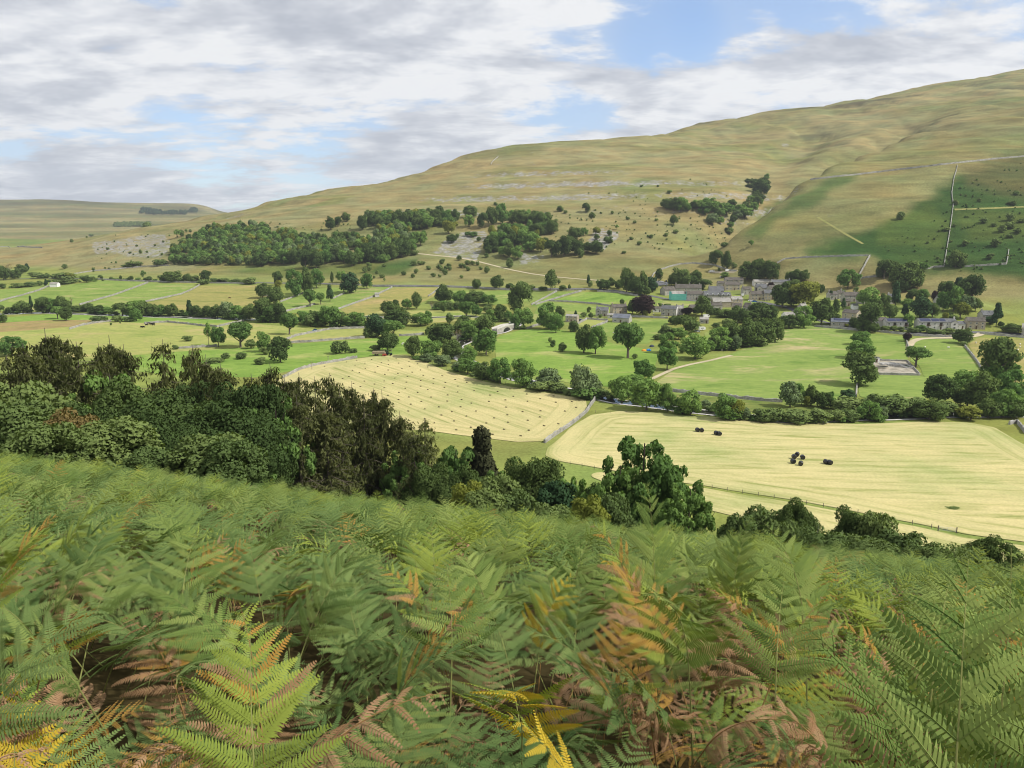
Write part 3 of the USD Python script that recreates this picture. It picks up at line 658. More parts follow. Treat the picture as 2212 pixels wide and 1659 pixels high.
strip("footpath", [(895, 547), (930, 551), (988, 556.5), (1028, 564), (1060, 572), (1106, 583.5), (1150, 592), (1201, 598.5), (1250, 603), (1296, 606)], 3.2, TRACK)
strip("footpath", [(1766, 469), (1790, 484), (1825, 505), (1864, 527)], 2.6, pasture("mown_path", (0.20, 0.22, 0.07), (0.25, 0.25, 0.09), (0.28, 0.25, 0.10), 0.1))
strip("footpath", [(2062, 453), (2120, 451), (2212, 447)], 2.6, "/World/Looks/mown_path")
strip("track_edge", [(1398, 824), (1425, 811), (1456, 797), (1490, 788), (1535, 779), (1580, 768)], 2.6, TRACK)
strip("farm_track", [(1530, 588), (1560, 588), (1590, 587)], 5.0, TRACK)

# ---------------------------------------------------------------- dry stone walls
WALL = \
    mat("dry_stone", {"g": ("geometry", {}), "n1": ("noise_texture", {"scale": 2.2, "detail": 3.0, "roughness": 0.7}), "n": ("noise_texture", {"scale": 0.25, "detail": 5.0, "roughness": 0.65}), "r": ("rgb_ramp", {"ramp": [(0.28, (0.19, 0.185, 0.16)), (0.5, (0.33, 0.32, 0.285)), (0.75, (0.47, 0.46, 0.43))]}),
                      "k": ("rgb_ramp", {"ramp": [(0.35, (0.6,) * 3), (0.62, (1.15,) * 3)]}), "x": ("mix_color", {"blend_type": "multiply", "fac": 1.0, "use_clamp": False}), "p": ("diffuse_bsdf", {})},
        [("g.position", "n1.vector"), ("g.position", "n.vector"), ("n.fac", "r.fac"), ("n1.fac", "k.fac"), ("r.color", "x.a"), ("k.color", "x.b"), ("x.result", "p.color")])


def wall_mesh(p, h=1.45, t=0.62, rng=None, step=1.1):
    line = shapely.LineString(p[:, :2]); n = max(2, int(line.length / step))
    xy = np.array([line.interpolate(s).coords[0] for s in np.linspace(0, line.length, n + 1)])
    d = np.gradient(xy, axis=0); d /= np.linalg.norm(d, axis=1, keepdims=True) + 1e-9; nn = np.stack([-d[:, 1], d[:, 0]], 1)
    z = height(xy[:, 0], xy[:, 1]); hh = h * (1 + 0.10 * rng.standard_normal(n + 1)); wv = t * (1 + 0.08 * rng.standard_normal(n + 1))
    prof = [(-0.62, -0.5, 0), (-0.40, 0.86, 1), (-0.47, 0.87, 1), (-0.30, 1.0, 1), (0.30, 1.0, 1), (0.47, 0.87, 1), (0.40, 0.86, 1), (0.62, -0.5, 0)]
    v = np.stack([np.column_stack([xy + nn * (a * wv)[:, None], z + np.where(c, b * hh, b)]) for a, b, c in prof], 1)
    m = len(prof); f = []
    for i in range(n):
        for k in range(m - 1):
            q = i * m + k; f += [(q, q + m, q + m + 1), (q, q + m + 1, q + 1)]
    e = n * m
    f += [(0, k, k + 1) for k in range(1, m - 1)] + [(e, e + k + 1, e + k) for k in range(1, m - 1)]
    return v.reshape(-1, 3), np.array(f)


wrng = np.random.default_rng(5)
walls = [
    ("grey field wall between the two cut hay fields", [(1176, 957), (1200, 940), (1230, 921), (1247, 908), (1268, 890), (1275, 878), (1286, 864)]),
    ("pale stone wall along the top edge of the hay field beside the larch tops", [(610, 818), (648, 799), (680, 790), (725, 782), (771, 773)]),
    ("stone wall climbing the shaded fell from the village trees", [(2039, 576), (2046, 534), (2050, 510), (2054, 484), (2059, 444), (2056, 416), (2061, 384), (2068, 358)]),
    ("wall across the foot of the tan hillside pasture below the bracken", [(1679, 569), (1696, 560), (1740, 556.5), (1784, 555), (1830, 553.5), (1876, 553)]),
    ("short wall running down beside the bracken to the village trees", [(1879, 554), (1868, 574), (1856, 596)]),
    ("pale wall end below the bracken behind the lone village tree", [(1850, 605), (1870, 600), (1896, 598)]),
    ("low wall under the shaded bracken left of the climbing wall", [(2000, 582), (2015, 578), (2039, 576.5)]),
    ("low wall under the shaded bracken right of the climbing wall", [(2082, 577), (2130, 574), (2174, 571), (2177, 556), (2179, 541)]),
    ("dark wall crossing high over the right-hand fell above the bracken", [(1750, 389), (1800, 383), (1850, 378), (1950, 366), (2066, 353), (2140, 345), (2240, 336)]),
    ("wall at the foot of the fell above the campervan", [(1456, 574), (1470, 571), (1496, 569), (1543, 573), (1565, 580), (1591, 586)]),
    ("pale wall bending up behind the dark yew near the car park", [(1408, 600), (1412, 592), (1424, 584), (1445, 577), (1456, 574)]),
    ("roadside wall along the top of the left-hand green pastures", [(205, 604), (260, 606.5), (325, 609), (425, 611.5), (553, 613.5)]),
    ("roadside wall below the hill path, from barn wall to village", [(805, 619.5), (953, 620), (1106, 627), (1200, 627.5), (1266, 627)]),
    ("curving roadside wall in front of the churchyard trees", [(1290, 630), (1331, 632), (1360, 636), (1378, 640)]),
    ("leftmost of the three walls running down the left green pastures", [(0, 652), (20, 645), (45, 639.5), (85, 627.5), (105, 619)]),
    ("middle of the three walls running down the left green pastures", [(172, 659), (210, 648), (246, 638), (285, 624), (320, 611)]),
    ("rightmost of the three walls down the left pastures, beside tan grass", [(312, 653), (350, 645), (391, 636), (415, 626), (432, 616)]),
    ("wall rising from the hedgerow to the round dark tree", [(615, 674), (635, 669), (658, 664), (680, 658)]),
    ("wall passing the small barn roof among the roadside trees", [(605, 653), (640, 640), (675, 625)]),
    ("short wall beside the pointed tree above the hedgerow", [(719, 646), (732, 640), (745, 634)]),
    ("long wall with the small stone hut on it", [(728, 669), (765, 656), (803, 643), (825, 632), (847, 621)]),
    ("wall on the dim slope left of the hedged pasture", [(925, 641), (938, 632), (950, 622)]),
    ("left of two slanting walls by the village road", [(1148, 659), (1175, 645), (1203, 630)]),
    ("right of two slanting walls by the village road", [(1156, 659), (1188, 649), (1222, 639), (1256, 629.5)]),
    ("cross wall above the old farm houses", [(1186, 650.5), (1246, 653.5), (1291, 657.5), (1313, 661), (1340, 666)]),
    ("wall between the two paddocks left of the low barn", [(1278, 709), (1296, 702), (1313, 695.5)]),
    ("wall from the low barn past the white-gabled house", [(1363, 684.5), (1400, 686), (1443, 688)]),
    ("wall round the small paddock by the left farm cottage", [(1246, 701.5), (1256, 696), (1268, 690), (1290, 691.5), (1313, 693)]),
    ("riverside wall beyond the stone bridge, under the big lone tree", [(1106, 712), (1138, 710.5), (1155, 705), (1171, 701)]),
    ("wall under the gardens at the top of the parched green field", [(1759, 705.5), (1790, 708.5), (1820, 711), (1854, 714.5)]),
    ("wall in front of the terrace with solar roofs", [(1889, 716.5), (1920, 719.5), (1945, 722), (1966, 724)]),
    ("pale wall behind the curving farm track", [(1971, 725), (2000, 727), (2059, 728.5)]),
    ("long grey roadside wall at the right edge below the barn", [(2116, 721), (2160, 725), (2212, 730), (2330, 738)]),
    ("wall running down beside the farm track bend", [(1956, 732), (1960, 744), (1964, 757), (1963, 772)]),
    ("wall running down the pasture from the dark round tree", [(2084, 749), (2096, 764), (2109, 781), (2125, 806)]),
    ("low wall along the river side of the parched green field", [(1453, 846), (1516, 853), (1581, 859.5), (1659, 867.5), (1690, 869)]),
    ("short wall below the three field trees", [(1851, 832), (1850, 846), (1849, 859)]),
    ("white-topped wall end at the right edge of the pale hay field", [(2180, 917), (2196, 913), (2206, 924), (2216, 938)]),
    ("lower of two walls in the meadow behind the lone hedge trees", [(620, 741.5), (670, 739), (720, 735), (788, 730.5)]),
    ("upper wall of the meadow below the riverside hedge", [(618, 735), (640, 726), (680, 718), (715, 711.5), (788, 709)]),
    ("short wall right of the round tree clump above the hay field", [(862, 726), (890, 725), (916, 723)]),
    ("dark wall crossing the cattle meadow", [(312, 700), (340, 697.5), (362, 696.5), (400, 700), (440, 705), (470, 706.5), (500, 700), (527, 694)]),
    ("pale tumbled wall beneath the broad meadow oak", [(385, 753.5), (410, 752), (440, 750), (470, 749)]),
    ("faint wall crossing the cattle meadow further left", [(150, 712), (175, 704), (200, 699), (240, 694)]),
    ("thin wall climbing the middle of the central fell", [(1060, 356), (1068, 346), (1076, 338)]),
    ("wall along the lower edge of the scree-streaked left hillside", [(160, 592), (200, 586), (250, 582), (310, 576), (365, 574)]),
    ("far white track wall in the dale on the left", [(0, 533.5), (40, 533.5), (70, 535), (92, 536)]),
]
for lab, vp in walls:
    p = plan(vp)
    hh = 1.9 if vp[0][1] < 560 else 1.45
    obj_ = obj("dry_stone_wall", wall_mesh(p, hh, 0.8 if hh > 1.5 else 0.66, wrng, 1.2 if p[0, 1] < 900 else 3.0), WALL)
    tag(obj_, lab, "stone wall", "dry stone walls of the dale", "thing")
# ---------------------------------------------------------------- trees: kinds first, each built once with its trunk and crown
stage.CreateClassPrim("/World/kinds")
L_SYC = leaves("leaf_sycamore", (0.072, 0.115, 0.036), (0.198, 0.270, 0.074), 0.22)
L_ASH = leaves("leaf_ash", (0.121, 0.222, 0.059), (0.323, 0.460, 0.118), 0.3)
L_OAK = leaves("leaf_oak", (0.097, 0.174, 0.048), (0.251, 0.378, 0.095), 0.25)
L_THORN = leaves("leaf_hawthorn", (0.121, 0.179, 0.059), (0.307, 0.378, 0.118), 0.22)
L_PALE = leaves("leaf_willow", (0.138, 0.196, 0.088), (0.304, 0.385, 0.173), 0.25)
L_YEL = leaves("leaf_yellowing", (0.166, 0.196, 0.039), (0.405, 0.414, 0.085), 0.3)
L_DARK = leaves("leaf_dark_conifer", (0.037, 0.074, 0.032), (0.102, 0.175, 0.064), 0.1)
L_PURP = leaves("leaf_copper", (0.029, 0.020, 0.020), (0.083, 0.054, 0.051), 0.15)
L_LARCH = leaves("leaf_larch", (0.082, 0.096, 0.037), (0.214, 0.228, 0.086), 0.38)
L_SPRUCE = leaves("leaf_spruce", (0.039, 0.047, 0.023), (0.121, 0.117, 0.057), 0.1)
L_RUST = leaves("leaf_rusty", (0.138, 0.117, 0.043), (0.344, 0.213, 0.092), 0.22)
def cloud_shaded(src, k):  # near-wood copies of the leaf colours, cloud shadow darkened into them
    return leaves(src[0] + "_cloud_shaded", [c * k for c in src[1]], [c * k for c in src[2]], src[3])


BARK = plain("bark", (0.135, 0.115, 0.090), 0.9, 0.3, 6.0)
N_SYC = cloud_shaded(("leaf_sycamore", (0.048, 0.078, 0.026), (0.130, 0.180, 0.052), 0.22), 1.12)
N_OAK = cloud_shaded(("leaf_oak", (0.070, 0.126, 0.035), (0.182, 0.274, 0.069), 0.25), 1.12)
N_THORN = cloud_shaded(("leaf_hawthorn", (0.088, 0.130, 0.043), (0.223, 0.274, 0.085), 0.22), 1.12)
N_DARK = cloud_shaded(("leaf_dark_conifer", (0.031, 0.062, 0.027), (0.085, 0.146, 0.053), 0.1), 1.12)
BARK_D = plain("bark_dark", (0.070, 0.058, 0.046), 0.9, 0.3, 6.0)
DEADW = plain("dead_twigs", (0.26, 0.24, 0.22), 0.9, 0.25, 6.0)


def fronted(v, nn):
    """Four-cornered blades wound so that their front agrees with the wanted normal."""
    g = np.cross(v[:, 1] - v[:, 0], v[:, 2] - v[:, 0])
    back = (g * nn).sum(1) < 0
    v[back] = v[back][:, ::-1]
    k = np.arange(len(v))[:, None] * 4
    return v.reshape(-1, 3), np.concatenate([k + [0, 1, 2], k + [0, 2, 3]]), np.repeat(nn, 4, 0)


def cards(c, n_dir, size, rng, aspect=1.6, spread=0.9):
    """Leaf sprays: a bent four-cornered blade per centre, facing roughly n_dir. Returns v, f, smooth normals."""
    n = len(c)
    nd = n_dir + spread * rng.standard_normal((n, 3)); nd /= np.linalg.norm(nd, axis=1, keepdims=True)
    t = np.cross(nd, rng.standard_normal((n, 3))); t /= np.linalg.norm(t, axis=1, keepdims=True) + 1e-9
    b = np.cross(nd, t)
    s = (size * rng.uniform(0.6, 1.35, n))[:, None]
    v = np.stack([c - t * s * aspect / 2, c + b * s / 2 + nd * s * 0.12, c + t * s * aspect / 2, c - b * s / 2 + nd * s * 0.12], 1)
    nn = 0.75 * n_dir + 0.45 * nd; nn /= np.linalg.norm(nn, axis=1, keepdims=True)
    return fronted(v, nn)


def sphere_pts(n, rng):
    d = rng.standard_normal((n, 3))
    return d / np.linalg.norm(d, axis=1, keepdims=True)


def crown_lobed(rng, z0=0.22, z1=1.0, w=1.0, lobes=18, n=2600, size=0.05, lobe_r=(0.15, 0.27), shape=None, under=0.85, core=0.3, flat=1.0):
    """A crown of leafy lobes. Unit tree: height 1, width about 1."""
    zc, hz = (z0 + z1) / 2, (z1 - z0) / 2
    C, R = [], []
    for i in range(lobes):
        d = sphere_pts(1, rng)[0]
        if d[2] < -under and rng.random() < 0.75:
            d[2] *= -1
        r = rng.uniform(*lobe_r)
        q = d * rng.uniform(0.55, 0.98)
        wid = w * (shape((q[2] + 1) / 2) if shape else 1.0)
        C.append([q[0] * max(0.02, wid / 2 - r * 0.8), q[1] * max(0.02, wid / 2 - r * 0.8), zc + q[2] * max(0.02, hz - r * 0.75)]); R.append(r)
    C, R = np.array(C), np.array(R)
    p = R ** 2 / (R ** 2).sum()
    k = rng.choice(lobes, n, p=p)
    d = sphere_pts(n, rng); d[:, 2] = np.where((d[:, 2] < -0.4) & (rng.random(n) < 0.4), -d[:, 2], d[:, 2])
    rad = R[k] * np.where(rng.random(n) < core, rng.uniform(0.3, 0.8, n), rng.uniform(0.82, 1.1, n))
    c = C[k] + d * rad[:, None] * [1, 1, 0.85 * flat]
    return cards(c, d * 0.8 + np.array([0, 0, 0.25]), size, rng)


def limbs(rng, top=0.6, r=0.03, n=5, spread=0.3, base=0.16, lean=0.02):
    parts = [tube([(0, 0, -0.04), (lean * 0.3, 0, base), (lean, lean, top)], [r * 1.35, r, r * 0.3], 7)]
    for i in range(n):
        a = rng.uniform(0, 2 * np.pi) if n < 3 else i * 2 * np.pi / n + rng.uniform(-0.4, 0.4)
        z = base + rng.uniform(0.0, 0.2); s = spread * rng.uniform(0.6, 1.1)
        parts.append(tube([(0, 0, z), (math.cos(a) * s * 0.5, math.sin(a) * s * 0.5, z + 0.14), (math.cos(a) * s, math.sin(a) * s, z + rng.uniform(0.25, 0.42))], [r * 0.6, r * 0.4, r * 0.12], 5))
    return cat(*parts)


def kind(name, parts):
    """One kind of plant as a class: parts (part name, mesh or (v, f, normals), material)."""
    path = f"/World/kinds/{name}"
    x = UsdGeom.Xform.Define(stage, path)
    for pn, m, mt in parts:
        nrm = m[2] if isinstance(m, tuple) and len(m) == 3 else None
        obj(pn, m[:2] if nrm is not None else m, mt, x.GetPrim(), normals=nrm)
    return path


K = {}
R_ = lambda s: np.random.default_rng(s)
for i in range(4):
    K[f"sycamore{i}"] = kind(f"round_tree_{i}", [("crown", crown_lobed(R_(10 + i), 0.0, 1.0, 1.05, 27, 5000, 0.046, (0.08, 0.25)), L_SYC), ("trunk", limbs(R_(i), 0.7, 0.030), BARK)])
    K[f"ash{i}"] = kind(f"light_tree_{i}", [("crown", crown_lobed(R_(20 + i), 0.0, 1.0, 1.08, 32, 3800, 0.045, (0.06, 0.20), core=0.2), L_ASH), ("trunk", limbs(R_(30 + i), 0.75, 0.026), BARK)])
    K[f"shrub{i}"] = kind(f"bush_{i}", [("crown", crown_lobed(R_(40 + i), -0.05, 1.0, 1.05, 14, 1700, 0.075, (0.17, 0.3)), L_THORN), ("stem", limbs(R_(50 + i), 0.5, 0.03, 4, 0.3, 0.02), BARK_D)])
for i in range(3):
    K[f"oak{i}"] = kind(f"spreading_tree_{i}", [("crown", crown_lobed(R_(60 + i), 0.20, 1.0, 1.0, 24, 3800, 0.048, (0.13, 0.2), under=0.45, flat=0.85), L_OAK), ("trunk", limbs(R_(70 + i), 0.7, 0.034, 6, 0.36, 0.2), BARK)])
    K[f"oval{i}"] = kind(f"tall_oval_tree_{i}", [("crown", crown_lobed(R_(80 + i), 0.06, 1.0, 1.0, 24, 3200, 0.055, (0.16, 0.26), shape=lambda t: 0.72 + 0.4 * math.sin(math.pi * t) - 0.25 * t), L_SYC), ("trunk", limbs(R_(90 + i), 0.8, 0.026), BARK)])
for i in range(2):
    K[f"conifer{i}"] = kind(f"dark_conifer_{i}", [("crown", crown_lobed(R_(100 + i), 0.02, 1.0, 1.0, 34, 3000, 0.055, (0.09, 0.16), shape=lambda t: max(0.12, 1.08 - 1.0 * t)), L_DARK), ("trunk", limbs(R_(110 + i), 0.9, 0.022, 2, 0.1), BARK_D)])
    K[f"yew{i}"] = kind(f"dark_round_tree_{i}", [("crown", crown_lobed(R_(120 + i), 0.02, 1.0, 1.0, 20, 3600, 0.055, (0.16, 0.27)), L_DARK), ("trunk", limbs(R_(125 + i), 0.7, 0.03), BARK_D)])
    K[f"willow{i}"] = kind(f"pale_willow_{i}", [("crown", crown_lobed(R_(130 + i), 0.02, 1.0, 1.0, 24, 3000, 0.055, (0.14, 0.24)), L_PALE), ("trunk", limbs(R_(135 + i), 0.75, 0.028), BARK)])
    K[f"yellow{i}"] = kind(f"yellow_tree_{i}", [("crown", crown_lobed(R_(140 + i), 0.10, 1.0, 1.0, 22, 3400, 0.05, (0.13, 0.24)), L_YEL), ("trunk", limbs(R_(145 + i), 0.7, 0.028), BARK)])
    K[f"copper{i}"] = kind(f"copper_tree_{i}", [("crown", crown_lobed(R_(150 + i), 0.04, 1.0, 1.0, 20, 3400, 0.055, (0.16, 0.26)), L_PURP), ("trunk", limbs(R_(155 + i), 0.7, 0.028), BARK_D)])
    K[f"sparse{i}"] = kind(f"thin_tree_{i}", [("crown", crown_lobed(R_(160 + i), 0.25, 1.0, 1.0, 22, 1100, 0.055, (0.08, 0.16), core=0.4), L_ASH), ("trunk", limbs(R_(165 + i), 0.95, 0.022, 6, 0.3, 0.3), BARK)])
K["dead0"] = kind("bare_tree", [("trunk", cat(limbs(R_(170), 0.95, 0.022, 8, 0.3, 0.25), limbs(R_(171), 0.8, 0.012, 9, 0.4, 0.35)), DEADW), ("crown", crown_lobed(R_(172), 0.5, 1.0, 0.8, 12, 200, 0.03, (0.08, 0.16)), L_RUST)])


def larch(seed, n_br=84, per=62):
    rng = R_(seed)
    bend = rng.uniform(-0.012, 0.012, 2)
    trunk = [tube([(0, 0, -0.05), (bend[0], bend[1], 0.35), (bend[0] * 0.3, bend[1], 0.7), (bend[0], 0, 1.0)], [0.016, 0.012, 0.006, 0.0015], 7)]
    cs, nd, br = [], [], []
    for i in range(n_br):
        z = 0.16 + 0.82 * rng.random() ** 0.8
        a = rng.uniform(0, 2 * np.pi); ln = (0.30 * (1 - z) ** 0.7 + 0.04) * rng.uniform(0.55, 1.25)
        t = np.linspace(0, 1, 7)
        lift = rng.uniform(-0.1, 0.45)
        pts = np.stack([math.cos(a) * ln * t, math.sin(a) * ln * t, z + ln * (lift * t - 0.75 * t ** 2 + 0.55 * t ** 4)], 1)
        br.append(tube(pts, np.linspace(0.0035, 0.0008, 7) * (1.3 - z), 3, close=False))
        m = int(per * (0.4 + ln / 0.2))
        s = rng.random(m) ** 0.75
        q = np.stack([np.interp(s, t, pts[:, k]) for k in range(3)], 1)
        q[:, 2] -= rng.random(m) ** 1.5 * 0.045 * (0.3 + s); q[:, :2] += rng.normal(0, 0.010, (m, 2))
        cs.append(q); nd.append(np.tile([math.cos(a) * 0.5, math.sin(a) * 0.5, 0.55], (m, 1)))
    c, n = np.vstack(cs), np.vstack(nd)
    # hanging sprays: narrow blades, long side down
    k = len(c); s = 0.0125 * rng.uniform(0.6, 1.4, k)[:, None]
    h = rng.standard_normal((k, 3)) * [1, 1, 0.2]; h /= np.linalg.norm(h, axis=1, keepdims=True)
    dn = np.array([0, 0, -1.0]) + 0.6 * rng.standard_normal((k, 3)); dn /= np.linalg.norm(dn, axis=1, keepdims=True)
    v = np.stack([c, c + h * s * 0.42 + dn * s, c + dn * s * 2.1, c - h * s * 0.42 + dn * s], 1)
    nn = n + 0.4 * rng.standard_normal((k, 3)); nn /= np.linalg.norm(nn, axis=1, keepdims=True)
    return [("crown", fronted(v, nn), L_LARCH), ("trunk", cat(*trunk, *br), BARK)]


for i in range(4):
    K[f"larch{i}"] = kind(f"larch_{i}", larch(200 + i))
for i in range(2):
    K[f"bigsyc{i}"] = kind(f"large_broadleaf_{i}", [("crown", crown_lobed(R_(220 + i), 0.05, 1.0, 1.0, 64, 33000, 0.0165, (0.06, 0.16)), N_SYC), ("trunk", limbs(R_(230 + i), 0.75, 0.030, 7, 0.35), BARK_D)])
    K[f"bigash{i}"] = kind(f"large_ash_{i}", [("crown", crown_lobed(R_(240 + i), 0.10, 1.0, 1.15, 74, 11000, 0.024, (0.035, 0.085), core=0.2), L_OAK), ("trunk", limbs(R_(250 + i), 0.9, 0.020, 9, 0.4, 0.2), BARK_D)])
    K[f"bigthorn{i}"] = kind(f"large_bush_{i}", [("crown", crown_lobed(R_(260 + i), -0.02, 1.0, 1.1, 46, 12000, 0.028, (0.08, 0.18)), N_THORN), ("stem", limbs(R_(270 + i), 0.6, 0.03, 6, 0.4, 0.05), BARK_D)])
    K[f"bigyew{i}"] = kind(f"large_yew_{i}", [("crown", crown_lobed(R_(300 + i), 0.0, 1.0, 1.1, 46, 13000, 0.026, (0.08, 0.17)), N_DARK), ("trunk", limbs(R_(310 + i), 0.6, 0.03, 6, 0.4, 0.05), BARK_D)])
K["bigrust0"] = kind("rusty_bush", [("crown", crown_lobed(R_(280), -0.02, 1.0, 1.1, 46, 11000, 0.028, (0.08, 0.18)), L_RUST), ("stem", limbs(R_(281), 0.6, 0.03, 6, 0.4, 0.05), BARK_D)])
K["bigyel0"] = kind("yellow_bush", [("crown", crown_lobed(R_(285), -0.02, 1.0, 1.1, 40, 9000, 0.03, (0.08, 0.18)), L_YEL), ("stem", limbs(R_(286), 0.6, 0.03, 6, 0.4, 0.05), BARK_D)])
K["spruce0"] = kind("spruce", [("crown", crown_lobed(R_(290), 0.02, 1.0, 1.0, 90, 11000, 0.024, (0.03, 0.085), shape=lambda t: max(0.10, 1.05 - 1.0 * t), core=0.35), L_SPRUCE), ("trunk", limbs(R_(291), 0.95, 0.016, 3, 0.1), BARK_D)])
K["twiggy0"] = kind("bare_bush", [("stem", cat(*[limbs(R_(295 + j), 0.95, 0.010, 9, 0.45, 0.1) for j in range(5)]), DEADW), ("crown", crown_lobed(R_(299), 0.3, 1.0, 1.0, 24, 1500, 0.028, (0.08, 0.16)), N_THORN)])

for i in range(3):
    K[f"hedge{i}"] = kind(f"hedge_shrub_{i}", [("crown", crown_lobed(R_(340 + i), -0.1, 1.0, 1.1, 16, 1500, 0.08, (0.16, 0.3)), (L_THORN, L_OAK, L_ASH)[i]), ("stem", limbs(R_(350 + i), 0.5, 0.03, 4, 0.3, 0.02), BARK_D)])
KINDS = {  # name, category, words
    "sycamore": ("broadleaf_tree", "tree", "dark round broadleaf tree"), "ash": ("broadleaf_tree", "tree", "lighter green loose-crowned tree"), "oak": ("broadleaf_tree", "tree", "spreading tree with a visible trunk"),
    "oval": ("oval_tree", "tree", "tall oval dark tree"), "shrub": ("hawthorn_bush", "bush", "low olive green bush"), "hedge": ("hedge_shrub", "shrub", "hedge shrub"), "conifer": ("conifer", "conifer", "dark pointed conifer"), "yew": ("dark_evergreen", "tree", "very dark dense evergreen"),
    "willow": ("willow_tree", "willow", "pale grey-green willow"), "yellow": ("yellowing_tree", "tree", "yellowing tree"), "copper": ("copper_beech", "tree", "dark purple tree"), "sparse": ("thin_tree", "tree", "thin see-through tree"), "dead": ("bare_tree", "tree", "grey half-bare tree"),
    "larch": ("larch_tree", "larch", "larch with drooping brownish sprays"), "bigsyc": ("broadleaf_tree", "tree", "big dark broadleaf tree"), "bigash": ("ash_tree", "ash tree", "ash tree with open leafy clumps"), "bigthorn": ("hawthorn_bush", "bush", "dense hawthorn bush"),
    "bigrust": ("hawthorn_bush", "bush", "bush turning rusty red"), "spruce": ("spruce_tree", "spruce", "narrow dark spruce"), "twiggy": ("bare_bush", "bush", "half-bare grey twiggy bush"), "bigyew": ("dark_evergreen", "tree", "dark dense evergreen"), "bigyel": ("hawthorn_bush", "bush", "yellowing bush")}
plants = []        # (kind, x, y, z, height, width, where, picture x)
trng = np.random.default_rng(77)


def tree(kindname, base, h, w, where):
    vx = float(project(np.asarray(base))[0])
    plants.append([kindname, *map(float, base), float(h), float(w), where, vx])


hedges = []


def row(where, zx, zy, specs, default="sycamore", hedge=False):
    """specs in enlarged coordinates: (centre, foot, top, width[, kind]); four enlarged units are one measured pixel."""
    a = np.array([s[:4] for s in specs], float)
    vx, vb, vt, vw = zx + a[:, 0] / 4, zy + a[:, 1] / 4, zy + a[:, 2] / 4, a[:, 3] / 4
    base = plan_points(vx, vb)
    dep = project(base)[2]
    k = 0.86 if any(q in where for q in ("village", "car park", "gable", "netted", "big barn", "terrace")) else 1.0
    for s, b, d, hp, wp in zip(specs, base, dep, vb - vt, vw):
        if hedge:
            hedges.append((where, b, hp / F * d, wp / F * d))
        tree(s[4] if len(s) > 4 else default, b, hp / F * d * 1.24 * k, wp / F * d * 1.20 * k, where)


def plan_points(vx, vy):
    return at(np.asarray(vx), np.asarray(vy), 150.0)


Z1, Z2, Z3, Z4 = (0, 384), (553, 384), (1106, 384), (1659, 384)
Y5, Y6, Y7, Y8 = (0, 658.3), (553, 658.3), (1106, 658.3), (1659, 658.3)
row("in hedgerow beyond the cattle meadow", *Z1, [(90, 1175, 1120, 80), (200, 1170, 1080, 130), (275, 1165, 1040, 50, "conifer"), (370, 1170, 1050, 140), (440, 1165, 1060, 100, "ash"), (540, 1165, 1045, 130), (620, 1110, 1045, 40, "dead"), (670, 1160, 1105, 100), (760, 1160, 1090, 100, "oval"), (850, 1175, 1110, 130), (940, 1180, 1120, 90, "ash"),
    (1060, 1190, 1095, 160), (1190, 1190, 1075, 160, "ash"), (1250, 1190, 1085, 130), (1330, 1195, 1100, 90), (1390, 1190, 1105, 110, "ash"), (1490, 1195, 1100, 100), (1570, 1190, 1150, 80, "shrub"), (1640, 1195, 1072, 84, "conifer"), (1690, 1200, 1115, 100), (1790, 1205, 1120, 110), (1880, 1210, 1105, 100), (1960, 1215, 1085, 130, "willow"), (2060, 1225, 1120, 140, "ash"), (2160, 1230, 1110, 120), (0, 1175, 1110, 70)], hedge=True)
row("on the cattle meadow's hedgerow edge", *Z1, [(500, 1220, 1120, 90, "oak"), (575, 1235, 1130, 100), (1180, 1240, 1140, 90, "ash"), (1020, 1245, 1195, 80, "shrub"), (1110, 1242, 1210, 110, "shrub"), (870, 1242, 1195, 140, "shrub"), (20, 1252, 1180, 70), (790, 1178, 1150, 50, "shrub")])
row("standing in the cattle meadow", *Z1, [(1805, 1455, 1280, 70, "sparse"), (1890, 1462, 1305, 110, "ash"), (2080, 1468, 1275, 220, "oak"), (1620, 1412, 1370, 75, "shrub"), (1515, 1482, 1450, 60, "shrub"), (2080, 1566, 1512, 88, "shrub"), (2170, 1475, 1410, 90, "shrub"), (110, 1540, 1385, 210, "ash"), (960, 1275, 1255, 16, "shrub"), (1950, 1560, 1520, 70, "shrub"), (1860, 1595, 1555, 130, "shrub"), (1040, 1260, 1244, 14, "shrub")])
row("along the road above left pastures", *Z1, [(400, 942, 885, 46, "conifer"), (750, 906, 853, 72), (560, 880, 828, 180, "shrub"), (490, 872, 835, 80, "shrub"), (610, 880, 833, 80, "yellow"), (870, 878, 846, 36), (1045, 885, 848, 24, "oval"), (960, 882, 858, 28, "shrub"), (1135, 886, 853, 48), (1240, 880, 812, 46, "sparse"), (1290, 890, 858, 62, "shrub"), (1490, 900, 812, 155), (1620, 900, 838, 75),
    (1780, 892, 812, 95), (1760, 922, 882, 95, "shrub"), (2160, 918, 868, 125, "shrub"), (1930, 896, 868, 110, "shrub"), (620, 912, 878, 115, "shrub"), (540, 922, 886, 120, "shrub"), (160, 948, 915, 135, "shrub"), (260, 942, 903, 95, "shrub"), (340, 932, 898, 65, "shrub"), (20, 958, 918, 55, "shrub"), (1400, 895, 850, 70, "shrub"), (2050, 905, 875, 80, "shrub"), (710, 880, 852, 40, "shrub"), (800, 880, 855, 40, "shrub"), (1690, 895, 850, 60, "shrub"), (1850, 900, 868, 60, "shrub")], hedge=True)
row("at the foot of the spur, far left", *Z1, [(30, 885, 780, 95), (80, 855, 760, 95, "dead"), (130, 875, 800, 95), (190, 832, 760, 105), (235, 802, 748, 55, "conifer"), (330, 868, 828, 100, "shrub"), (280, 846, 820, 70, "shrub"), (405, 848, 825, 20, "shrub"), (390, 868, 835, 90, "shrub")])
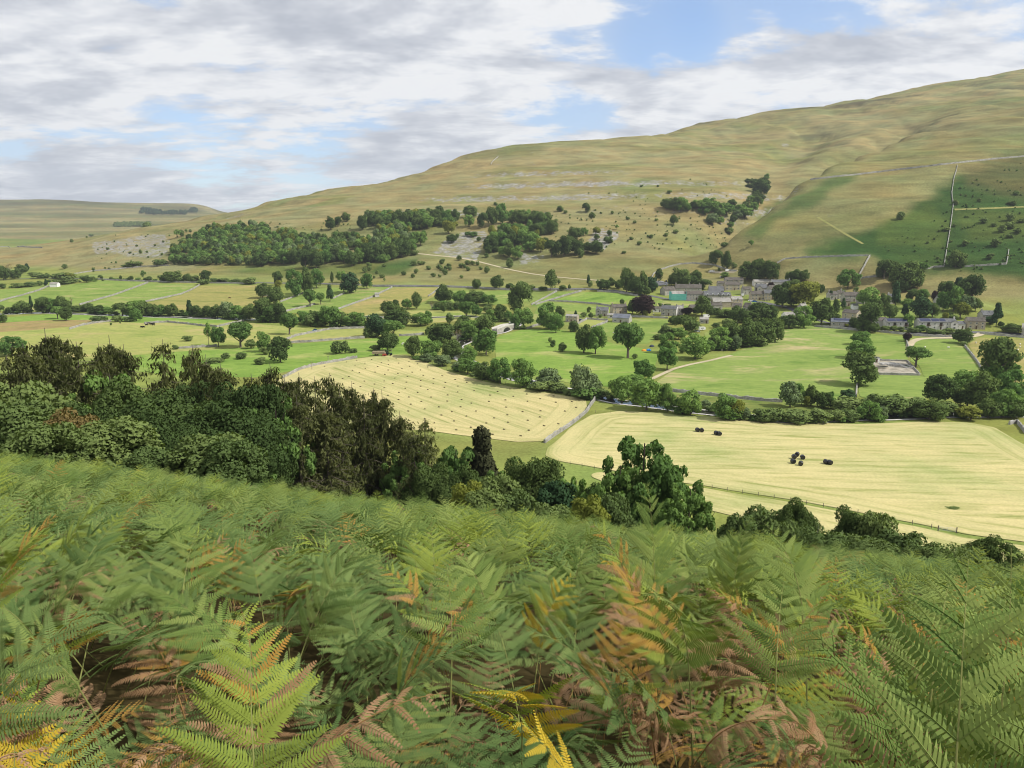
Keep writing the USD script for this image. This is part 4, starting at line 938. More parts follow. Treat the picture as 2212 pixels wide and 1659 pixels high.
row("on the scree-streaked spur", *Z1, [(560, 787, 753, 44, "shrub"), (810, 804, 778, 26, "shrub"), (1150, 770, 730, 120, "shrub"), (1070, 774, 752, 44, "shrub"), (1200, 760, 728, 60, "shrub"), (1380, 758, 712, 105, "shrub"), (1530, 522, 458, 60, "sparse"), (1572, 508, 458, 42, "shrub"), (1610, 472, 443, 22, "shrub"), (1645, 474, 450, 24, "shrub"), (1625, 570, 538, 22, "shrub"), (620, 558, 533, 28, "shrub"), (790, 508, 486, 34, "shrub"), (750, 522, 506, 16, "shrub"),
    (930, 622, 604, 26, "shrub"), (1215, 655, 624, 26, "shrub"), (1180, 595, 578, 20, "shrub"), (1410, 560, 544, 20, "shrub"), (990, 556, 542, 14, "shrub"), (1125, 655, 640, 26, "shrub"), (1400, 670, 650, 24, "shrub"), (1270, 650, 632, 20, "shrub"), (1340, 590, 576, 18, "shrub"), (945, 795, 778, 24, "shrub"), (910, 786, 772, 14, "shrub")])
row("above the pastures by the roadside barn", *Z2, [(190, 930, 823, 85), (330, 1030, 828, 135, "ash"), (440, 1005, 808, 115), (525, 955, 803, 105, "ash"), (200, 965, 898, 75, "yellow"), (165, 1095, 943, 115), (60, 1040, 928, 125), (660, 925, 828, 36, "oval"), (740, 905, 818, 75, "ash"), (810, 1000, 848, 165, "yew"), (960, 960, 838, 95, "ash"), (640, 1070, 943, 85, "conifer"), (470, 1115, 983, 115, "oak"), (560, 1095, 1003, 95, "oak"), (95, 1100, 1040, 40, "ash")])
row("in hedgerow above the blue car", *Z2, [(60, 1245, 1068, 175), (200, 1250, 1108, 150), (410, 1265, 1163, 125, "ash"), (510, 1282, 1153, 95), (640, 1288, 1128, 165, "ash"), (730, 1282, 1168, 115), (860, 1290, 1173, 175, "ash"), (470, 1288, 1198, 85, "shrub"), (930, 1290, 1215, 40, "ash"), (120, 1250, 1120, 120, "oak")], hedge=True)
row("in meadows below the blue car", *Z2, [(290, 1355, 1193, 142, "oak"), (210, 1595, 1403, 195), (60, 1505, 1343, 105, "ash"), (75, 1528, 1468, 85, "shrub"), (40, 1612, 1558, 95, "shrub"), (700, 1522, 1418, 115, "shrub"), (770, 1518, 1428, 70, "shrub"), (840, 1512, 1478, 75, "shrub")])
row("in the round clump above the tractor", *Z2, [(1150, 1185, 1083, 165), (1230, 1285, 1138, 195), (1030, 1375, 1203, 175, "yew"), (1190, 1385, 1253, 155, "oak"), (1140, 1498, 1352, 158, "sycamore"), (970, 1380, 1298, 90, "shrub"), (1030, 1492, 1448, 90, "shrub"), (1210, 1140, 1065, 60)], hedge=True)
row("in middle meadows above the river", *Z2, [(1390, 1135, 1003, 88, "oval"), (1310, 1138, 1058, 90, "ash"), (1420, 1280, 1178, 155, "ash"), (1480, 1272, 1168, 85, "ash"), (1670, 1264, 1183, 68, "shrub"), (1800, 1258, 1198, 85, "shrub"), (1620, 1163, 1088, 52), (1820, 1220, 1083, 135, "oak"), (1480, 1358, 1308, 42, "shrub"), (1905, 960, 878, 66), (2080, 960, 858, 118), (2190, 964, 918, 72)])
row("in the tree belt left of the stone bridge", *Z2, [(1620, 1085, 948, 145), (1770, 1095, 988, 115, "ash"), (1900, 1085, 983, 165), (2010, 1100, 1018, 145, "ash"), (1520, 1145, 1078, 85, "dead"), (1580, 1140, 1083, 85), (1680, 1145, 1073, 85, "shrub"), (1740, 1145, 1088, 75, "shrub"), (1900, 1195, 1108, 95, "ash"), (2000, 1175, 1118, 95, "shrub"), (2110, 1245, 1113, 115), (2020, 1250, 1153, 95, "ash"), (2180, 1245, 1158, 75, "ash"), (1840, 1110, 1020, 90)], hedge=True)
row("along river between hay and bridge", *Z2, [(1600, 1425, 1263, 215), (1770, 1400, 1243, 120), (1850, 1410, 1253, 175, "ash"), (1970, 1405, 1213, 185), (1990, 1530, 1328, 195, "ash"), (1360, 1550, 1393, 125), (1500, 1565, 1428, 155, "ash"), (1690, 1565, 1403, 155), (1840, 1605, 1463, 155, "ash"), (1740, 1435, 1328, 135, "dead"), (1480, 1592, 1528, 115, "willow"), (1610, 1625, 1538, 175, "willow")], hedge=True)
row("along river by left hay field", *Y6, [(1960, 650, 515, 155), (2110, 685, 488, 185, "ash"), (1830, 595, 468, 185, "ash"), (2050, 640, 560, 110, "willow"), (2060, 668, 620, 70, "willow"), (1740, 570, 500, 110, "willow"), (1940, 635, 585, 100, "willow")], hedge=True)
row("right of the stone bridge", *Z3, [(70, 1180, 938, 195), (320, 1310, 1113, 185, "ash"), (380, 1342, 1198, 105, "ash"), (410, 1235, 1128, 75), (100, 1295, 1148, 185, "ash"), (30, 1305, 1188, 85, "ash"), (535, 1334, 1248, 85, "shrub"), (40, 1312, 1280, 40, "shrub"), (100, 1312, 1282, 50, "shrub")])
row("along road below the hill path", *Z3, [(335, 974, 818, 104, "oval"), (660, 925, 848, 48, "conifer"), (675, 948, 898, 34, "shrub"), (790, 970, 883, 105), (855, 950, 873, 60), (440, 973, 933, 64, "shrub"), (495, 972, 928, 28, "oval"), (120, 968, 923, 44), (175, 968, 928, 44, "shrub"), (405, 922, 883, 28, "shrub"), (740, 960, 890, 30, "sparse"), (265, 972, 944, 70, "shrub")])
row("beside the village car park", *Z3, [(990, 995, 783, 145), (1060, 1005, 828, 135), (1130, 1005, 798, 95, "oval"), (1200, 955, 858, 130, "yew"), (1165, 1018, 938, 85), (1085, 1015, 878, 135), (1268, 898, 783, 80, "oval"), (1215, 990, 900, 95, "yew"), (925, 960, 880, 90)])
row("in clump right of car park", *Z3, [(1460, 945, 768, 178), (1590, 905, 798, 105), (1650, 965, 878, 165), (1410, 905, 828, 115), (1540, 920, 830, 120), (1380, 935, 850, 80)])
row("at the mouth of the gill above the vans", *Z3, [(1760, 755, 643, 115), (1850, 795, 658, 85), (1915, 782, 738, 48, "shrub"), (1790, 805, 780, 20, "shrub"), (1730, 720, 650, 60)])
row("behind the top row of village houses", *Z3, [(2030, 885, 723, 185), (2130, 885, 698, 155), (2200, 885, 718, 115), (1840, 860, 815, 80, "ash"), (2085, 890, 760, 160)])
row("left of the white-gabled house", *Z3, [(1130, 1195, 1018, 210, "copper"), (1150, 1140, 1012, 120, "ash"), (1040, 1175, 1058, 95), (1150, 1204, 1138, 54, "yellow"), (665, 1168, 1113, 42), (680, 1214, 1163, 42), (620, 1204, 1163, 64, "shrub"), (550, 1194, 1146, 44, "conifer"), (950, 1094, 1043, 42), (765, 1208, 1178, 42, "shrub"), (1185, 1180, 1020, 60, "copper"), (1280, 1115, 1080, 40, "shrub"), (1340, 1115, 1085, 70, "shrub")])
row("below the green-netted house", *Z3, [(1640, 1195, 1018, 145), (1700, 1195, 1098, 95), (1510, 1190, 1120, 110, "copper"), (1660, 1110, 1020, 110), (1590, 1180, 1110, 60)])
row("standing in the bright green meadow", *Z3, [(620, 1515, 1303, 155), (720, 1525, 1308, 150, "ash"), (1000, 1560, 1293, 235, "oak"), (1060, 1568, 1528, 48, "shrub"), (330, 1424, 1383, 32, "shrub"), (355, 1464, 1408, 52, "shrub"), (435, 1504, 1428, 62, "shrub")])
row("below the white-gabled house", *Z3, [(1500, 1345, 1183, 235), (1400, 1265, 1193, 115), (1330, 1385, 1278, 155, "shrub"), (1440, 1395, 1288, 145, "ash"), (1350, 1515, 1338, 195, "ash"), (1580, 1565, 1338, 265, "ash"), (1340, 1660, 1453, 205, "ash"), (1470, 1515, 1448, 75, "shrub"), (1260, 1400, 1345, 80, "shrub"), (1700, 1500, 1400, 110, "ash")])
row("in belt above the parched field", *Z3, [(1800, 1485, 1318, 185, "ash"), (1890, 1465, 1258, 165), (2050, 1465, 1248, 195), (2180, 1445, 1243, 175), (1930, 1492, 1383, 95, "willow"), (1740, 1490, 1380, 100)], hedge=True)
row("in gardens below the big barn", *Z3, [(1840, 1205, 1128, 185), (1950, 1255, 1108, 155), (2150, 1235, 1078, 225), (2050, 1245, 1148, 205), (1760, 1185, 1118, 95), (1870, 1290, 1210, 110, "shrub"), (1760, 1300, 1255, 80, "shrub"), (2100, 1190, 1095, 120)])
row("on the rocky fell above the village", *Z3, [(1395, 412, 323, 84, "oval"), (1360, 135, 105, 44, "shrub"), (640, 302, 218, 74), (415, 292, 243, 64, "shrub"), (690, 357, 298, 64), (1000, 362, 338, 30, "shrub"), (1060, 395, 370, 40, "shrub"), (865, 312, 286, 34, "shrub"), (1200, 522, 490, 50, "shrub"), (1330, 508, 474, 40, "shrub"), (1415, 482, 448, 50, "shrub"), (1100, 582, 546, 44, "shrub"), (1030, 535, 510, 40, "shrub"), (965, 655, 630, 40, "shrub"), (1510, 530, 514, 30, "shrub"), (1245, 375, 350, 34, "shrub"), (1120, 80, 62, 36, "shrub"), (1260, 80, 60, 28, "shrub"), (1010, 150 + 210, 340, 24, "shrub"), (905, 450, 405, 44, "sparse"), (460, 308, 280, 40, "shrub")])
row("in the gill and on its left bank", *Z3, [(1340, 272, 183, 105), (1460, 295, 183, 105, "ash"), (1400, 285, 188, 95), (1600, 275, 203, 105, "ash"), (1700, 305, 188, 155, "ash"), (1790, 335, 238, 125, "ash"), (1730, 404, 318, 115, "willow"), (1850, 325, 228, 105, "ash"), (1900, 265, 198, 75), (2010, 345, 268, 135, "ash"), (2100, 235, 158, 95), (2080, 295, 218, 85, "ash"), (2150, 155, 18, 135), (2040, 45, 13, 65), (2060, 85, 58, 125, "shrub"), (1650, 320, 240, 90, "ash"), (1950, 310, 240, 80, "ash"), (2170, 100, 40, 90), (1560, 265, 215, 70), (1520, 290, 235, 60, "ash"), (1830, 600, 560, 60, "shrub"), (1880, 490, 440, 70, "shrub"), (2065, 600, 545, 45, "sparse"), (2130, 240, 180, 70, "ash"), (2090, 60, 10, 60), (2120, 110, 60, 70, "ash"), (2110, 180, 120, 70), (2060, 220, 160, 70, "ash"), (2020, 270, 215, 70), (1985, 300, 240, 70, "ash"), (1950, 350, 290, 80, "willow"), (1910, 390, 330, 60), (1890, 430, 385, 60, "ash"), (1860, 470, 430, 50), (1760, 270, 210, 70), (1660, 260, 200, 70, "ash"), (2180, 60, 5, 60), (2200, 20, -30, 50, "ash"), (2150, 200, 150, 60), (1800, 400, 345, 60, "ash")])
row("in wood right of the scree", *Z3, [(345, 485, 368, 105), (215, 425, 308, 135), (210, 500, 408, 105), (60, 405, 298, 125), (540, 535, 433, 105), (725, 494, 438, 75, "yellow"), (835, 565, 513, 75, "shrub"), (725, 660, 558, 115), (340, 685, 558, 115), (450, 680, 528, 135), (560, 665, 538, 125), (650, 645, 568, 95), (620, 504, 438, 64, "ash"), (110, 585, 458, 145, "ash"), (50, 705, 598, 95, "ash"), (180, 605, 498, 125, "ash"), (250, 645, 538, 105, "yellow"), (510, 600, 520, 80), (150, 640, 560, 100, "ash"), (290, 600, 530, 90), (400, 620, 560, 80), (20, 560, 440, 100, "yellow"), (590, 690, 620, 60, "shrub"), (840, 500, 455, 40, "shrub"), (730, 535, 495, 50, "shrub"), (280, 470, 400, 70, "ash")])
row("along top of the hillside wood", *Z2, [(645, 452, 352, 84), (710, 424, 348, 64), (775, 380, 312, 74), (920, 450, 330, 84), (1010, 420, 318, 84), (1070, 440, 350, 90), (1160, 345, 300, 50, "shrub"), (1230, 420, 298, 100), (1300, 440, 298, 90), (1390, 440, 315, 100), (1480, 440, 330, 110, "ash"), (1570, 410, 290, 90), (1640, 400, 295, 90, "ash"), (1720, 385, 288, 70), (1665, 485, 385, 105, "yellow"), (1850, 345, 248, 110), (1840, 425, 330, 90, "ash"), (1690, 562, 498, 90), (1960, 435, 320, 95), (2040, 415, 280, 110), (2130, 395, 250, 110, "ash"), (2070, 240, 215, 34, "shrub"), (1740, 520, 486, 30, "shrub"), (1925, 548, 516, 40, "shrub"), (1880, 510, 470, 70, "ash"), (1830, 505, 470, 50, "ash"), (2040, 520, 430, 80, "yellow"), (2150, 480, 400, 110, "ash")])
row("hugging the scree's right side", *Z2, [(2030, 640, 520, 120), (2120, 620, 490, 130, "ash"), (2060, 590, 480, 100, "ash"), (2180, 600, 450, 130), (2010, 655, 590, 70), (2140, 680, 600, 90, "ash"), (2190, 690, 580, 80), (1990, 690, 655, 40, "shrub"), (2190, 775, 705, 60, "shrub")])
for seed in range(1):
    specs = [(1370, 668, 630, 64), (940, 820, 782, 44), (980, 805, 768, 36), (1045, 832, 802, 30), (1280, 842, 808, 40), (1355, 865, 835, 38), (1385, 828, 790, 34), (1610, 745, 706, 50), (1580, 790, 752, 44), (1640, 800, 765, 40), (1600, 805, 770, 34), (1640, 840, 803, 42), (1675, 800, 765, 34), (1755, 715, 678, 46), (1775, 775, 742, 44), (1800, 780, 750, 34), (1830, 752, 715, 42), (1870, 755, 722, 40), (1915, 760, 726, 30), (1830, 805, 772, 40), (1995, 825, 770, 44), (1665, 770, 745, 40), (1450, 750, 725, 26), (1490, 795, 765, 46), (1090, 865, 830, 40), (1110, 895, 868, 20), (1530, 858, 828, 40), (1585, 860, 838, 34), (1775, 868, 842, 34), (1360, 760, 725, 50), (1420, 755, 722, 50), (975, 770, 735, 50), (1110, 770, 745, 34), (1020, 870, 850, 26), (1625, 820, 790, 34), (1940, 795, 770, 34)]
    row("dotted between hill path and road", *Z2, specs, "shrub")
row("at foot of the hillside wood", *Z2, [(40, 765, 660, 110), (130, 740, 640, 110, "ash"), (240, 750, 640, 120, "ash"), (330, 745, 630, 100), (430, 785, 640, 140), (520, 780, 650, 120), (610, 740, 630, 110, "ash"), (700, 720, 600, 110), (760, 740, 640, 90, "ash"), (830, 765, 650, 110), (900, 740, 620, 100, "ash"), (980, 730, 590, 120), (1060, 720, 590, 110), (1100, 730, 680, 80, "ash"), (1170, 705, 570, 120), (1260, 690, 550, 120), (1310, 670, 560, 90), (1350, 640, 540, 80, "ash"), (1420, 590, 480, 100, "ash")])
row("on the right-hand bracken fell", *Z4, [(2090, 372, 310, 64, "shrub"), (2020, 472, 418, 64, "shrub"), (2090, 442, 388, 74, "shrub"), (1920, 704, 658, 64, "shrub"), (1140, 362, 298, 64, "shrub"), (2190, 388, 358, 64, "shrub"), (2110, 238, 203, 64, "shrub"), (1620, 234, 198, 48, "shrub"), (1860, 392, 348, 64, "shrub"), (1960, 595, 538, 74, "shrub"), (1540, 460, 430, 50, "shrub"), (2140, 150, 120, 50, "shrub"), (1950, 420, 390, 44, "shrub"), (2160, 480, 440, 60, "shrub"), (1620, 774, 648, 145), (1660, 775, 690, 90), (2090, 520, 490, 50, "shrub"), (1820, 210, 180, 34, "shrub"), (1610, 425, 400, 34, "shrub"), (1700, 585, 545, 60, "shrub")])
row("in the middle of the village", *Z4, [(300, 1125, 888, 270, "yellow"), (120, 1125, 898, 190), (40, 890, 728, 135), (240, 900, 793, 115), (190, 895, 798, 105), (310, 895, 793, 95), (690, 955, 783, 195, "ash"), (440, 1005, 918, 75), (470, 995, 918, 45, "oval"), (540, 1055, 973, 74, "conifer"), (650, 995, 963, 44, "shrub"), (760, 990, 943, 54, "shrub"), (230, 940, 880, 140), (20, 985, 900, 60, "copper"), (200, 1110, 930, 160)])
row("above the solar-roofed terrace", *Z4, [(460, 1265, 1038, 215), (310, 1295, 1108, 175, "ash"), (580, 1205, 1048, 75, "oval"), (650, 1135, 1038, 64, "conifer"), (870, 1125, 938, 195, "ash"), (870, 1335, 1078, 225), (740, 1305, 1208, 105), (1100, 1105, 898, 135, "conifer"), (1320, 1065, 958, 115, "ash"), (1150, 985, 878, 155), (1050, 1225, 1088, 135), (1045, 1215, 1128, 114, "yellow"), (1180, 1205, 1088, 95, "conifer"), (1310, 1215, 1028, 180, "yew"), (1420, 1205, 1078, 105), (950, 1180, 1060, 110), (1200, 1130, 1040, 110, "ash"), (20, 1240, 1090, 120), (180, 1300, 1180, 170), (60, 1420, 1210, 190), (560, 1260, 1150, 110), (390, 1230, 1110, 120), (1000, 1120, 1000, 110), (1240, 1080, 960, 110)])
row("in front of the solar-roofed terrace", *Z4, [(1200, 1305, 1178, 115, "ash"), (1320, 1335, 1268, 85, "ash"), (820, 1340, 1200, 130), (900, 1340, 1240, 110), (1010, 1325, 1275, 80, "shrub"), (1090, 1325, 1280, 80, "shrub"), (1250, 1335, 1290, 120, "shrub"), (1400, 1345, 1300, 130, "shrub"), (1480, 1350, 1310, 120, "shrub"), (1560, 1350, 1300, 110, "shrub"), (680, 1290, 1262, 44, "yellow"), (1145, 1330, 1285, 60, "shrub")])
row("in group below the bracken fell", *Z4, [(1200, 965, 758, 235), (1000, 875, 728, 155), (1080, 835, 738, 145), (1270, 955, 838, 115), (1330, 805, 738, 95, "ash"), (1110, 930, 800, 140), (1160, 860, 765, 120)])
row("around the slate house on the right", *Z4, [(1760, 1045, 868, 215), (1640, 1005, 878, 135, "conifer"), (1540, 1015, 898, 125), (1510, 1155, 998, 115, "ash"), (1600, 1155, 968, 125, "ash"), (1660, 1215, 1098, 145, "yellow"), (1700, 1155, 1028, 155, "willow"), (1790, 1155, 1058, 95, "oval"), (1530, 1245, 1173, 54, "yellow"), (1560, 1225, 1168, 64), (1700, 990, 880, 120), (1440, 1080, 990, 60, "copper"), (1590, 1240, 1190, 90, "shrub")])
row("at the right end of the village", *Z4, [(1970, 1285, 1078, 155, "conifer"), (1920, 1265, 1198, 95, "yew"), (2100, 1345, 1258, 175), (1840, 1265, 1223, 64, "yellow"), (1680, 1435, 1288, 165), (1690, 1452, 1408, 64, "shrub"), (1200, 1415, 1338, 84, "copper"), (1780, 1290, 1250, 70, "shrub"), (2010, 1290, 1240, 60)])
row("in the file crossing green fields", *Z4, [(810, 1445, 1338, 145, "ash"), (800, 1565, 1428, 215, "ash"), (785, 1790, 1538, 290)])
row("near the walled yard", *Y8, [(1275, 535, 378, 215, "oak"), (290, 866, 688 + 60, 90, "ash"), (190, 885, 688, 175, "willow"), (370, 875, 718, 115), (480, 895, 758, 135), (545, 895, 768, 75, "ash"), (680, 855, 748, 135, "yew"), (330, 885, 798, 64, "yellow"), (250, 830, 690, 90, "ash")])
row("at right edge beyond the hay", *Y8, [(1470, 855, 628, 245), (1700, 775, 588, 200, "ash"), (1960, 695, 330, 300), (2000, 690, 468, 250, "ash"), (1840, 905, 618, 230), (2110, 835, 598, 230, "ash"), (2030, 975, 748, 190, "ash"), (2100, 975, 838, 200), (1720, 880, 740, 170), (1660, 860, 770, 120), (1900, 980, 830, 180), (2180, 960, 800, 160, "ash"), (1790, 830, 700, 120, "dead")])
row("in riverside hedge beyond the hay", *Y8, [(60, 1010, 908, 155, "shrub"), (-60, 1005, 915, 150, "shrub"), (260, 1018, 908, 225, "shrub"), (430, 1018, 918, 185, "shrub"), (590, 1008, 918, 135, "shrub"), (700, 1008, 913, 145, "shrub"), (870, 1002, 848, 175, "ash"), (990, 996, 888, 95, "willow"), (720, 925, 808, 265, "shrub"), (900, 935, 795, 180, "shrub"), (1080, 955, 798, 250, "shrub"), (1250, 955, 818, 200, "shrub"), (1390, 996, 828, 240), (1550, 955, 838, 185, "shrub"), (1750, 996, 898, 215, "yellow"), (640, 930, 840, 120, "shrub")], hedge=True)
row("along river beside both hay fields", *Y7, [(90, 710, 498, 225, "ash"), (310, 720, 568, 205, "willow"), (270, 745, 668, 205, "shrub"), (400, 755, 688, 145, "shrub"), (590, 800, 543, 195, "willow"), (690, 800, 618, 155, "willow"), (510, 780, 733, 105, "shrub"), (780, 805, 738, 125, "shrub"), (950, 840, 638, 205, "ash"), (1060, 710, 618, 185, "ash"), (1160, 910, 658, 275, "ash"), (1340, 925, 713, 135, "ash"), (1430, 935, 818, 74, "sparse"), (1540, 955, 758, 175, "ash"), (1670, 895, 828, 95, "willow"), (1850, 990, 798, 195, "ash"), (1930, 995, 828, 145, "yellow"), (2010, 995, 898, 95, "willow"), (2180, 1015, 918, 145, "shrub"), (1130, 645, 488, 175, "ash"), (970, 720, 640, 150)], hedge=True)
# the near wood on the slope under the bracken: column, top, distance ahead, width in metres
def near_tree(kindname, vx, vtop, Y, w, where, sink=0.0):
    b = atY(vx, Y)
    d = ray(vx, vtop)
    top = EYE[2] + d[2] / d[1] * Y
    hgt = max(2.0, top - b[2] + sink)
    tree(kindname, b - [0, 0, sink], hgt, max(w, 0.62 * hgt) if kindname.startswith("big") else w, where)


for k, (vx, vt, Y, w) in enumerate([(60, 735, 96, 9), (108, 700, 104, 9), (140, 716, 112, 8), (176, 730, 100, 8), (222, 732, 108, 7), (250, 715, 118, 9), (276, 735, 104, 8), (357, 724, 112, 8), (421, 735, 118, 7.5), (452, 757, 108, 7.5), (480, 775, 100, 8), (20, 760, 100, 8)]):
    near_tree("larch", vx, vt, Y, w * 2.5, "at near wood's left end")
for k, (vx, vt, Y, w) in enumerate([(585, 777, 112, 7), (612, 800, 102, 8), (646, 797, 116, 7), (678, 806, 106, 7.5), (714, 798, 112, 7.5), (735, 830, 104, 7), (760, 816, 114, 7), (785, 850, 106, 7), (806, 832, 112, 7.5), (826, 834, 108, 6.5), (862, 882, 108, 7.5), (914, 897, 112, 8), (890, 930, 102, 8), (640, 850, 96, 8), (700, 870, 98, 8), (545, 800, 106, 8)]):
    near_tree("larch", vx, vt, Y, w * 2.5, "in row before left hay field")
for kd, vx, vt, Y, w in [("bigsyc", 360, 832, 84, 17), ("bigsyc", 470, 860, 78, 13), ("bigsyc", 540, 792, 96, 10), ("bigsyc", 250, 810, 92, 14), ("bigsyc", 190, 850, 88, 12), ("bigash", 235, 770, 100, 11), ("bigthorn", 40, 800, 86, 13), ("bigthorn", 20, 860, 66, 9), ("bigrust", 135, 880, 60, 5.5), ("bigthorn", 85, 900, 50, 6), ("bigthorn", 230, 900, 58, 8), ("bigsyc", 320, 880, 70, 9), ("bigthorn", 440, 925, 52, 7.5), ("bigthorn", 490, 945, 50, 5), ("bigsyc", 420, 800, 104, 12), ("bigsyc", 560, 880, 92, 9), ("bigash", 590, 850, 94, 9), ("bigthorn", 310, 960, 52, 5)]:
    near_tree(kd, vx, vt, Y, w, "left of the larch row")
for kd, vx, vt, Y, w in [("bigash", 985, 940, 112, 9), ("bigsyc", 930, 990, 100, 9), ("spruce", 1040, 905, 112, 15), ("bigsyc", 1000, 1000, 100, 8), ("bigthorn", 1075, 1020, 92, 8), ("bigsyc", 1156, 963, 102, 11), ("bigash", 1110, 985, 106, 7), ("bigyew", 1205, 1035, 84, 9), ("bigyel", 1010, 1035, 78, 6), ("bigthorn", 1120, 1045, 82, 7), ("bigash", 1250, 1015, 96, 8), ("bigsyc", 1290, 1040, 88, 7), ("bigthorn", 1040, 1055, 74, 6), ("bigyel", 1275, 1065, 72, 6), ("bigthorn", 1190, 1080, 68, 6), ("bigash", 870, 960, 104, 9)]:
    near_tree(kd, vx, vt, Y, w, "just below the central bracken")
for kd, vx, vt, Y, w in [("bigash", 1395, 921, 84, 11.5), ("bigash", 1345, 978, 82, 7), ("bigash", 1475, 1010, 82, 7.5), ("bigash", 1500, 1030, 76, 5), ("bigsyc", 1410, 1010, 88, 9), ("bigthorn", 1330, 1060, 78, 6)]:
    near_tree(kd, vx, vt, Y, w, "rising over the right hay field")
for kd, vx, vt, Y, w in [("bigsyc", 1735, 1070, 78, 7), ("bigthorn", 1665, 1078, 80, 7), ("bigsyc", 1882, 1082, 72, 7), ("bigthorn", 1930, 1100, 70, 5), ("twiggy", 1790, 1125, 62, 5), ("twiggy", 1850, 1140, 60, 5), ("bigthorn", 1990, 1135, 62, 6.5), ("bigthorn", 1820, 1150, 56, 5), ("bigthorn", 2060, 1165, 58, 5), ("bigthorn", 1620, 1105, 74, 5), ("bigsyc", 2195, 1155, 60, 6), ("bigthorn", 2140, 1175, 58, 5), ("twiggy", 2110, 1170, 56, 4), ("bigthorn", 1930, 1165, 52, 5), ("bigthorn", 1720, 1110, 66, 5)]:
    near_tree(kd, vx, vt, Y, w, "below the bracken on the right")

hr = np.random.default_rng(12)
by_w = {}
for w_, b, h_, wd in hedges:
    by_w.setdefault(w_, []).append((b, h_, wd))
for w_, items in by_w.items():
    items.sort(key=lambda q: q[0][0])
    for (b0, h0, w0), (b1, h1, w1) in zip(items[:-1], items[1:]):
        dd = np.hypot(*(b1 - b0)[:2])
        if dd < 2.6 * (w0 + w1) and dd > 0.2 * (w0 + w1):
            for q in ((0.5,) if dd < 1.2 * (w0 + w1) else (0.33, 0.67)):
                p = b0 + (b1 - b0) * q + [*hr.normal(0, 0.8, 2), 0]; p[2] = float(height(p[0], p[1]))
                hh_ = min(h0, h1) * hr.uniform(0.38, 0.6) + 0.8
                tree("hedge", p, hh_, hh_ * hr.uniform(1.6, 2.4), w_)

ORD = ["first", "second", "third", "fourth", "fifth", "sixth", "seventh", "eighth", "ninth", "tenth", "eleventh", "twelfth", "thirteenth", "fourteenth", "fifteenth", "sixteenth", "seventeenth", "eighteenth", "nineteenth", "twentieth"]
ORD += [f"twenty-{o}" for o in ORD[:9]] + ["thirtieth"] + [f"thirty-{o}" for o in ORD[:9]] + ["fortieth"] + [f"forty-{o}" for o in ORD[:9]] + ["fiftieth"]


def ordinals(items, key):
    """items in groups by key -> the words that single each out by its order from the left."""
    groups, out = {}, {}
    for i, it in enumerate(items):
        groups.setdefault(key(it), []).append(i)
    for g in groups.values():
        g.sort(key=lambda i: items[i][7])
        for r, i in enumerate(g):
            out[i] = "" if len(g) == 1 else ("leftmost" if r == 0 else "rightmost" if r == len(g) - 1 else f"{ORD[r]} from left")
    return out


order = ordinals(plants, lambda it: (it[0], it[6]))
variants = {k: sorted(q for q in K if q.rstrip("0123456789") == k) for k in KINDS}
seen = {}
for i, (kd, x, y, z, h, w, where, vx) in enumerate(plants):
    vs = variants[kd]; n = seen[kd] = seen.get(kd, -1) + 1
    nm, category, words = KINDS[kd]
    o = order[i]
    lab = f"{words} {where}" + (f", {o}" if o else "")
    t = UsdGeom.Xform.Define(stage, numbered(nm))
    t.AddTranslateOp().Set(Gf.Vec3d(x, y, z - 0.02 * h)); t.AddRotateZOp().Set(float(trng.uniform(0, 360)))
    ww = float(np.clip(w, 0.3 * h, 3.2 * h))
    t.AddScaleOp().Set(Gf.Vec3f(ww, ww * float(trng.uniform(0.85, 1.1)), h))
    t.GetPrim().GetReferences().AddInternalReference(K[vs[n % len(vs)]])
    t.GetPrim().SetInstanceable(True)
    assert len(lab.split()) <= 16, lab
    tag(t.GetPrim(), lab, category, f"trees and bushes {where}")
print(len(plants), "plants")


def scatter(name, protos, pos, rot, scale, label, category=None, kind="stuff"):
    """Many alike pieces nobody would count, as one object."""
    pi = UsdGeom.PointInstancer.Define(stage, numbered(name))
    paths = []
    for k, (m, mt) in enumerate(protos):
        q = obj(f"piece_{k}" if k else "piece", m[:2], mt, pi.GetPrim(), normals=m[2] if len(m) == 3 else None)
        paths.append(q.GetPath())
    pi.CreatePrototypesRel().SetTargets(paths)
    n = len(pos)
    rng = np.random.default_rng(n)
    pi.CreateProtoIndicesAttr(Vt.IntArray.FromNumpy(rng.integers(0, len(protos), n).astype(np.int32)))
    pi.CreatePositionsAttr(Vt.Vec3fArray.FromNumpy(np.asarray(pos, np.float32)))
    q = np.asarray(rot, float)
    pi.CreateOrientationsAttr(Vt.QuathArray([Gf.Quath(float(a), float(b), float(c), float(d)) for a, b, c, d in q]))
    pi.CreateScalesAttr(Vt.Vec3fArray.FromNumpy(np.asarray(scale, np.float32)))
    return tag(pi.GetPrim(), label, category, kind=kind)


def zquat(a):
    return np.stack([np.cos(a / 2), 0 * a, 0 * a, np.sin(a / 2)], 1)


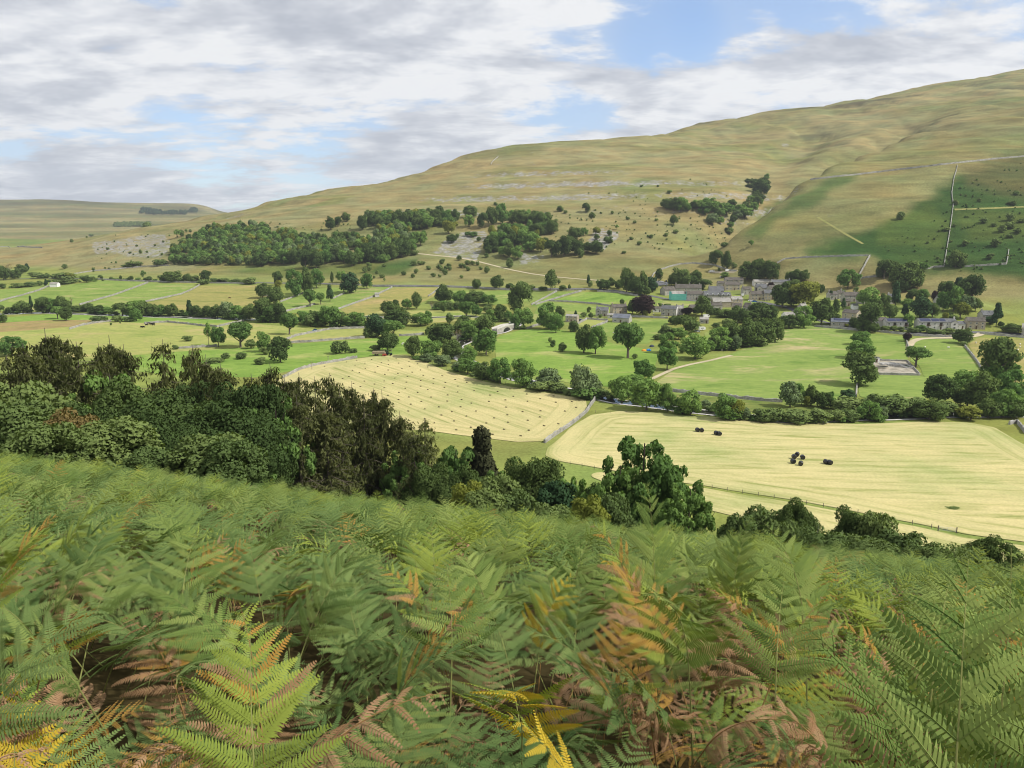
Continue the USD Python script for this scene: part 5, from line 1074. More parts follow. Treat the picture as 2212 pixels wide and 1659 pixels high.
def wood(polys, spacing, h, wid, seed, y0, y1):
    """Tree places inside the picture outlines, spread over the ground."""
    rng = np.random.default_rng(seed)
    pl = [shapely.Polygon(plan(list(p) + [p[0]])[:, :2]).buffer(0) for p in polys]
    u = shapely.union_all(pl); b = u.bounds
    n = int((b[2] - b[0]) * (b[3] - b[1]) / spacing ** 2)
    xy = rng.uniform(b[:2], b[2:], (n * 3, 2))
    xy = xy[shapely.contains_xy(u, xy[:, 0], xy[:, 1])]
    keep, tree_ = [], None
    taken = {}
    for p in xy:
        c = tuple((p // spacing).astype(int))
        if c not in taken:
            taken[c] = 1; keep.append(p)
    xy = np.array(keep)
    hh = rng.uniform(*h, len(xy))
    return np.column_stack([xy, height(xy[:, 0], xy[:, 1]) - 0.3]), zquat(rng.uniform(0, 6.28, len(xy))), np.stack([hh * rng.uniform(*wid, len(xy))] * 2 + [hh], 1)


pos, rot, sc = wood([[(372, 572), (368, 550), (430, 505), (480, 494), (540, 490), (600, 505), (690, 520), (760, 515), (800, 520), (850, 495), (880, 500), (900, 520), (890, 545), (860, 556), (830, 570), (700, 566), (550, 574), (430, 574)], [(775, 492), (790, 472), (850, 464), (930, 466), (985, 458), (985, 500), (905, 520), (850, 510)],
                     [(1040, 540), (1080, 500), (1110, 470), (1180, 475), (1200, 500), (1150, 520), (1060, 552)]], 7.6, (6, 15), (0.6, 1.1), 3, 0, 0)
keep = fbm(np.column_stack([pos[:, :2] / 38, np.zeros(len(pos))]), 3, 44) + 0.10 * sst(70, 40, pos[:, 2]) > 0.445
pos, rot, sc = pos[keep], rot[keep], sc[keep]
small = lambda s, mt, w=1.0, z0=0.05, **k: (crown_lobed(R_(s), z0, 1.0, w, 16, 1300, 0.085, (0.16, 0.28), **k), mt)
scatter("hillside_wood", [small(400, L_SYC), small(401, L_ASH), small(402, L_OAK), small(403, L_SYC), small(404, L_THORN), small(405, L_SYC), small(406, L_YEL), small(407, L_ASH), small(408, L_PALE)], pos, rot, sc, "dense mixed wood covering the limestone slope above the left pastures", "wood")
pos, rot, sc = wood([[(302, 462), (303, 455), (320, 453), (360, 460), (405, 460), (404, 465), (330, 465)]], 30, (16, 24), (0.9, 1.2), 4, 0, 0)
scatter("conifer_plantation", [small(410, L_DARK)], pos, rot, sc, "blue-dark plantation strip high on the far hill", "plantation")
pos, rot, sc = wood([[(408, 460), (412, 454), (424, 453), (427, 460)]], 30, (16, 24), (0.9, 1.2), 5, 0, 0)
scatter("conifer_plantation", [small(411, L_DARK)], pos, rot, sc, "small dark plantation block at the end of the far hill", "plantation")
pos, rot, sc = wood([[(247, 491), (246, 484), (285, 482), (325, 482), (318, 490)]], 16, (9, 14), (0.9, 1.3), 6, 0, 0)
scatter("dale_wood", [small(412, L_THORN)], pos, rot, sc, "grey-green wood strip in the far dale behind the spur", "wood")
# scrub speckling the bracken fell and the scars
rng = np.random.default_rng(31)
pts = []
for poly, n in (([(1880, 560), (1980, 480), (2070, 400), (2212, 350), (2212, 590), (2000, 585)], 170), ([(1390, 540), (1400, 440), (1560, 440), (1570, 540)], 90), ([(1120, 470), (1400, 440), (1400, 520), (1200, 560)], 90), ([(190, 590), (220, 510), (420, 500), (360, 570)], 50), ([(420, 500), (560, 480), (780, 475), (780, 500), (600, 500)], 60), ([(1200, 420), (1550, 380), (1600, 430), (1300, 440)], 30)):
    pl = shapely.Polygon(poly); b = pl.bounds
    q = rng.uniform(b[:2], b[2:], (n * 3, 2)); pts.append(q[shapely.contains_xy(pl, q[:, 0], q[:, 1])][:n])
pp = np.vstack(pts); pp = at(pp[:, 0], pp[:, 1], 300.0)
hh = rng.uniform(0.8, 2.6, len(pp))
scatter("fell_scrub", [small(420, L_THORN, z0=-0.1), small(421, L_OAK, z0=-0.1)], pp, zquat(rng.uniform(0, 6.28, len(pp))), np.stack([hh * rng.uniform(1, 1.6, len(pp)), hh * 1.2, hh], 1), "thorn scrub speckling the rocky and bracken slopes", "scrub")
# ---------------------------------------------------------------- bracken
def frond_leaf(name, dark, light, island=0.35, trans=0.22, rough=0.7):
    d, l = np.array(dark, float), np.array(light, float)
    return mat(name, {"g": ("geometry", {}), "o": ("object_info", {}), "add": ("math", {"math_type": "multiply_add", "value2": island}), "ob": ("math", {"math_type": "multiply", "value2": 1 - island}),
                      "r": ("rgb_ramp", {"ramp": [(0.0, d), (1.0, l)]}), "p": ("diffuse_bsdf", {}), "t": ("translucent_bsdf", {}),
                      "tc": ("mix_color", {"blend_type": "multiply", "fac": 1.0, "b": (1.05, 1.05, 0.45)}), "m": ("mix_closure", {"fac": trans})},
               [("g.random_per_island", "add.value1"), ("o.random", "ob.value1"), ("ob.value", "add.value3"), ("add.value", "r.fac"), ("r.color", "p.color"), ("r.color", "tc.a"), ("tc.result", "t.color"), ("p.BSDF", "m.closure1"), ("t.BSDF", "m.closure2")], out="m.closure")


B_GREEN = frond_leaf("bracken_green", (0.110, 0.175, 0.045), (0.335, 0.395, 0.118))
B_BLUE = frond_leaf("bracken_blue_green", (0.092, 0.155, 0.050), (0.255, 0.325, 0.108))
B_LIME = frond_leaf("bracken_lime", (0.200, 0.265, 0.050), (0.340, 0.385, 0.075))
B_YEL = frond_leaf("bracken_yellow", (0.46, 0.33, 0.035), (0.62, 0.47, 0.06))
B_ORA = frond_leaf("bracken_orange", (0.36, 0.21, 0.05), (0.50, 0.31, 0.09))
B_BRN = frond_leaf("bracken_brown", (0.27, 0.155, 0.080), (0.47, 0.31, 0.18), 0.4, 0.2)
B_STEM = plain("bracken_stem", (0.225, 0.235, 0.080), 0.6, 0.25, 9.0)
B_STEMB = plain("bracken_stem_brown", (0.26, 0.155, 0.060), 0.7, 0.25, 9.0)


def toothed(L, rng, droop=0.15):
    """A side branch too far off to show its leaflets: one long tapering blade with a toothed edge, folded along its rib."""
    n = 6; x = np.linspace(0, 1, n + 1); w = 0.125 * L * np.minimum(1, 0.5 + 3 * x) * (1 - x) ** 0.7
    V, Fc = [], []
    for s in (1, -1):
        for k in range(n):
            a, b = x[k], x[k + 1]; q = len(V)
            V += [(a * L, 0, 0), (b * L, 0, 0), ((b + 0.06) * L, s * w[k] * rng.uniform(0.8, 1.2), -0.25 * w[k]), ((a + 0.75 * (b - a)) * L, s * w[k] * 0.35, -0.1 * w[k])]
            Fc += [(q, q + 1, q + 2), (q, q + 2, q + 3)] if s > 0 else [(q, q + 2, q + 1), (q, q + 3, q + 2)]
    V = np.array(V); V[:, 2] -= droop * L * (V[:, 0] / L) ** 2
    return V, np.array(Fc)


def pinna(L, rng, curl=0.0, droop=0.18, space=0.0125, wide=0.15, rib=True):
    """One side branch of a frond along +x: a rib with comb-like leaflets to either side. curl rolls it under."""
    n = max(3, int(L / space))
    t = (np.arange(n) + 0.6) / n
    x = t * L
    prof = np.minimum(1.0, 0.45 + 4.0 * t) * (1 - t) ** 0.62
    l = wide * L * prof * rng.uniform(0.9, 1.1, n) + 0.004
    w = np.minimum(0.36 * L / n, 0.24 * l + 0.0012)
    V, Fc = [], []
    for s in (1, -1):
        ang = math.radians(68) + rng.normal(0, 0.06, n)
        dx, dy = np.cos(ang), np.sin(ang) * s
        px, py = -np.sin(ang) * s, np.cos(ang)          # across the leaflet
        z = rng.normal(0, 0.05, n) * l
        pts = []
        for along, across, dz in ((0.0, -0.95, 0), (0.0, 0.95, 0), (0.55, 0.85, 0.05), (0.55, -0.85, 0.05), (1.0, 0.0, -0.10)):
            pts.append(np.stack([x + dx * l * along + px * w * across, dy * l * along + py * w * across, dz * l + z * along], 1))
        v = np.stack(pts, 1); k = np.arange(n)[:, None] * 5
        f = np.concatenate([k + [0, 1, 2], k + [0, 2, 3], k + [3, 2, 4]])
        if s < 0:
            f = f[:, ::-1]
        V.append(v.reshape(-1, 3)); Fc.append(f + 5 * n * len(Fc))
    v = np.vstack(V); f = np.vstack(Fc)
    if rib:
        rv, rf = tube(np.stack([np.linspace(0, L, 5), 0 * np.arange(5), 0.0015 + 0 * np.arange(5)], 1), np.linspace(0.0016, 0.0005, 5), 3, close=False)
        f = np.vstack([f, rf + len(v)]); v = np.vstack([v, rv])
    # bend along its length
    u = v[:, 0] / L
    if curl > 0:
        k = curl * 3.2; th = k * u ** 1.4
        us = np.linspace(0, 1, 60); tt = k * us ** 1.4
        cx, cz = np.concatenate([[0], np.cumsum(np.cos(tt[:-1]) / 59)]), -np.concatenate([[0], np.cumsum(np.sin(tt[:-1]) / 59)])
        X, Z = np.interp(u, us, cx) * L, np.interp(u, us, cz) * L
        v = np.stack([X + v[:, 2] * np.sin(th), v[:, 1] * (1 - 0.55 * curl), Z + v[:, 2] * np.cos(th) - np.abs(v[:, 1]) * 0.7 * curl], 1)
    else:
        v[:, 2] += -droop * L * u ** 2 - 0.12 * np.abs(v[:, 1])
    return v, f


def frond(seed, top=1.0, blade=0.72, pairs=10, curl=0.0, arch=1.0, space=0.0125, spread=0.58, lean=0.15, wilt=0.0, far=False):
    """(stem, list of pinnae) of one bracken frond standing on its own stalk, leaning to +y."""
    rng = R_(seed)
    s = np.linspace(0, 1, 24)
    stalk = max(0.15, top - 0.55 * blade)
    e0, e1 = math.radians(86) - lean, math.radians(rng.uniform(5, 40)) / arch - wilt
    Ltot = stalk + blade; fb = stalk / Ltot
    el = np.where(s < fb, e0 - 0.12 * s / fb, (e0 - 0.12) + (e1 - e0 + 0.12) * np.clip((s - fb) / (1 - fb), 0, 1) ** 0.9)
    dl = Ltot / 23
    y = np.concatenate([[0], np.cumsum(np.cos(el[:-1]) * dl)]); z = np.concatenate([[0], np.cumsum(np.sin(el[:-1]) * dl)])
    x = 0.03 * np.sin(s * 3 + rng.uniform(0, 6))
    P_ = np.stack([x, y, z], 1)
    stem = tube(P_, np.interp(s, [0, fb, 1], [0.0052, 0.0036, 0.0007]), 5)
    out = []
    for k in range(pairs):
        q = 1 - (1 - (k + 0.15) / pairs) ** 1.25
        ln = spread * blade * (1 - q) ** 0.9 * (0.86 if k == 0 else 1.0) + 0.02
        a = fb + (1 - fb) * q
        base = np.array([np.interp(a, s, P_[:, j]) for j in range(3)]); ee = np.interp(a, s, el)
        fw = np.array([0, math.cos(ee), math.sin(ee)]); up = np.array([0, -math.sin(ee), math.cos(ee)])
        for sd in (1, -1):
            if wilt and rng.random() < 0.12:
                continue
            an = math.radians(62 - 14 * q) + rng.normal(0, 0.10); lift = rng.normal(0.10, 0.14) - 0.5 * wilt
            ax = math.cos(an) * fw + math.sin(an) * sd * np.array([1.0, 0, 0]); ax = ax * math.cos(lift) + up * math.sin(lift)
            ay = np.cross(up, ax); ay /= np.linalg.norm(ay); az = np.cross(ax, ay)
            tw = rng.normal(0, 0.22); ay, az = ay * math.cos(tw) + az * math.sin(tw), az * math.cos(tw) - ay * math.sin(tw)
            l_ = ln * rng.uniform(0.88, 1.1)
            v, f = toothed(l_, rng, 0.9 * curl + rng.uniform(0.05, 0.3)) if far else pinna(l_, rng, curl * rng.uniform(0.5, 1.2) if curl else 0.0, rng.uniform(0.05, 0.3), space)
            out.append((base + v[:, :1] * ax + v[:, 1:2] * ay + v[:, 2:] * az, f))
    return stem, out


FERN = {}
for nm, mt, st, kws in (
        ("green", [B_GREEN], B_STEM, [dict(seed=500 + i, top=0.95 + 0.05 * (i % 3), blade=0.52 + 0.06 * (i % 4), arch=(0.8, 1.0, 1.5, 2.5)[i % 4], lean=(0.1, 0.3, 0.2, 0.45)[i % 4]) for i in range(7)]),
        ("bluish", [B_BLUE], B_STEM, [dict(seed=520 + i, top=0.82 + 0.06 * i, blade=0.60, arch=1.2, lean=0.25 + 0.1 * i) for i in range(4)]),
        ("lime", [B_LIME], B_STEM, [dict(seed=530 + i, top=1.0, blade=0.66, arch=1.2, lean=0.2) for i in range(2)]),
        ("yellow", [B_YEL, B_YEL, B_LIME], B_STEM, [dict(seed=540 + i, top=0.85, blade=0.55, arch=0.8, lean=0.15) for i in range(2)]),
        ("orange", [B_ORA, B_LIME, B_BRN], B_STEMB, [dict(seed=550 + i, top=0.9, blade=0.6, arch=1.2, lean=0.3, curl=0.12) for i in range(2)]),
        ("brown", [B_BRN], B_STEMB, [dict(seed=560 + i, top=0.8, blade=0.6, arch=1.8, lean=0.35, curl=(0.35, 0.55, 0.8)[i], wilt=0.4) for i in range(3)])):
    for i, kw in enumerate(kws):
        stem, pins = frond(**kw)
        rr = R_(kw["seed"] + 7)
        mats = [mt[int(rr.integers(0, len(mt)))] if len(mt) > 1 else mt[0] for _ in pins]
        FERN[f"{nm}{i}"] = (kind(f"bracken_{nm}_{i}", [("stem", stem, st)] + [("pinna", p, m) for p, m in zip(pins, mats)]), (cat(stem, *pins), mt[0]), kw, cat(*[(lambda q: (q[0], *q[1]))(frond(**kw, far=True))][0]))
# where the fronds stand: close together near the eye, the same cover carried on to the brow of the slope
frng = np.random.default_rng(8)
spots = []
Y = -0.4
while Y < 62:
    s = 0.190 + 0.024 * min(max(0, Y), 5) + 0.0115 * max(0, Y - 5)
    halfw = 0.76 * max(Y, 0) + 1.5
    n = int(2 * halfw / s)
    xs = (np.arange(n) + 0.5) / n * 2 * halfw - halfw + frng.uniform(-0.5, 0.5, n) * s
    yv = Y + frng.uniform(-0.5, 0.5, n) * s
    spots.append(np.stack([xs, yv], 1)); Y += s
spots = np.vstack(spots)
rad = np.hypot(spots[:, 0], spots[:, 1])
spots = spots[(rad > 0.55)]
tt = 0.345 * spots[:, 1] + 0.103 * spots[:, 0]
spots = spots[tt < 19]
# thin places where the dark floor shows between the fronds
gap = fbm(np.column_stack([spots / 1.1, np.full(len(spots), 2.0)]), 3, 95)
spots = spots[(gap > 0.33) | (frng.random(len(spots)) < 0.35)]
fz = height(spots[:, 0], spots[:, 1])
r = np.hypot(spots[:, 0], spots[:, 1])
tall = 0.60 + 0.60 * fbm(np.column_stack([spots / 1.5, np.full(len(spots), 9.0)]), 3, 96) + frng.normal(0, 0.12, len(spots))
cvx = project(np.column_stack([spots, fz + 0.8]))[0]
tall = tall + 0.42 * np.exp(-((cvx - 1540) / 170) ** 2) * sst(2.6, 4.0, r) * (1 - sst(7, 10, r)) + 0.40 * sst(1850, 2050, cvx) * sst(1.5, 2.2, r) * (1 - sst(4.0, 6.0, r))
patch = fbm(np.column_stack([spots / 1.6, np.full(len(spots), 4.0)]), 3, 97)
patch2 = fbm(np.column_stack([spots / 0.9, np.full(len(spots), 6.0)]), 2, 98)
dice = frng.random(len(spots))
right = sst(-0.1, 0.6, spots[:, 0] / np.maximum(spots[:, 1], 0.5))
look = np.where(patch > 0.54, "bluish", "green")
look = np.where((patch < 0.44) & (dice < 0.5), "lime", look)
look = np.where((dice > 0.98) & (r < 9), "yellow", look)
brown_p = np.where(r < 7, 0.07 + 0.60 * sst(0.50, 0.62, patch2), 0.03 + 0.10 * sst(0.55, 0.7, patch2)) * (0.6 + 0.9 * right)
look = np.where((dice < brown_p), "brown", look)
look = np.where((dice < brown_p * 0.33), "orange", look)
def surface_at(vx, vy, up):
    """The point `up` above the near hillside seen at a picture point."""
    d = ray(vx, vy); Yv = np.geomspace(0.5, 60, 500)
    p = EYE + d / d[1] * Yv[:, None]
    i = int(np.argmax(p[:, 2] < height(p[:, 0], p[:, 1]) + up))
    return p[i]


special = [  # proto, picture place of the blade's middle, its height above the ground, yaw, size, label
    ("yellow0", 1105, 1540, 0.78, 2.9, (1.1, 1.1, 1.3), "bright yellow bracken frond pointing up at the bottom centre"),
    ("yellow1", 1180, 1630, 0.66, 1.6, (0.95, 0.95, 0.95), "yellow bracken frond spread flat below the bright upright one"),
    ("lime0", 545, 1560, 0.80, 0.2, (1.15, 1.15, 1.0), "large yellow-green frond beside the curled brown fronds at lower left"),
    ("orange0", 535, 1430, 0.95, 0.5, (1.1, 1.1, 1.25), "golden-orange frond above the large yellow-green one at lower left"),
    ("brown2", 470, 1470, 0.9, 2.2, (1.1, 1.1, 1.25), "tightly curled brown frond left of the golden-orange one"),
    ("brown0", 690, 1540, 0.8, 5.0, (1.15, 1.15, 1.15), "pale brown dead frond right of the golden-orange one"),
    ("brown1", 630, 1610, 0.62, 4.4, (1.0, 1.0, 0.85), "brown dead frond at the bottom edge, lower left"),
    ("brown1", 350, 1350, 0.8, 1.0, (1.0, 1.0, 1.05), "curled golden-brown frond under the big green frond on the left"),
    ("green3", 375, 1225, 0.98, 0.1, (1.15, 1.15, 1.08), "big upright green frond standing out in the left foreground"),
    ("lime1", 905, 1185, 1.0, 0.4, (0.8, 0.8, 1.0), "small lime green frond tip in the middle of the slope"),
    ("green0", 960, 1330, 0.95, 0.2, (1.2, 1.2, 1.05), "broad fan-shaped green frond left of centre foreground"),
    ("orange1", 1440, 1345, 0.95, 0.6, (1.1, 1.1, 1.2), "orange-tipped frond catching light right of centre"),
    ("brown0", 1530, 1370, 0.9, 5.5, (1.2, 1.2, 1.15), "long drooping brown frond right of the orange-tipped one"),
    ("orange1", 1610, 1265, 0.98, 1.2, (0.9, 0.9, 1.05), "yellowing frond in the right foreground above the big green fronds"),
    ("green1", 1790, 1330, 1.0, 0.5, (0.95, 0.95, 1.05), "big light green frond in the right foreground"),
    ("green2", 1690, 1420, 0.92, 5.9, (1.15, 1.15, 1.05), "wide feathery green frond below the yellowing one, right foreground"),
    ("brown0", 1760, 1500, 0.80, 0.9, (1.2, 1.2, 0.95), "half-dead brown frond among the big fronds at lower right"),
    ("brown1", 1430, 1590, 0.7, 3.6, (1.1, 1.1, 1.0), "brown withered frond near the bottom edge right of centre"),
    ("yellow1", 60, 1570, 0.75, 0.3, (0.9, 0.9, 0.95), "yellow frond tip in the bottom left corner"),
    ("brown0", 25, 1390, 0.85, 1.1, (1.0, 1.0, 1.0), "rusty brown frond at the left edge"),
    ("green5", 1425, 1090, 1.35, 0.2, (0.75, 0.75, 1.62), "tall green frond standing against the ash tree"),
    ("orange0", 1370, 1100, 1.30, 0.9, (0.9, 0.9, 1.7), "tall browning frond tip left of the frond against the ash"),
    ("green4", 1700, 1190, 1.2, 0.3, (1.2, 1.2, 1.5), "tall green frond rising before the right-hand bushes"),
]
placed = []
for proto, vx, vy, up, yw, sc, lab in special:
    p = surface_at(vx, vy, up) if up < 1.1 else EYE + ray(vx, vy) / ray(vx, vy)[1] * 5.0
    kw = FERN[proto][2]
    back = 0.30 * sc[0]
    q = np.array([p[0] + math.sin(yw) * back, p[1] - math.cos(yw) * back])
    q *= max(1.0, 1.0 / np.hypot(*q))
    placed.append((proto, q[0], q[1], yw, sc, lab, p))
# keep ordinary fronds off the ones that stand out, and off the line of sight to them
free = np.ones(len(spots), bool)
for _, qx, qy, _, sc, _, p in placed:
    p2 = np.asarray(p)[:2]; tpar = np.clip(spots @ p2 / (p2 @ p2), 0, 1)
    off = np.hypot(*(spots - tpar[:, None] * p2).T)
    gone = (np.hypot(spots[:, 0] - qx, spots[:, 1] - qy) < 0.17) | ((off < 0.30) & (tpar > 0.3) & (np.hypot(*p2) < 4.5)) | (np.hypot(*(spots - p2).T) < 0.40)
    free &= ~gone | ((frng.random(len(spots)) < 0.06))
# no frond pushes its tip into the lens
top_vy = project(np.column_stack([spots, fz + tall]))[1]
tall = np.where(free, tall, np.minimum(tall, 0.34 + 0.12 * frng.random(len(tall))))
ok = ((r > 1.3) | (tall < 0.8))
spots, fz, r, tall, look, dice = spots[ok], fz[ok], r[ok], tall[ok], look[ok], dice[ok]
by_look = {k: [q for q in FERN if q.rstrip("0123456789") == k] for k in ("green", "bluish", "lime", "yellow", "orange", "brown")}
which = np.array([by_look[l][int(frng.integers(0, len(by_look[l])))] for l in look])
yaw = frng.uniform(0, 2 * np.pi, len(spots))


fern_names = {"green": "green", "bluish": "blue-green", "lime": "yellow-green", "yellow": "bright yellow", "orange": "orange and green", "brown": "curled brown"}


def place_fern(proto, x, y, yaw_, sc, label, group=None):
    t = UsdGeom.Xform.Define(stage, numbered("bracken_frond"))
    t.AddTranslateOp().Set(Gf.Vec3d(float(x), float(y), float(height(x, y)) - 0.03)); t.AddRotateZOp().Set(math.degrees(yaw_))
    t.AddScaleOp().Set(Gf.Vec3f(*[float(s) for s in np.broadcast_to(sc, 3)]))
    t.GetPrim().GetReferences().AddInternalReference(FERN[proto][0]); t.GetPrim().SetInstanceable(True)
    tag(t.GetPrim(), label, "bracken", group)


for proto, qx, qy, yw, sc, lab, _ in placed:
    place_fern(proto, qx, qy, yw, np.array(sc) * ([0.78, 0.78, 0.92] if np.hypot(qx, qy) < 2.6 else [1, 1, 1]), lab)
# the tall plant at the right edge, close to the eye: its stalk and the fronds that spring from it
for proto, x, y, yw, sc, lab in (("green6", 0.86, 1.22, 5.8, (0.9, 0.9, 1.58), "tallest green frond, on a yellow stalk close at the right edge"), ("green2", 1.20, 1.95, 5.7, (0.95, 0.95, 1.35), "wide green frond left of the tallest one at the right edge"), ("green0", 1.25, 1.75, 5.8, (1.15, 1.15, 1.5), "green frond behind the tallest one, cut by the right edge")):
    place_fern(proto, x, y, yw, sc, lab)
inview = project(np.column_stack([spots, fz + 0.7 * tall]))
cand = np.flatnonzero((tall > 0.5) & (inview[0] > -30) & (inview[0] < W + 30) & (inview[1] < H + 120) & (inview[2] > 0.3))
cand = cand[np.argsort(r[cand])][:260]
solo = np.zeros(len(spots), bool); solo[cand] = True
rowof = {i: int(k) for k, i in enumerate(cand)}
rows = ["front row, bottom edge", "second row up", "third row up", "fourth row up", "fifth row up", "sixth row up", "seventh row up"]
groups = {}
for k, i in enumerate(cand):
    groups.setdefault((min(6, k // 38), fern_names[look[i]]), []).append(i)
for (g, ln), members in groups.items():
    members.sort(key=lambda i: inview[0][i])
    for k, i in enumerate(members):
        o = "the only one" if len(members) == 1 else "leftmost" if k == 0 else "rightmost" if k == len(members) - 1 else f"{ORD[k]} from left"
        place_fern(which[i], *spots[i], yaw[i], (0.62 + 0.085 * min(r[i], 4.5),) * 2 + (tall[i],), f"{ln} bracken frond in the {rows[g]}, {o}", "bracken fronds in the foreground")
rest = np.flatnonzero(~solo)
protos = list(FERN)
pi = UsdGeom.PointInstancer.Define(stage, numbered("bracken"))
paths = []
for k in protos * 2:
    m, mt = FERN[k][1]
    m = FERN[k][3] if len(paths) >= len(protos) else m
    paths.append(obj("frond", m, mt, pi.GetPrim()).GetPath())
pi.CreatePrototypesRel().SetTargets(paths)
pi.CreateProtoIndicesAttr(Vt.IntArray.FromNumpy(np.array([protos.index(w) + (len(protos) if r_ > 8.5 else 0) for w, r_ in zip(which[rest], r[rest])], np.int32)))
pi.CreatePositionsAttr(Vt.Vec3fArray.FromNumpy(np.column_stack([spots[rest], fz[rest] - 0.03]).astype(np.float32)))
pi.CreateOrientationsAttr(Vt.QuathArray([Gf.Quath(float(a), 0, 0, float(d)) for a, _, _, d in zquat(yaw[rest])]))
wide = 0.95 + 0.010 * r[rest]
pi.CreateScalesAttr(Vt.Vec3fArray.FromNumpy(np.stack([wide, wide, tall[rest] * 1.02], 1).astype(np.float32)))
tag(pi.GetPrim(), "waist-high green bracken covering the near hillside down to the trees", "bracken", kind="stuff")
print(len(spots), "fronds")
# ---------------------------------------------------------------- village houses
def stone(name, c1, c2, c3, sc=1.4):
    return mat(name, {"g": ("geometry", {}), "n": ("noise_texture", {"scale": sc, "detail": 4.0, "roughness": 0.7}), "r": ("rgb_ramp", {"ramp": [(0.3, c1), (0.5, c2), (0.72, c3)]}), "n2": ("noise_texture", {"scale": 0.3, "detail": 3.0}), "r2": ("rgb_ramp", {"ramp": [(0.35, (0.85,) * 3), (0.65, (1.1,) * 3)]}),
                      "x": ("mix_color", {"blend_type": "multiply", "fac": 1.0, "use_clamp": False}), "p": ("diffuse_bsdf", {})},
               [("g.position", "n.vector"), ("n.fac", "r.fac"), ("g.position", "n2.vector"), ("n2.fac", "r2.fac"), ("r.color", "x.a"), ("r2.color", "x.b"), ("x.result", "p.color")])


S_GREY = stone("limestone_walling", (0.232, 0.220, 0.189), (0.366, 0.348, 0.299), (0.488, 0.470, 0.421))
S_WARM = stone("gritstone_walling", (0.268, 0.226, 0.159), (0.403, 0.348, 0.256), (0.512, 0.458, 0.354))
S_WHITE = plain("limewash", (0.80, 0.79, 0.76), 0.9, 0.05, 1.0)
S_PALE = plain("pale_render", (0.56, 0.54, 0.50), 0.9, 0.10, 1.0)
R_STONE = stone("stone_slates", (0.075, 0.068, 0.058), (0.124, 0.112, 0.098), (0.180, 0.165, 0.143), 0.9)
R_SLATE = stone("grey_slates", (0.090, 0.094, 0.098), (0.143, 0.146, 0.150), (0.195, 0.199, 0.203), 0.9)
R_PALE = stone("pale_slates", (0.212, 0.200, 0.178), (0.306, 0.293, 0.264), (0.391, 0.374, 0.340), 0.9)
R_BLUE = stone("blue_sheet_roof", (0.112, 0.124, 0.150), (0.158, 0.173, 0.203), (0.203, 0.214, 0.240), 0.5)
GLASS = mat("window_glass", {"p": ("principled_bsdf", {"base_color": (0.020, 0.024, 0.028), "roughness": 0.08})}, [])
FRAME = plain("white_joinery", (0.75, 0.75, 0.73), 0.6, 0.04)
BROWN = plain("brown_joinery", (0.10, 0.065, 0.045), 0.7, 0.1)
SOLAR = mat("solar_cells", {"p": ("principled_bsdf", {"base_color": (0.022, 0.028, 0.075), "roughness": 0.22})}, [])
NETTING = mat("green_netting", {"g": ("geometry", {}), "n": ("noise_texture", {"scale": 1.1, "detail": 4.0, "roughness": 0.7}), "r": ("rgb_ramp", {"ramp": [(0.3, (0.05, 0.30, 0.25)), (0.7, (0.16, 0.52, 0.44))]}), "p": ("principled_bsdf", {"roughness": 0.8}), "t": ("transparent_bsdf", {}), "m": ("mix_closure", {"fac": 0.22})},
              [("g.position", "n.vector"), ("n.fac", "r.fac"), ("r.color", "p.base_color"), ("p.BSDF", "m.closure1"), ("t.BSDF", "m.closure2")], out="m.closure")


def by_top(vx, vt, height_m, y0=380, y1=1100):
    """Ground place in column vx whose point height_m up is seen at vt."""
    d = ray(vx, 829.5); Ys = np.linspace(y0, y1, 1500)
    x = d[0] / d[1] * Ys
    z = height(x, Ys)
    e = np.abs(project(np.stack([x, Ys, z + height_m], 1))[1] - vt)
    i = int(np.argmin(e))
    return np.array([x[i], Ys[i], z[i]])


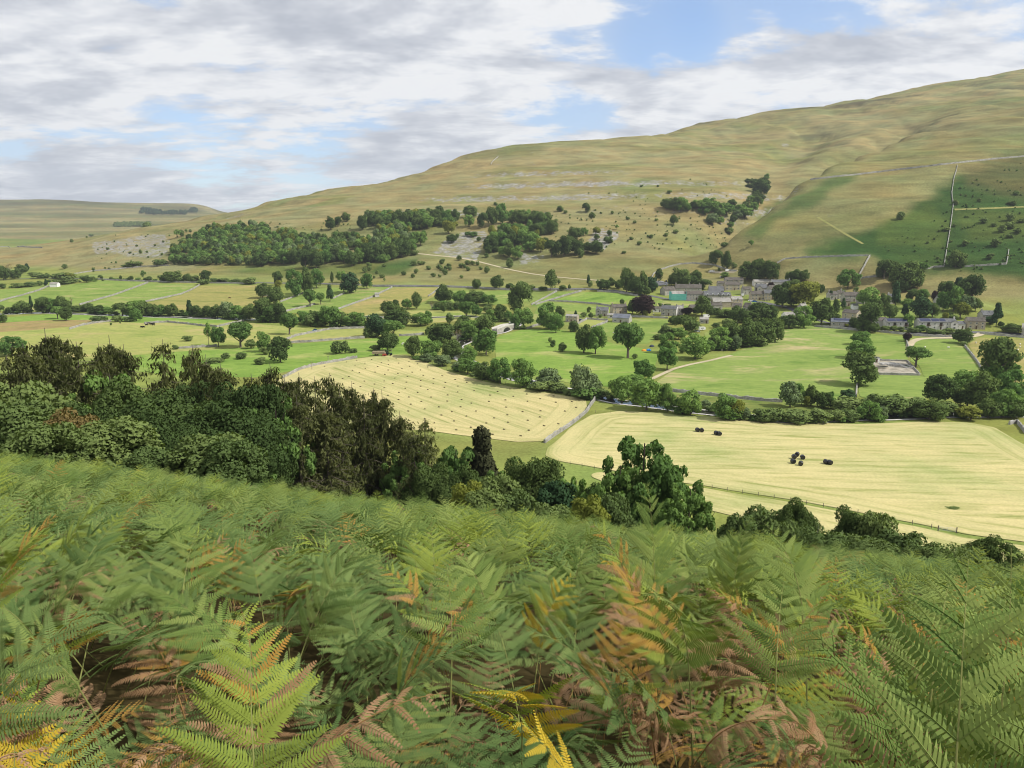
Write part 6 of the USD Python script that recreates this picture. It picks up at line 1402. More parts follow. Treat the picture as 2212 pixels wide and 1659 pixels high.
def house(label, x0, x1, top, eave=5.2, pitch=38, depth=6.5, yaw=0.0, wallm=S_GREY, roofm=R_STONE, chimneys=(-1, 1), win=None, gable_win=0, door=True, skylights=0, dormers=0, solar=(), front_gable=0, white_gable=False, porch=False, name="stone_house", category="house", group="stone houses of the village", base=None, yspan=(380, 1100), frame=None, balconies=0):
    """x0, x1, top: measured sides and roof ridge. The long side looks to -y before the house is turned by yaw."""
    ridge = depth / 2 * math.tan(math.radians(pitch))
    c = by_top((x0 + x1) / 2, top, eave + ridge, *yspan) if base is None else base
    dist = project(c)[2]
    wide = (x1 - x0) / F * dist
    L = max(4.0, (wide - abs(math.sin(yaw)) * depth) / max(0.35, math.cos(yaw)))
    t = thing(name, label, category, c, yaw, group)
    h2, d2 = L / 2, depth / 2
    gab = [(-d2, -1.2), (d2, -1.2), (d2, eave), (0, eave + ridge), (-d2, eave)]
    body = trimesh.creation.extrude_polygon(shapely.Polygon(gab), L)
    v = np.array(body.vertices); v = np.stack([v[:, 2] - h2, v[:, 0], v[:, 1]], 1)
    obj("wall", (v, np.array(body.faces)[:, ::-1] if np.linalg.det([[0, 0, 1], [1, 0, 0], [0, 1, 0]]) < 0 else np.array(body.faces)), wallm, t)
    if white_gable:
        g2 = trimesh.creation.extrude_polygon(shapely.Polygon(gab), 0.08); v = np.array(g2.vertices)
        obj("gable", (np.stack([v[:, 2] + h2, v[:, 0], v[:, 1]], 1), np.array(g2.faces)), S_WHITE, t)
    over, th = 0.28, 0.16
    s = math.tan(math.radians(pitch))
    prof = shapely.Polygon([(-d2 - over, eave - over * s + 0.02), (0, eave + ridge + 0.02), (d2 + over, eave - over * s + 0.02), (d2 + over, eave - over * s + 0.02 + th), (0, eave + ridge + 0.02 + th), (-d2 - over, eave - over * s + 0.02 + th)])
    rf = trimesh.creation.extrude_polygon(prof, L + 0.36); v = np.array(rf.vertices)
    roof = obj("roof", (np.stack([v[:, 2] - h2 - 0.18, v[:, 0], v[:, 1]], 1), np.array(rf.faces)), roofm, t)
    for cx in chimneys:
        x = cx * (h2 - 0.5); zt = eave + ridge
        obj("chimney", cat(box(x - 0.42, x + 0.42, -0.42, 0.42, zt - 0.9, zt + 0.95), box(x - 0.5, x + 0.5, -0.5, 0.5, zt + 0.95, zt + 1.1), *[tube([(x + dx, 0, zt + 1.08), (x + dx, 0, zt + 1.5)], [0.14, 0.12], 6) for dx in (-0.2, 0.2)]), wallm, roof)

    def window(x, z, w=0.95, h=1.15, side=0, fm=None):
        fm = fm or frame or FRAME
        if side == 0:
            fr = cat(box(x - w / 2 - 0.09, x - w / 2, -d2 - 0.06, -d2 + 0.02, z, z + h), box(x + w / 2, x + w / 2 + 0.09, -d2 - 0.06, -d2 + 0.02, z, z + h), box(x - w / 2 - 0.09, x + w / 2 + 0.09, -d2 - 0.06, -d2 + 0.02, z + h, z + h + 0.1), box(x - w / 2 - 0.12, x + w / 2 + 0.12, -d2 - 0.10, -d2 + 0.02, z - 0.11, z), box(x - 0.03, x + 0.03, -d2 - 0.05, -d2 + 0.02, z, z + h))
            pn = box(x - w / 2, x + w / 2, -d2 - 0.025, -d2 + 0.015, z + 0.001, z + h - 0.001)
        else:
            e = side * h2; q = lambda y0, y1, z0, z1, o: box(min(e - side * 0.02, e + side * o), max(e - side * 0.02, e + side * o), y0, y1, z0, z1)
            o = 0.15 if white_gable else 0.06
            fr = cat(q(x - w / 2 - 0.09, x - w / 2, z, z + h, o), q(x + w / 2, x + w / 2 + 0.09, z, z + h, o), q(x - w / 2 - 0.09, x + w / 2 + 0.09, z + h, z + h + 0.1, o), q(x - w / 2 - 0.12, x + w / 2 + 0.12, z - 0.11, z, o + 0.04), q(x - 0.03, x + 0.03, z, z + h, o - 0.01))
            pn = q(x - w / 2, x + w / 2, z + 0.001, z + h - 0.001, o - 0.035)
        f_ = obj("window", fr, fm, t); obj("pane", pn, GLASS, f_)

    n = max(2, int(L / 3.0)) if win is None else win
    floors = [0.9] + ([3.35] if eave > 4.4 else [])
    xs = [(-h2 + (k + 0.5) * L / n) for k in range(n)] if n else []
    dk = n // 2 if door and n > 1 else -1
    for k, x in enumerate(xs):
        for z in floors:
            if z < 1 and k == dk:
                d_ = obj("door", box(x - 0.5, x + 0.5, -d2 - 0.05, -d2 + 0.02, 0.0, 2.05), BROWN, t)
                continue
            if balconies and z > 2 and k % 2 == 1:
                bal = obj("balcony", cat(box(x - 1.3, x + 1.3, -d2 - 1.1, -d2 - 0.02, z - 0.75, z - 0.6), box(x - 1.3, x + 1.3, -d2 - 1.12, -d2 - 1.04, z + 0.2, z + 0.3), *[box(x + q - 0.04, x + q + 0.04, -d2 - 1.11, -d2 - 1.05, z - 0.6, z + 0.2) for q in np.linspace(-1.25, 1.25, 9)]), BROWN, t)
                window(x, z - 0.55, 1.6, 1.9, 0, BROWN)
                continue
            window(x, z, 1.25 if (z < 1 and k % 3 == 0) else 0.95, 1.15 if z < 1 else 1.05)
    for side in ((1,) if gable_win > 0 else (-1,) if gable_win < 0 else ()):
        for z in floors:
            window(0.0 if abs(gable_win) == 1 else -depth / 5, z, 0.8, 1.05, side)
            if abs(gable_win) == 2:
                window(depth / 5, z, 0.8, 1.05, side)
    sl = math.cos(math.radians(pitch)); sn = math.sin(math.radians(pitch))

    def on_roof(x, u, w, hh, lift):
        """A slab lying on the front slope: u metres down from the ridge."""
        c0 = []
        for a, b, l in ((-w / 2, u, lift), (w / 2, u, lift), (w / 2, u + hh, lift), (-w / 2, u + hh, lift), (-w / 2, u, lift + 0.07), (w / 2, u, lift + 0.07), (w / 2, u + hh, lift + 0.07), (-w / 2, u + hh, lift + 0.07)):
            c0.append((x + a, -(b * sl) - l * sn, eave + ridge + 0.02 + th / sl - b * sn + l * sl))
        return np.array(c0), np.array([(0, 1, 2), (0, 2, 3), (4, 6, 5), (4, 7, 6), (0, 5, 1), (0, 4, 5), (1, 6, 2), (1, 5, 6), (2, 7, 3), (2, 6, 7), (3, 4, 0), (3, 7, 4)])

    for k in range(skylights):
        obj("skylight", on_roof(-h2 + (k + 0.5) * L / skylights, 1.2, 0.75, 1.0, 0.0), GLASS, roof)
    for a, b in solar:
        obj("solar_panel", on_roof((a + b) / 2 * h2, 0.5, abs(b - a) * h2, min(3.0, d2 / sl - 1.0), 0.03), SOLAR, roof)
    for k in range(dormers):
        x = -h2 + (k + 0.5) * L / dormers
        g = trimesh.creation.extrude_polygon(shapely.Polygon([(-0.8, eave - 1.1), (0.8, eave - 1.1), (0.8, eave + 0.35), (0, eave + 1.25), (-0.8, eave + 0.35)]), 2.2); v = np.array(g.vertices)
        dm = obj("dormer", (np.stack([x + v[:, 0], v[:, 2] - d2 - 0.12, v[:, 1]], 1), np.array(g.faces)[:, ::-1]), wallm, t)
        bb = [np.array(o) for o in ((-1.0, eave + 0.15), (0, eave + 1.3), (1.0, eave + 0.15))]
        pg = shapely.Polygon([bb[0], bb[1], bb[2], bb[2] + [0.06, 0.2], bb[1] + [0, 0.26], bb[0] + [-0.06, 0.2]])
        g = trimesh.creation.extrude_polygon(pg, 2.5); v = np.array(g.vertices)
        obj("bargeboard", (np.stack([x + v[:, 0], v[:, 2] - d2 - 0.32, v[:, 1]], 1), np.array(g.faces)[:, ::-1]), FRAME, dm)
        obj("pane", box(x - 0.42, x + 0.42, -d2 - 0.16, -d2 - 0.1, eave - 0.8, eave + 0.2), GLASS, dm)
    if front_gable:
        gx = front_gable * (h2 - 2.2); e2 = eave; r2 = 2.2 * math.tan(math.radians(pitch))
        g = trimesh.creation.extrude_polygon(shapely.Polygon([(-2.2, -1.0), (2.2, -1.0), (2.2, e2), (0, e2 + r2), (-2.2, e2)]), d2 + 1.5); v = np.array(g.vertices)
        obj("front_wing", (np.stack([gx + v[:, 0], v[:, 2] - d2 - 1.5, v[:, 1]], 1), np.array(g.faces)[:, ::-1]), wallm, t)
        pg = shapely.Polygon([(-2.5, e2 - 0.2), (0, e2 + r2 + 0.03), (2.5, e2 - 0.2), (2.5, e2 - 0.04), (0, e2 + r2 + 0.2), (-2.5, e2 - 0.04)])
        g = trimesh.creation.extrude_polygon(pg, d2 + 1.75); v = np.array(g.vertices)
        obj("roof", (np.stack([gx + v[:, 0], v[:, 2] - d2 - 1.7, v[:, 1]], 1), np.array(g.faces)[:, ::-1]), roofm, t)
        for z in floors:
            fr = cat(box(gx - 0.75, gx + 0.75, -d2 - 1.56, -d2 - 1.49, z - 0.1, z + 1.25)); f_ = obj("window", fr, FRAME, t)
            obj("pane", cat(box(gx - 0.62, gx - 0.05, -d2 - 1.6, -d2 - 1.5, z, z + 1.15), box(gx + 0.05, gx + 0.62, -d2 - 1.6, -d2 - 1.5, z, z + 1.15)), GLASS, f_)
    return t, c, L


farm = dict(group="stone houses of the village")
house("two-storey farmhouse left of the dark copper beech, light front windows", 1314, 1350, 657, 5.2, 35, 6.5, 0.25, S_WARM, R_STONE, (-1, 1), 3)
house("stone house with a small front gable at the left end of the farm group", 1283, 1312, 663, 4.6, 38, 6.5, -0.25, S_GREY, R_SLATE, (-1,), 2, front_gable=-1)
house("low barn with blue-grey roof at the corner of the paddock", 1318, 1362, 678, 3.6, 30, 9.0, -0.42, S_GREY, R_BLUE, (), 3, name="stone_barn", category="barn")
house("small pale-roofed shed behind the blue-roofed barn", 1308, 1325, 677, 2.6, 28, 4.0, -0.2, S_PALE, R_PALE, (), 1, name="shed", category="shed", door=False)
house("flat-fronted pale cottage alone at the left of the farm group", 1219, 1249, 679, 4.5, 22, 6.0, -0.35, S_WARM, R_PALE, (), 3, gable_win=1)
house("long cottage with bright white gable end above the green paddock", 1421, 1458, 660, 5.4, 36, 6.5, -0.38, S_GREY, R_SLATE, (-1, 1), 3, white_gable=True)
house("rear wing of stone behind the white-gabled cottage", 1452, 1471, 659.5, 5.2, 36, 6.0, -0.3, S_GREY, R_PALE, (1,), 1)
house("low stone outbuilding left of the white-gabled cottage", 1404, 1424, 662, 3.0, 28, 5.0, -0.1, S_WHITE, R_STONE, (), 2, name="outbuilding", category="outbuilding")
house("small chapel-like cottage half hidden by church trees", 1350, 1366, 611, 4.0, 45, 5.5, 0.5, S_GREY, R_SLATE, (), 1)
house("stone barn with big dark gable at the left of the long roofs", 1418, 1452, 619, 4.2, 36, 8.0, 0.45, S_GREY, R_STONE, (), 2, name="stone_barn", category="barn")
house("long dark-roofed house behind the netted one, with tall chimneys", 1449, 1505, 614, 5.2, 40, 7.5, -0.05, S_GREY, R_STONE, (-1, 0.1, 0.9), 4)
net, nc, nL = house("house wrapped in green scaffold netting beside the road bend", 1441, 1470, 629, 5.2, 36, 7.0, 0.05, S_WARM, R_PALE, (1,), 3)
house("terrace of cottages right of the green netting", 1470, 1511, 629, 5.0, 33, 7.0, 0.0, S_GREY, R_STONE, (-0.4, 0.4), 6)
house("slate-roofed house with three white-trimmed dormers", 1510, 1546, 628, 4.2, 42, 7.5, 0.0, S_GREY, R_SLATE, (), 4, dormers=3)
house("steep slate roof rising behind the dormered house", 1520, 1551, 618.5, 5.6, 45, 7.5, 0.0, S_GREY, R_SLATE, (-1,), 3)
house("low cottage right of the dormered house", 1545, 1566, 631, 3.6, 38, 6.0, 0.0, S_GREY, R_SLATE, (), 3, dormers=2)
house("big plain stone barn below the dormered house", 1529, 1567, 643, 4.5, 34, 9.0, 0.0, S_WARM, R_PALE, (), 0, name="stone_barn", category="barn", door=False)
house("lean cottage roof in front of the big plain barn", 1527, 1550, 654, 3.6, 34, 5.5, 0.1, S_GREY, R_STONE, (1,), 2)
house("pale-roofed house with one white dormer beside the big barn", 1565, 1593, 640, 5.2, 36, 6.5, 0.18, S_WARM, R_PALE, (-1, 1), 3, dormers=1)
house("upper house with long dark roof below the vans", 1552, 1592, 599, 4.6, 34, 7.0, -0.1, S_GREY, R_STONE, (), 4)
house("tall-chimneyed house below the long dark roof", 1553, 1585, 609, 5.0, 36, 6.5, 0.0, S_WARM, R_STONE, (-1, 0.2, 1), 4)
house("pale bungalow behind the dark purple tree", 1613, 1650, 604, 3.2, 26, 7.5, 0.0, S_PALE, R_PALE, (), 4)
house("long pale upper house with grey roof by the two dark trees", 1650, 1691, 604, 3.8, 28, 7.5, -0.1, S_PALE, R_SLATE, (1,), 4)
house("house with twin front gables above the inn", 1619, 1642, 613.5, 5.0, 42, 7.0, 0.0, S_GREY, R_SLATE, (), 3, front_gable=-1)
house("gabled house half behind the big yellow-green tree", 1644, 1672, 616, 4.6, 40, 7.0, 0.2, S_GREY, R_STONE, (), 3, front_gable=1)
inn, ic, iL = house("stone inn on the green, left half with low roof", 1608, 1638, 629, 5.0, 30, 8.0, -0.05, S_WARM, R_STONE, (-1,), 4)
house("stone inn on the green, taller right half with creeper", 1636, 1670, 626.5, 5.4, 32, 8.0, -0.05, S_WARM, R_SLATE, (1,), 5)
house("gable-end house below the green, tall chimney", 1594, 1617, 654, 5.4, 40, 7.0, -0.75, S_GREY, R_STONE, (1,), 2, gable_win=1)
house("low house with a white conservatory among the trees", 1680, 1712, 674, 3.0, 30, 7.0, 0.1, S_WHITE, R_PALE, (), 4)
house("left house of the row behind the cone-shaped yew", 1772, 1790, 629, 4.6, 36, 6.5, 0.1, S_GREY, R_STONE, (-1,), 2)
house("long old farmhouse with stone roof behind the cone-shaped yew", 1803, 1838, 631, 5.0, 36, 7.0, 0.05, S_GREY, R_STONE, (-1, 0.5), 4)
house("lower wing in front of the long old farmhouse", 1806, 1819, 645, 4.0, 34, 5.0, 0.0, S_WARM, R_STONE, (), 2, skylights=1)
house("tall gable-ended house at the right of the old farmhouse", 1834, 1856, 630, 6.6, 38, 7.0, 0.7, S_GREY, R_STONE, (1,), 2)
house("small square house with tall chimneys among the big trees", 1899, 1914, 635, 5.4, 34, 6.0, 0.0, S_PALE, R_SLATE, (-1, 1), 2)
house("slate-roofed house deep in the trees, right side", 2001, 2023, 639, 4.4, 44, 7.5, 0.1, S_GREY, R_SLATE, (1,), 2)
house("brown-roofed house standing end-on above the solar-roofed barn", 1808, 1846, 669, 5.6, 28, 8.0, -0.9, S_WARM, R_STONE, (), 2, gable_win=2)
house("low barn with a blue solar roof by the field wall", 1781, 1834, 688, 3.0, 22, 10.0, -0.35, S_GREY, R_BLUE, (), 4, solar=((-0.75, 0.65),), name="stone_barn", category="barn")
house("left house of the solar-roofed terrace, hidden by trees", 1840, 1900, 685, 5.2, 26, 8.0, -0.12, S_PALE, R_STONE, (), 4)
house("middle terrace house with brown balcony doors and solar roof", 1897, 1946, 688, 5.2, 26, 8.0, -0.12, S_PALE, R_SLATE, (), 4, solar=((-0.85, -0.1), (-0.04, 0.8)), balconies=1, gable_win=1)
house("right terrace house with three solar arrays and white bay gable", 1966, 2046, 688, 5.2, 26, 8.0, -0.08, S_PALE, R_SLATE, (1,), 6, solar=((-0.9, -0.36), (-0.3, 0.1), (0.14, 0.42)), balconies=1, front_gable=1)
house("low link building right of the terrace's white bay", 2043, 2066, 694, 3.4, 26, 6.0, -0.05, S_PALE, R_SLATE, (), 2)
house("detached brown-stone house with white upper window", 2070, 2109, 685, 5.2, 32, 7.5, -0.2, S_WARM, R_STONE, (), 3, gable_win=1)
house("grey-slated house behind the brown-stone one", 2099, 2131, 671, 4.6, 36, 7.5, -0.05, S_GREY, R_SLATE, (-1,), 2, skylights=1)
house("grey field barn at the right end of the village wall", 2190, 2209, 699, 4.6, 32, 7.0, -0.6, S_GREY, R_PALE, (), 0, name="stone_barn", category="barn", door=False)
house("white-washed field barn on the far left pasture", 111, 127, 612.5, 3.4, 25, 6.0, 0.0, S_WHITE, R_PALE, (), 0, name="stone_barn", category="barn", base=at1(119, 619.5), door=False)
house("tiny stone hut on the long pasture wall", 810, 819, 634, 3.0, 20, 4.5, 0.2, S_PALE, R_PALE, (), 0, name="stone_hut", category="hut", base=at1(814.5, 641), door=False)
house("dark roadside barn roof among trees on the left", 571, 581, 631, 3.4, 42, 6.0, 0.4, S_GREY, R_STONE, (), 0, name="stone_barn", category="barn", base=at1(576, 639), door=False)
house("little roof beside the upper dark-roofed house", 1538, 1553, 607, 3.4, 36, 5.5, 0.0, S_GREY, R_STONE, (), 2)
house("brown-roofed cottage right of the white-gabled one", 1480, 1501, 658, 3.6, 38, 6.0, 0.2, S_WARM, R_STONE, (1,), 2)
house("flat-looking grey barn above the caravan", 1503, 1525, 685, 3.0, 20, 7.0, -0.2, S_GREY, R_PALE, (), 2, name="stone_barn", category="barn")
house("small stone house left of the old farmhouse's yew", 1790, 1803, 627, 4.4, 38, 6.0, 0.2, S_GREY, R_STONE, (1,), 2)
house("cottage between the dark purple tree and the inn", 1590, 1610, 619, 4.6, 38, 6.0, 0.1, S_GREY, R_STONE, (-1,), 2)
house("end cottage left of the gable-end house below the green", 1571, 1592, 655, 4.8, 36, 6.0, -0.1, S_WARM, R_STONE, (-1,), 2)
house("roof peeping out between the middle village trees", 1712, 1730, 656, 4.4, 36, 6.0, 0.3, S_GREY, R_PALE, (1,), 2)
house("small garage with pale front below the old farmhouse", 1826, 1836, 656, 2.8, 24, 5.0, 0.0, S_WHITE, R_SLATE, (), 0, name="shed", category="shed")
house("cottage with a steep roof right of the twin-gabled house", 1668, 1684, 619, 4.6, 42, 6.0, -0.2, S_PALE, R_STONE, (1,), 2)
# scaffold and netting on the house under repair
c_, s_ = nL / 2, 3.5
nv = cat(box(-c_ - 0.9, c_ + 0.9, -s_ - 1.2, -s_ - 1.12, 0, 5.6), box(-c_ - 0.98, -c_ - 0.9, -s_ - 1.1, s_, 0, 7.6), box(c_ + 0.9, c_ + 0.98, -s_ - 1.1, s_, 0, 7.6))
tag(obj("scaffold_netting", (nv[0] @ np.array([[math.cos(0.05), math.sin(0.05), 0], [-math.sin(0.05), math.cos(0.05), 0], [0, 0, 1]]) + nc, nv[1]), NETTING), "sea-green netting hung round the scaffolded house", "netting")

# ---------------------------------------------------------------- vehicles, bales, animals, small things
CLASS = {}


def proto_kind(name, parts):
    path = f"/World/kinds/{name}"
    x = UsdGeom.Xform.Define(stage, path)
    made = {}
    for pn, m, mt, *up in parts:
        p = obj(pn, m, mt, made[up[0]] if up else x.GetPrim(), smooth=35)
        made[pn] = p
    return path


def use(path, name, loc, rz, label, category, group=None, scale=1.0):
    t = UsdGeom.Xform.Define(stage, numbered(name))
    t.AddTranslateOp().Set(Gf.Vec3d(*map(float, loc))); t.AddRotateZOp().Set(math.degrees(rz)); t.AddScaleOp().Set(Gf.Vec3f(*np.broadcast_to(scale, 3).astype(float).tolist()))
    t.GetPrim().GetReferences().AddInternalReference(path); t.GetPrim().SetInstanceable(True)
    return tag(t.GetPrim(), label, category, group)


def extr(pts, w, bevel=0.0):
    """Side outline (x, z) -> a body w wide across y."""
    g = trimesh.creation.extrude_polygon(shapely.Polygon(pts).buffer(0.06).buffer(-0.06), w); v = np.array(g.vertices)
    return np.stack([v[:, 0], v[:, 2] - w / 2, v[:, 1]], 1), np.array(g.faces)[:, ::-1]


def wheel(x, y, r=0.33, w=0.2):
    return tube([(x, y - w / 2, r), (x, y + w / 2, r)], r, 14)


RUBBER = plain("tyre_rubber", (0.02, 0.02, 0.02), 0.85, 0.1)
paints = {"white": (0.80, 0.80, 0.79), "silver": (0.52, 0.54, 0.57), "blue": (0.03, 0.16, 0.46), "dark": (0.04, 0.045, 0.055), "red": (0.35, 0.05, 0.03), "green": (0.03, 0.12, 0.04)}
PAINT = {k: mat(f"car_paint_{k}", {"p": ("principled_bsdf", {"base_color": v, "roughness": 0.25, "coat_weight": 0.5})}, []) for k, v in paints.items()}
for k in ("white", "silver", "blue", "dark"):
    body = extr([(-2.1, 0.28), (2.05, 0.28), (2.1, 0.62), (1.95, 0.86), (1.0, 0.96), (-1.9, 0.98), (-2.1, 0.8)], 1.74)
    cab = extr([(-1.85, 0.95), (1.05, 0.93), (0.35, 1.42), (-1.3, 1.46)], 1.5)
    rf = extr([(-1.32, 1.44), (0.36, 1.40), (0.25, 1.49), (-1.2, 1.53)], 1.46)
    CLASS["car_" + k] = proto_kind(f"car_{k}", [("body", body, PAINT[k]), ("window", cab, GLASS), ("roof", rf, PAINT[k])] + [("wheel", wheel(x, y), RUBBER) for x in (-1.3, 1.3) for y in (-0.78, 0.78)])
van = extr([(-2.6, 0.35), (2.5, 0.35), (2.6, 0.8), (2.3, 1.15), (1.75, 1.95), (1.3, 2.4), (-2.55, 2.45)], 1.95)
CLASS["van"] = proto_kind("white_van_body", [("body", van, PAINT["white"]), ("windscreen", extr([(2.28, 1.2), (2.34, 1.2), (1.80, 1.97), (1.74, 1.97)], 1.7), GLASS), ("window", box(0.6, 1.55, -1.0, 1.0, 1.35, 1.9), GLASS)] + [("wheel", wheel(x, y, 0.36), RUBBER) for x in (-1.6, 1.6) for y in (-0.88, 0.88)])
carav = extr([(-2.4, 0.45), (2.2, 0.45), (2.45, 1.2), (2.1, 2.3), (-2.2, 2.45), (-2.45, 1.3)], 2.1)
CLASS["caravan"] = proto_kind("caravan_body", [("body", carav, PAINT["white"]), ("window", box(-1.5, 1.2, -1.08, 1.08, 1.35, 1.9), GLASS), ("wheel", wheel(0, -0.95, 0.33), RUBBER), ("wheel", wheel(0, 0.95, 0.33), RUBBER), ("drawbar", tube([(2.2, 0, 0.5), (3.3, 0, 0.5)], 0.05, 5), RUBBER)])


def place(vx, vy):
    p = at1(vx, vy, 200.0)
    return p + [0, 0, 0.09 + 0.004 * level[0] if False else 0.06]


cars = [("car_white", 1417, 609, 0.05, "white car at the left end of the car park"), ("car_silver", 1424, 609.2, 0.1, "silver car beside the white one in the car park"), ("car_white", 1429, 609.8, 0.1, "white car under the car park's oval tree"),
        ("car_dark", 1439, 608.5, 1.4, "dark car at the top of the car park's right side"), ("car_silver", 1439, 612.5, 1.5, "silver car in the middle of the car park's right side"), ("car_white", 1439, 616.5, 1.5, "white car at the bottom of the car park's right side"),
        ("car_white", 1621.5, 651, 0.0, "white car parked on the green before the inn"), ("car_blue", 1630, 652.5, 0.0, "blue car parked before the inn"), ("car_silver", 1694, 664, 0.5, "silver car on the road between the middle village trees"),
        ("car_white", 1559.5, 599.5, 0.2, "white car above the upper long dark roof"), ("car_white", 1812, 663.5, 1.2, "white car beside the cone-shaped yew"), ("car_silver", 1505.6, 717.5, 0.1, "silver car beside the caravan"),
        ("car_dark", 1252, 693.5, 0.4, "dark car beside the pale farm cottage"), ("car_silver", 1256, 692.5, 0.4, "grey car beside the dark one at the farm cottage"), ("car_white", 1740, 609 + 12, 0.2, "white car by the houses behind the yellow-green tree"), ("car_blue", 682, 715.5, 0.1, "bright blue car in the meadow below the hedgerow")]
for k, vx, vy, rz, lab in cars:
    use(CLASS[k], "parked_car", place(vx, vy), rz, lab, "car")
for vx, vy, rz, lab in ((1538.5, 588.2, 0.1, "long white campervan on the track above the village"), (1572, 586.5, 0.3, "white van at the gill end of the track"), (1604, 640, 1.2, "white van beside the inn"), (1526, 686, 0.3, "white van in the yard below the netted house")):
    use(CLASS["van"], "white_van", place(vx, vy), rz, lab, "van")
use(CLASS["caravan"], "caravan", place(1516, 713.5), 0.3, "white caravan in the gap below the garden trees", "caravan")
TENT = {k: plain(f"tent_{k}", c, 0.7, 0.1) for k, c in (("blue", (0.05, 0.22, 0.55)), ("orange", (0.65, 0.30, 0.05)), ("dark", (0.06, 0.07, 0.09)))}
for k, vx, vy, lab in (("blue", 1401, 758, "blue dome tent behind the lone field oak"), ("orange", 1391, 758.5, "orange tent left of the blue one"), ("dark", 1408, 749, "dark tent at the end of the pale path")):
    dome_ = trimesh.creation.icosphere(2); v = np.array(dome_.vertices); v = np.where(v[:, 2:] < 0, v * [1, 1, 0.02], v) * [1.6, 1.2, 1.25]
    t = thing("tent", lab, "tent", place(vx, vy), 0.4)
    obj("flysheet", (v, dome_.faces), TENT[k], t, smooth=True); obj("doorway", box(0.9, 1.50, -0.5, 0.5, 0, 0.55), TENT["dark"], t)
# tractor and loaded trailer at the top of the hay field
tp = place(839, 767.5)
t = thing("tractor", "dark green tractor at the top corner of the hay field", "tractor", tp, 0.05)
obj("bonnet", extr([(0.2, 0.75), (2.2, 0.75), (2.25, 1.35), (0.2, 1.6)], 0.8), PAINT["green"], t)
cab = obj("cab", extr([(-1.2, 1.1), (0.3, 1.1), (0.2, 2.7), (-1.0, 2.7)], 1.4), GLASS, t); obj("cab_roof", box(-1.2, 0.4, -0.8, 0.8, 2.7, 2.85), PAINT["green"], cab)
for y in (-0.85, 0.85):
    obj("rear_wheel", wheel(-0.7, y, 0.9, 0.5), RUBBER, t); obj("front_wheel", wheel(1.6, y, 0.6, 0.4), RUBBER, t)
obj("fender", cat(*[box(-1.4, 0.0, y - 0.3, y + 0.3, 1.82, 1.9) for y in (-0.85, 0.85)]), PAINT["green"], t)
HAYBALE = plain("hay_bale", (0.20, 0.175, 0.095), 0.95, 0.3, 3.0)
STRAW = plain("stacked_bales", (0.33, 0.28, 0.18), 0.95, 0.25, 2.0)
tr = thing("trailer", "long flat trailer piled with bales behind the tractor", "trailer", place(823, 768), 0.05)
obj("bed", box(-5.0, 3.2, -1.2, 1.2, 0.85, 1.0), BROWN, tr); obj("drawbar", tube([(3.2, 0, 0.8), (5.0, 0, 0.7)], 0.07, 5), RUBBER, tr)
for x in (-3.2, -2.0, 1.8):
    for y in (-1.0, 1.0):
        obj("wheel", wheel(x, y, 0.42, 0.25), RUBBER, tr)
brng = np.random.default_rng(44)
for lay in range(3):
    for a in range(7 - (lay == 2)):
        for b in range(2):
            x, y = -4.95 + a * 1.14 + 0.3 * (lay == 2), -1.15 + b * 1.17
            q = brng.uniform(-0.05, 0.05, 2)
            m = box(x + q[0], x + 1.08 + q[0], y + q[1], y + 1.1 + q[1], 1.01 + lay * 0.5, 1.49 + lay * 0.5)
            tag(obj("stacked_bale", (m[0] @ np.array([[math.cos(.05), math.sin(.05), 0], [-math.sin(.05), math.cos(.05), 0], [0, 0, 1]]) + place(823, 768), m[1]), STRAW), f"bale on the trailer, {['bottom', 'middle', 'top'][lay]} layer, {ORD[a]} from left, {['near', 'far'][b]} side", "hay bale", "bales stacked on the trailer")
t = thing("hay_machine", "small orange-red hay machine between trailer and tractor", "implement", place(830.5, 769.5), 0.1)
obj("frame", cat(box(-1.2, 1.2, -0.9, 0.9, 0.45, 0.95), box(-0.9, 0.9, -0.7, 0.7, 0.95, 1.3)), PAINT["red"], t); [obj("wheel", wheel(x, y, 0.35), RUBBER, t) for x, y in ((0, -1.0), (0, 1.0))]; obj("drawbar", tube([(1.2, 0, 0.5), (2.4, 0, 0.5)], 0.06, 5), RUBBER, t)

# little square bales dropped in rows over the left hay field
A_ = polys["hay_field"][0].buffer(-4)
a0, a1 = plan([(905, 778)])[0][:2], plan([(1150, 844)])[0][:2]
ax = (a1 - a0) / np.linalg.norm(a1 - a0); nx = np.array([-ax[1], ax[0]])
spots_b = []
for rowk in range(-60, 60):
    off = brng.uniform(0, 14)
    for k in range(-60, 60):
        q = a0 + nx * (rowk * 7.2 + brng.normal(0, 0.5)) + ax * (k * 11.5 + off + brng.normal(0, 1.2))
        if shapely.contains_xy(A_, q[0], q[1]) and brng.random() < 0.9:
            p = project(np.array([q[0], q[1], 0.3]))
            if p[0] > 700 and p[1] < 958:
                spots_b.append((q, p, rowk))
spots_b = spots_b[:298]
inrow = {}
for q, p, rk in spots_b:
    inrow.setdefault(rk, []).append(p[0])
rks = sorted(inrow, reverse=True)
for q, p, rk in spots_b:
    m = box(-0.44, 0.44, -0.21, 0.21, 0, 0.34); al = math.atan2(ax[1], ax[0]) + brng.normal(0, 0.25)
    R2 = np.array([[math.cos(al), math.sin(al), 0], [-math.sin(al), math.cos(al), 0], [0, 0, 1]])
    tag(obj("hay_bale", (m[0] @ R2 + [q[0], q[1], float(height(*q)) + 0.19], m[1]), HAYBALE), f"small dark hay bale on the left field, {ORD[rks.index(rk)]} row from the river, {ORD[sorted(inrow[rk]).index(p[0])]} from left", "hay bale", "bales in rows on the left hay field")

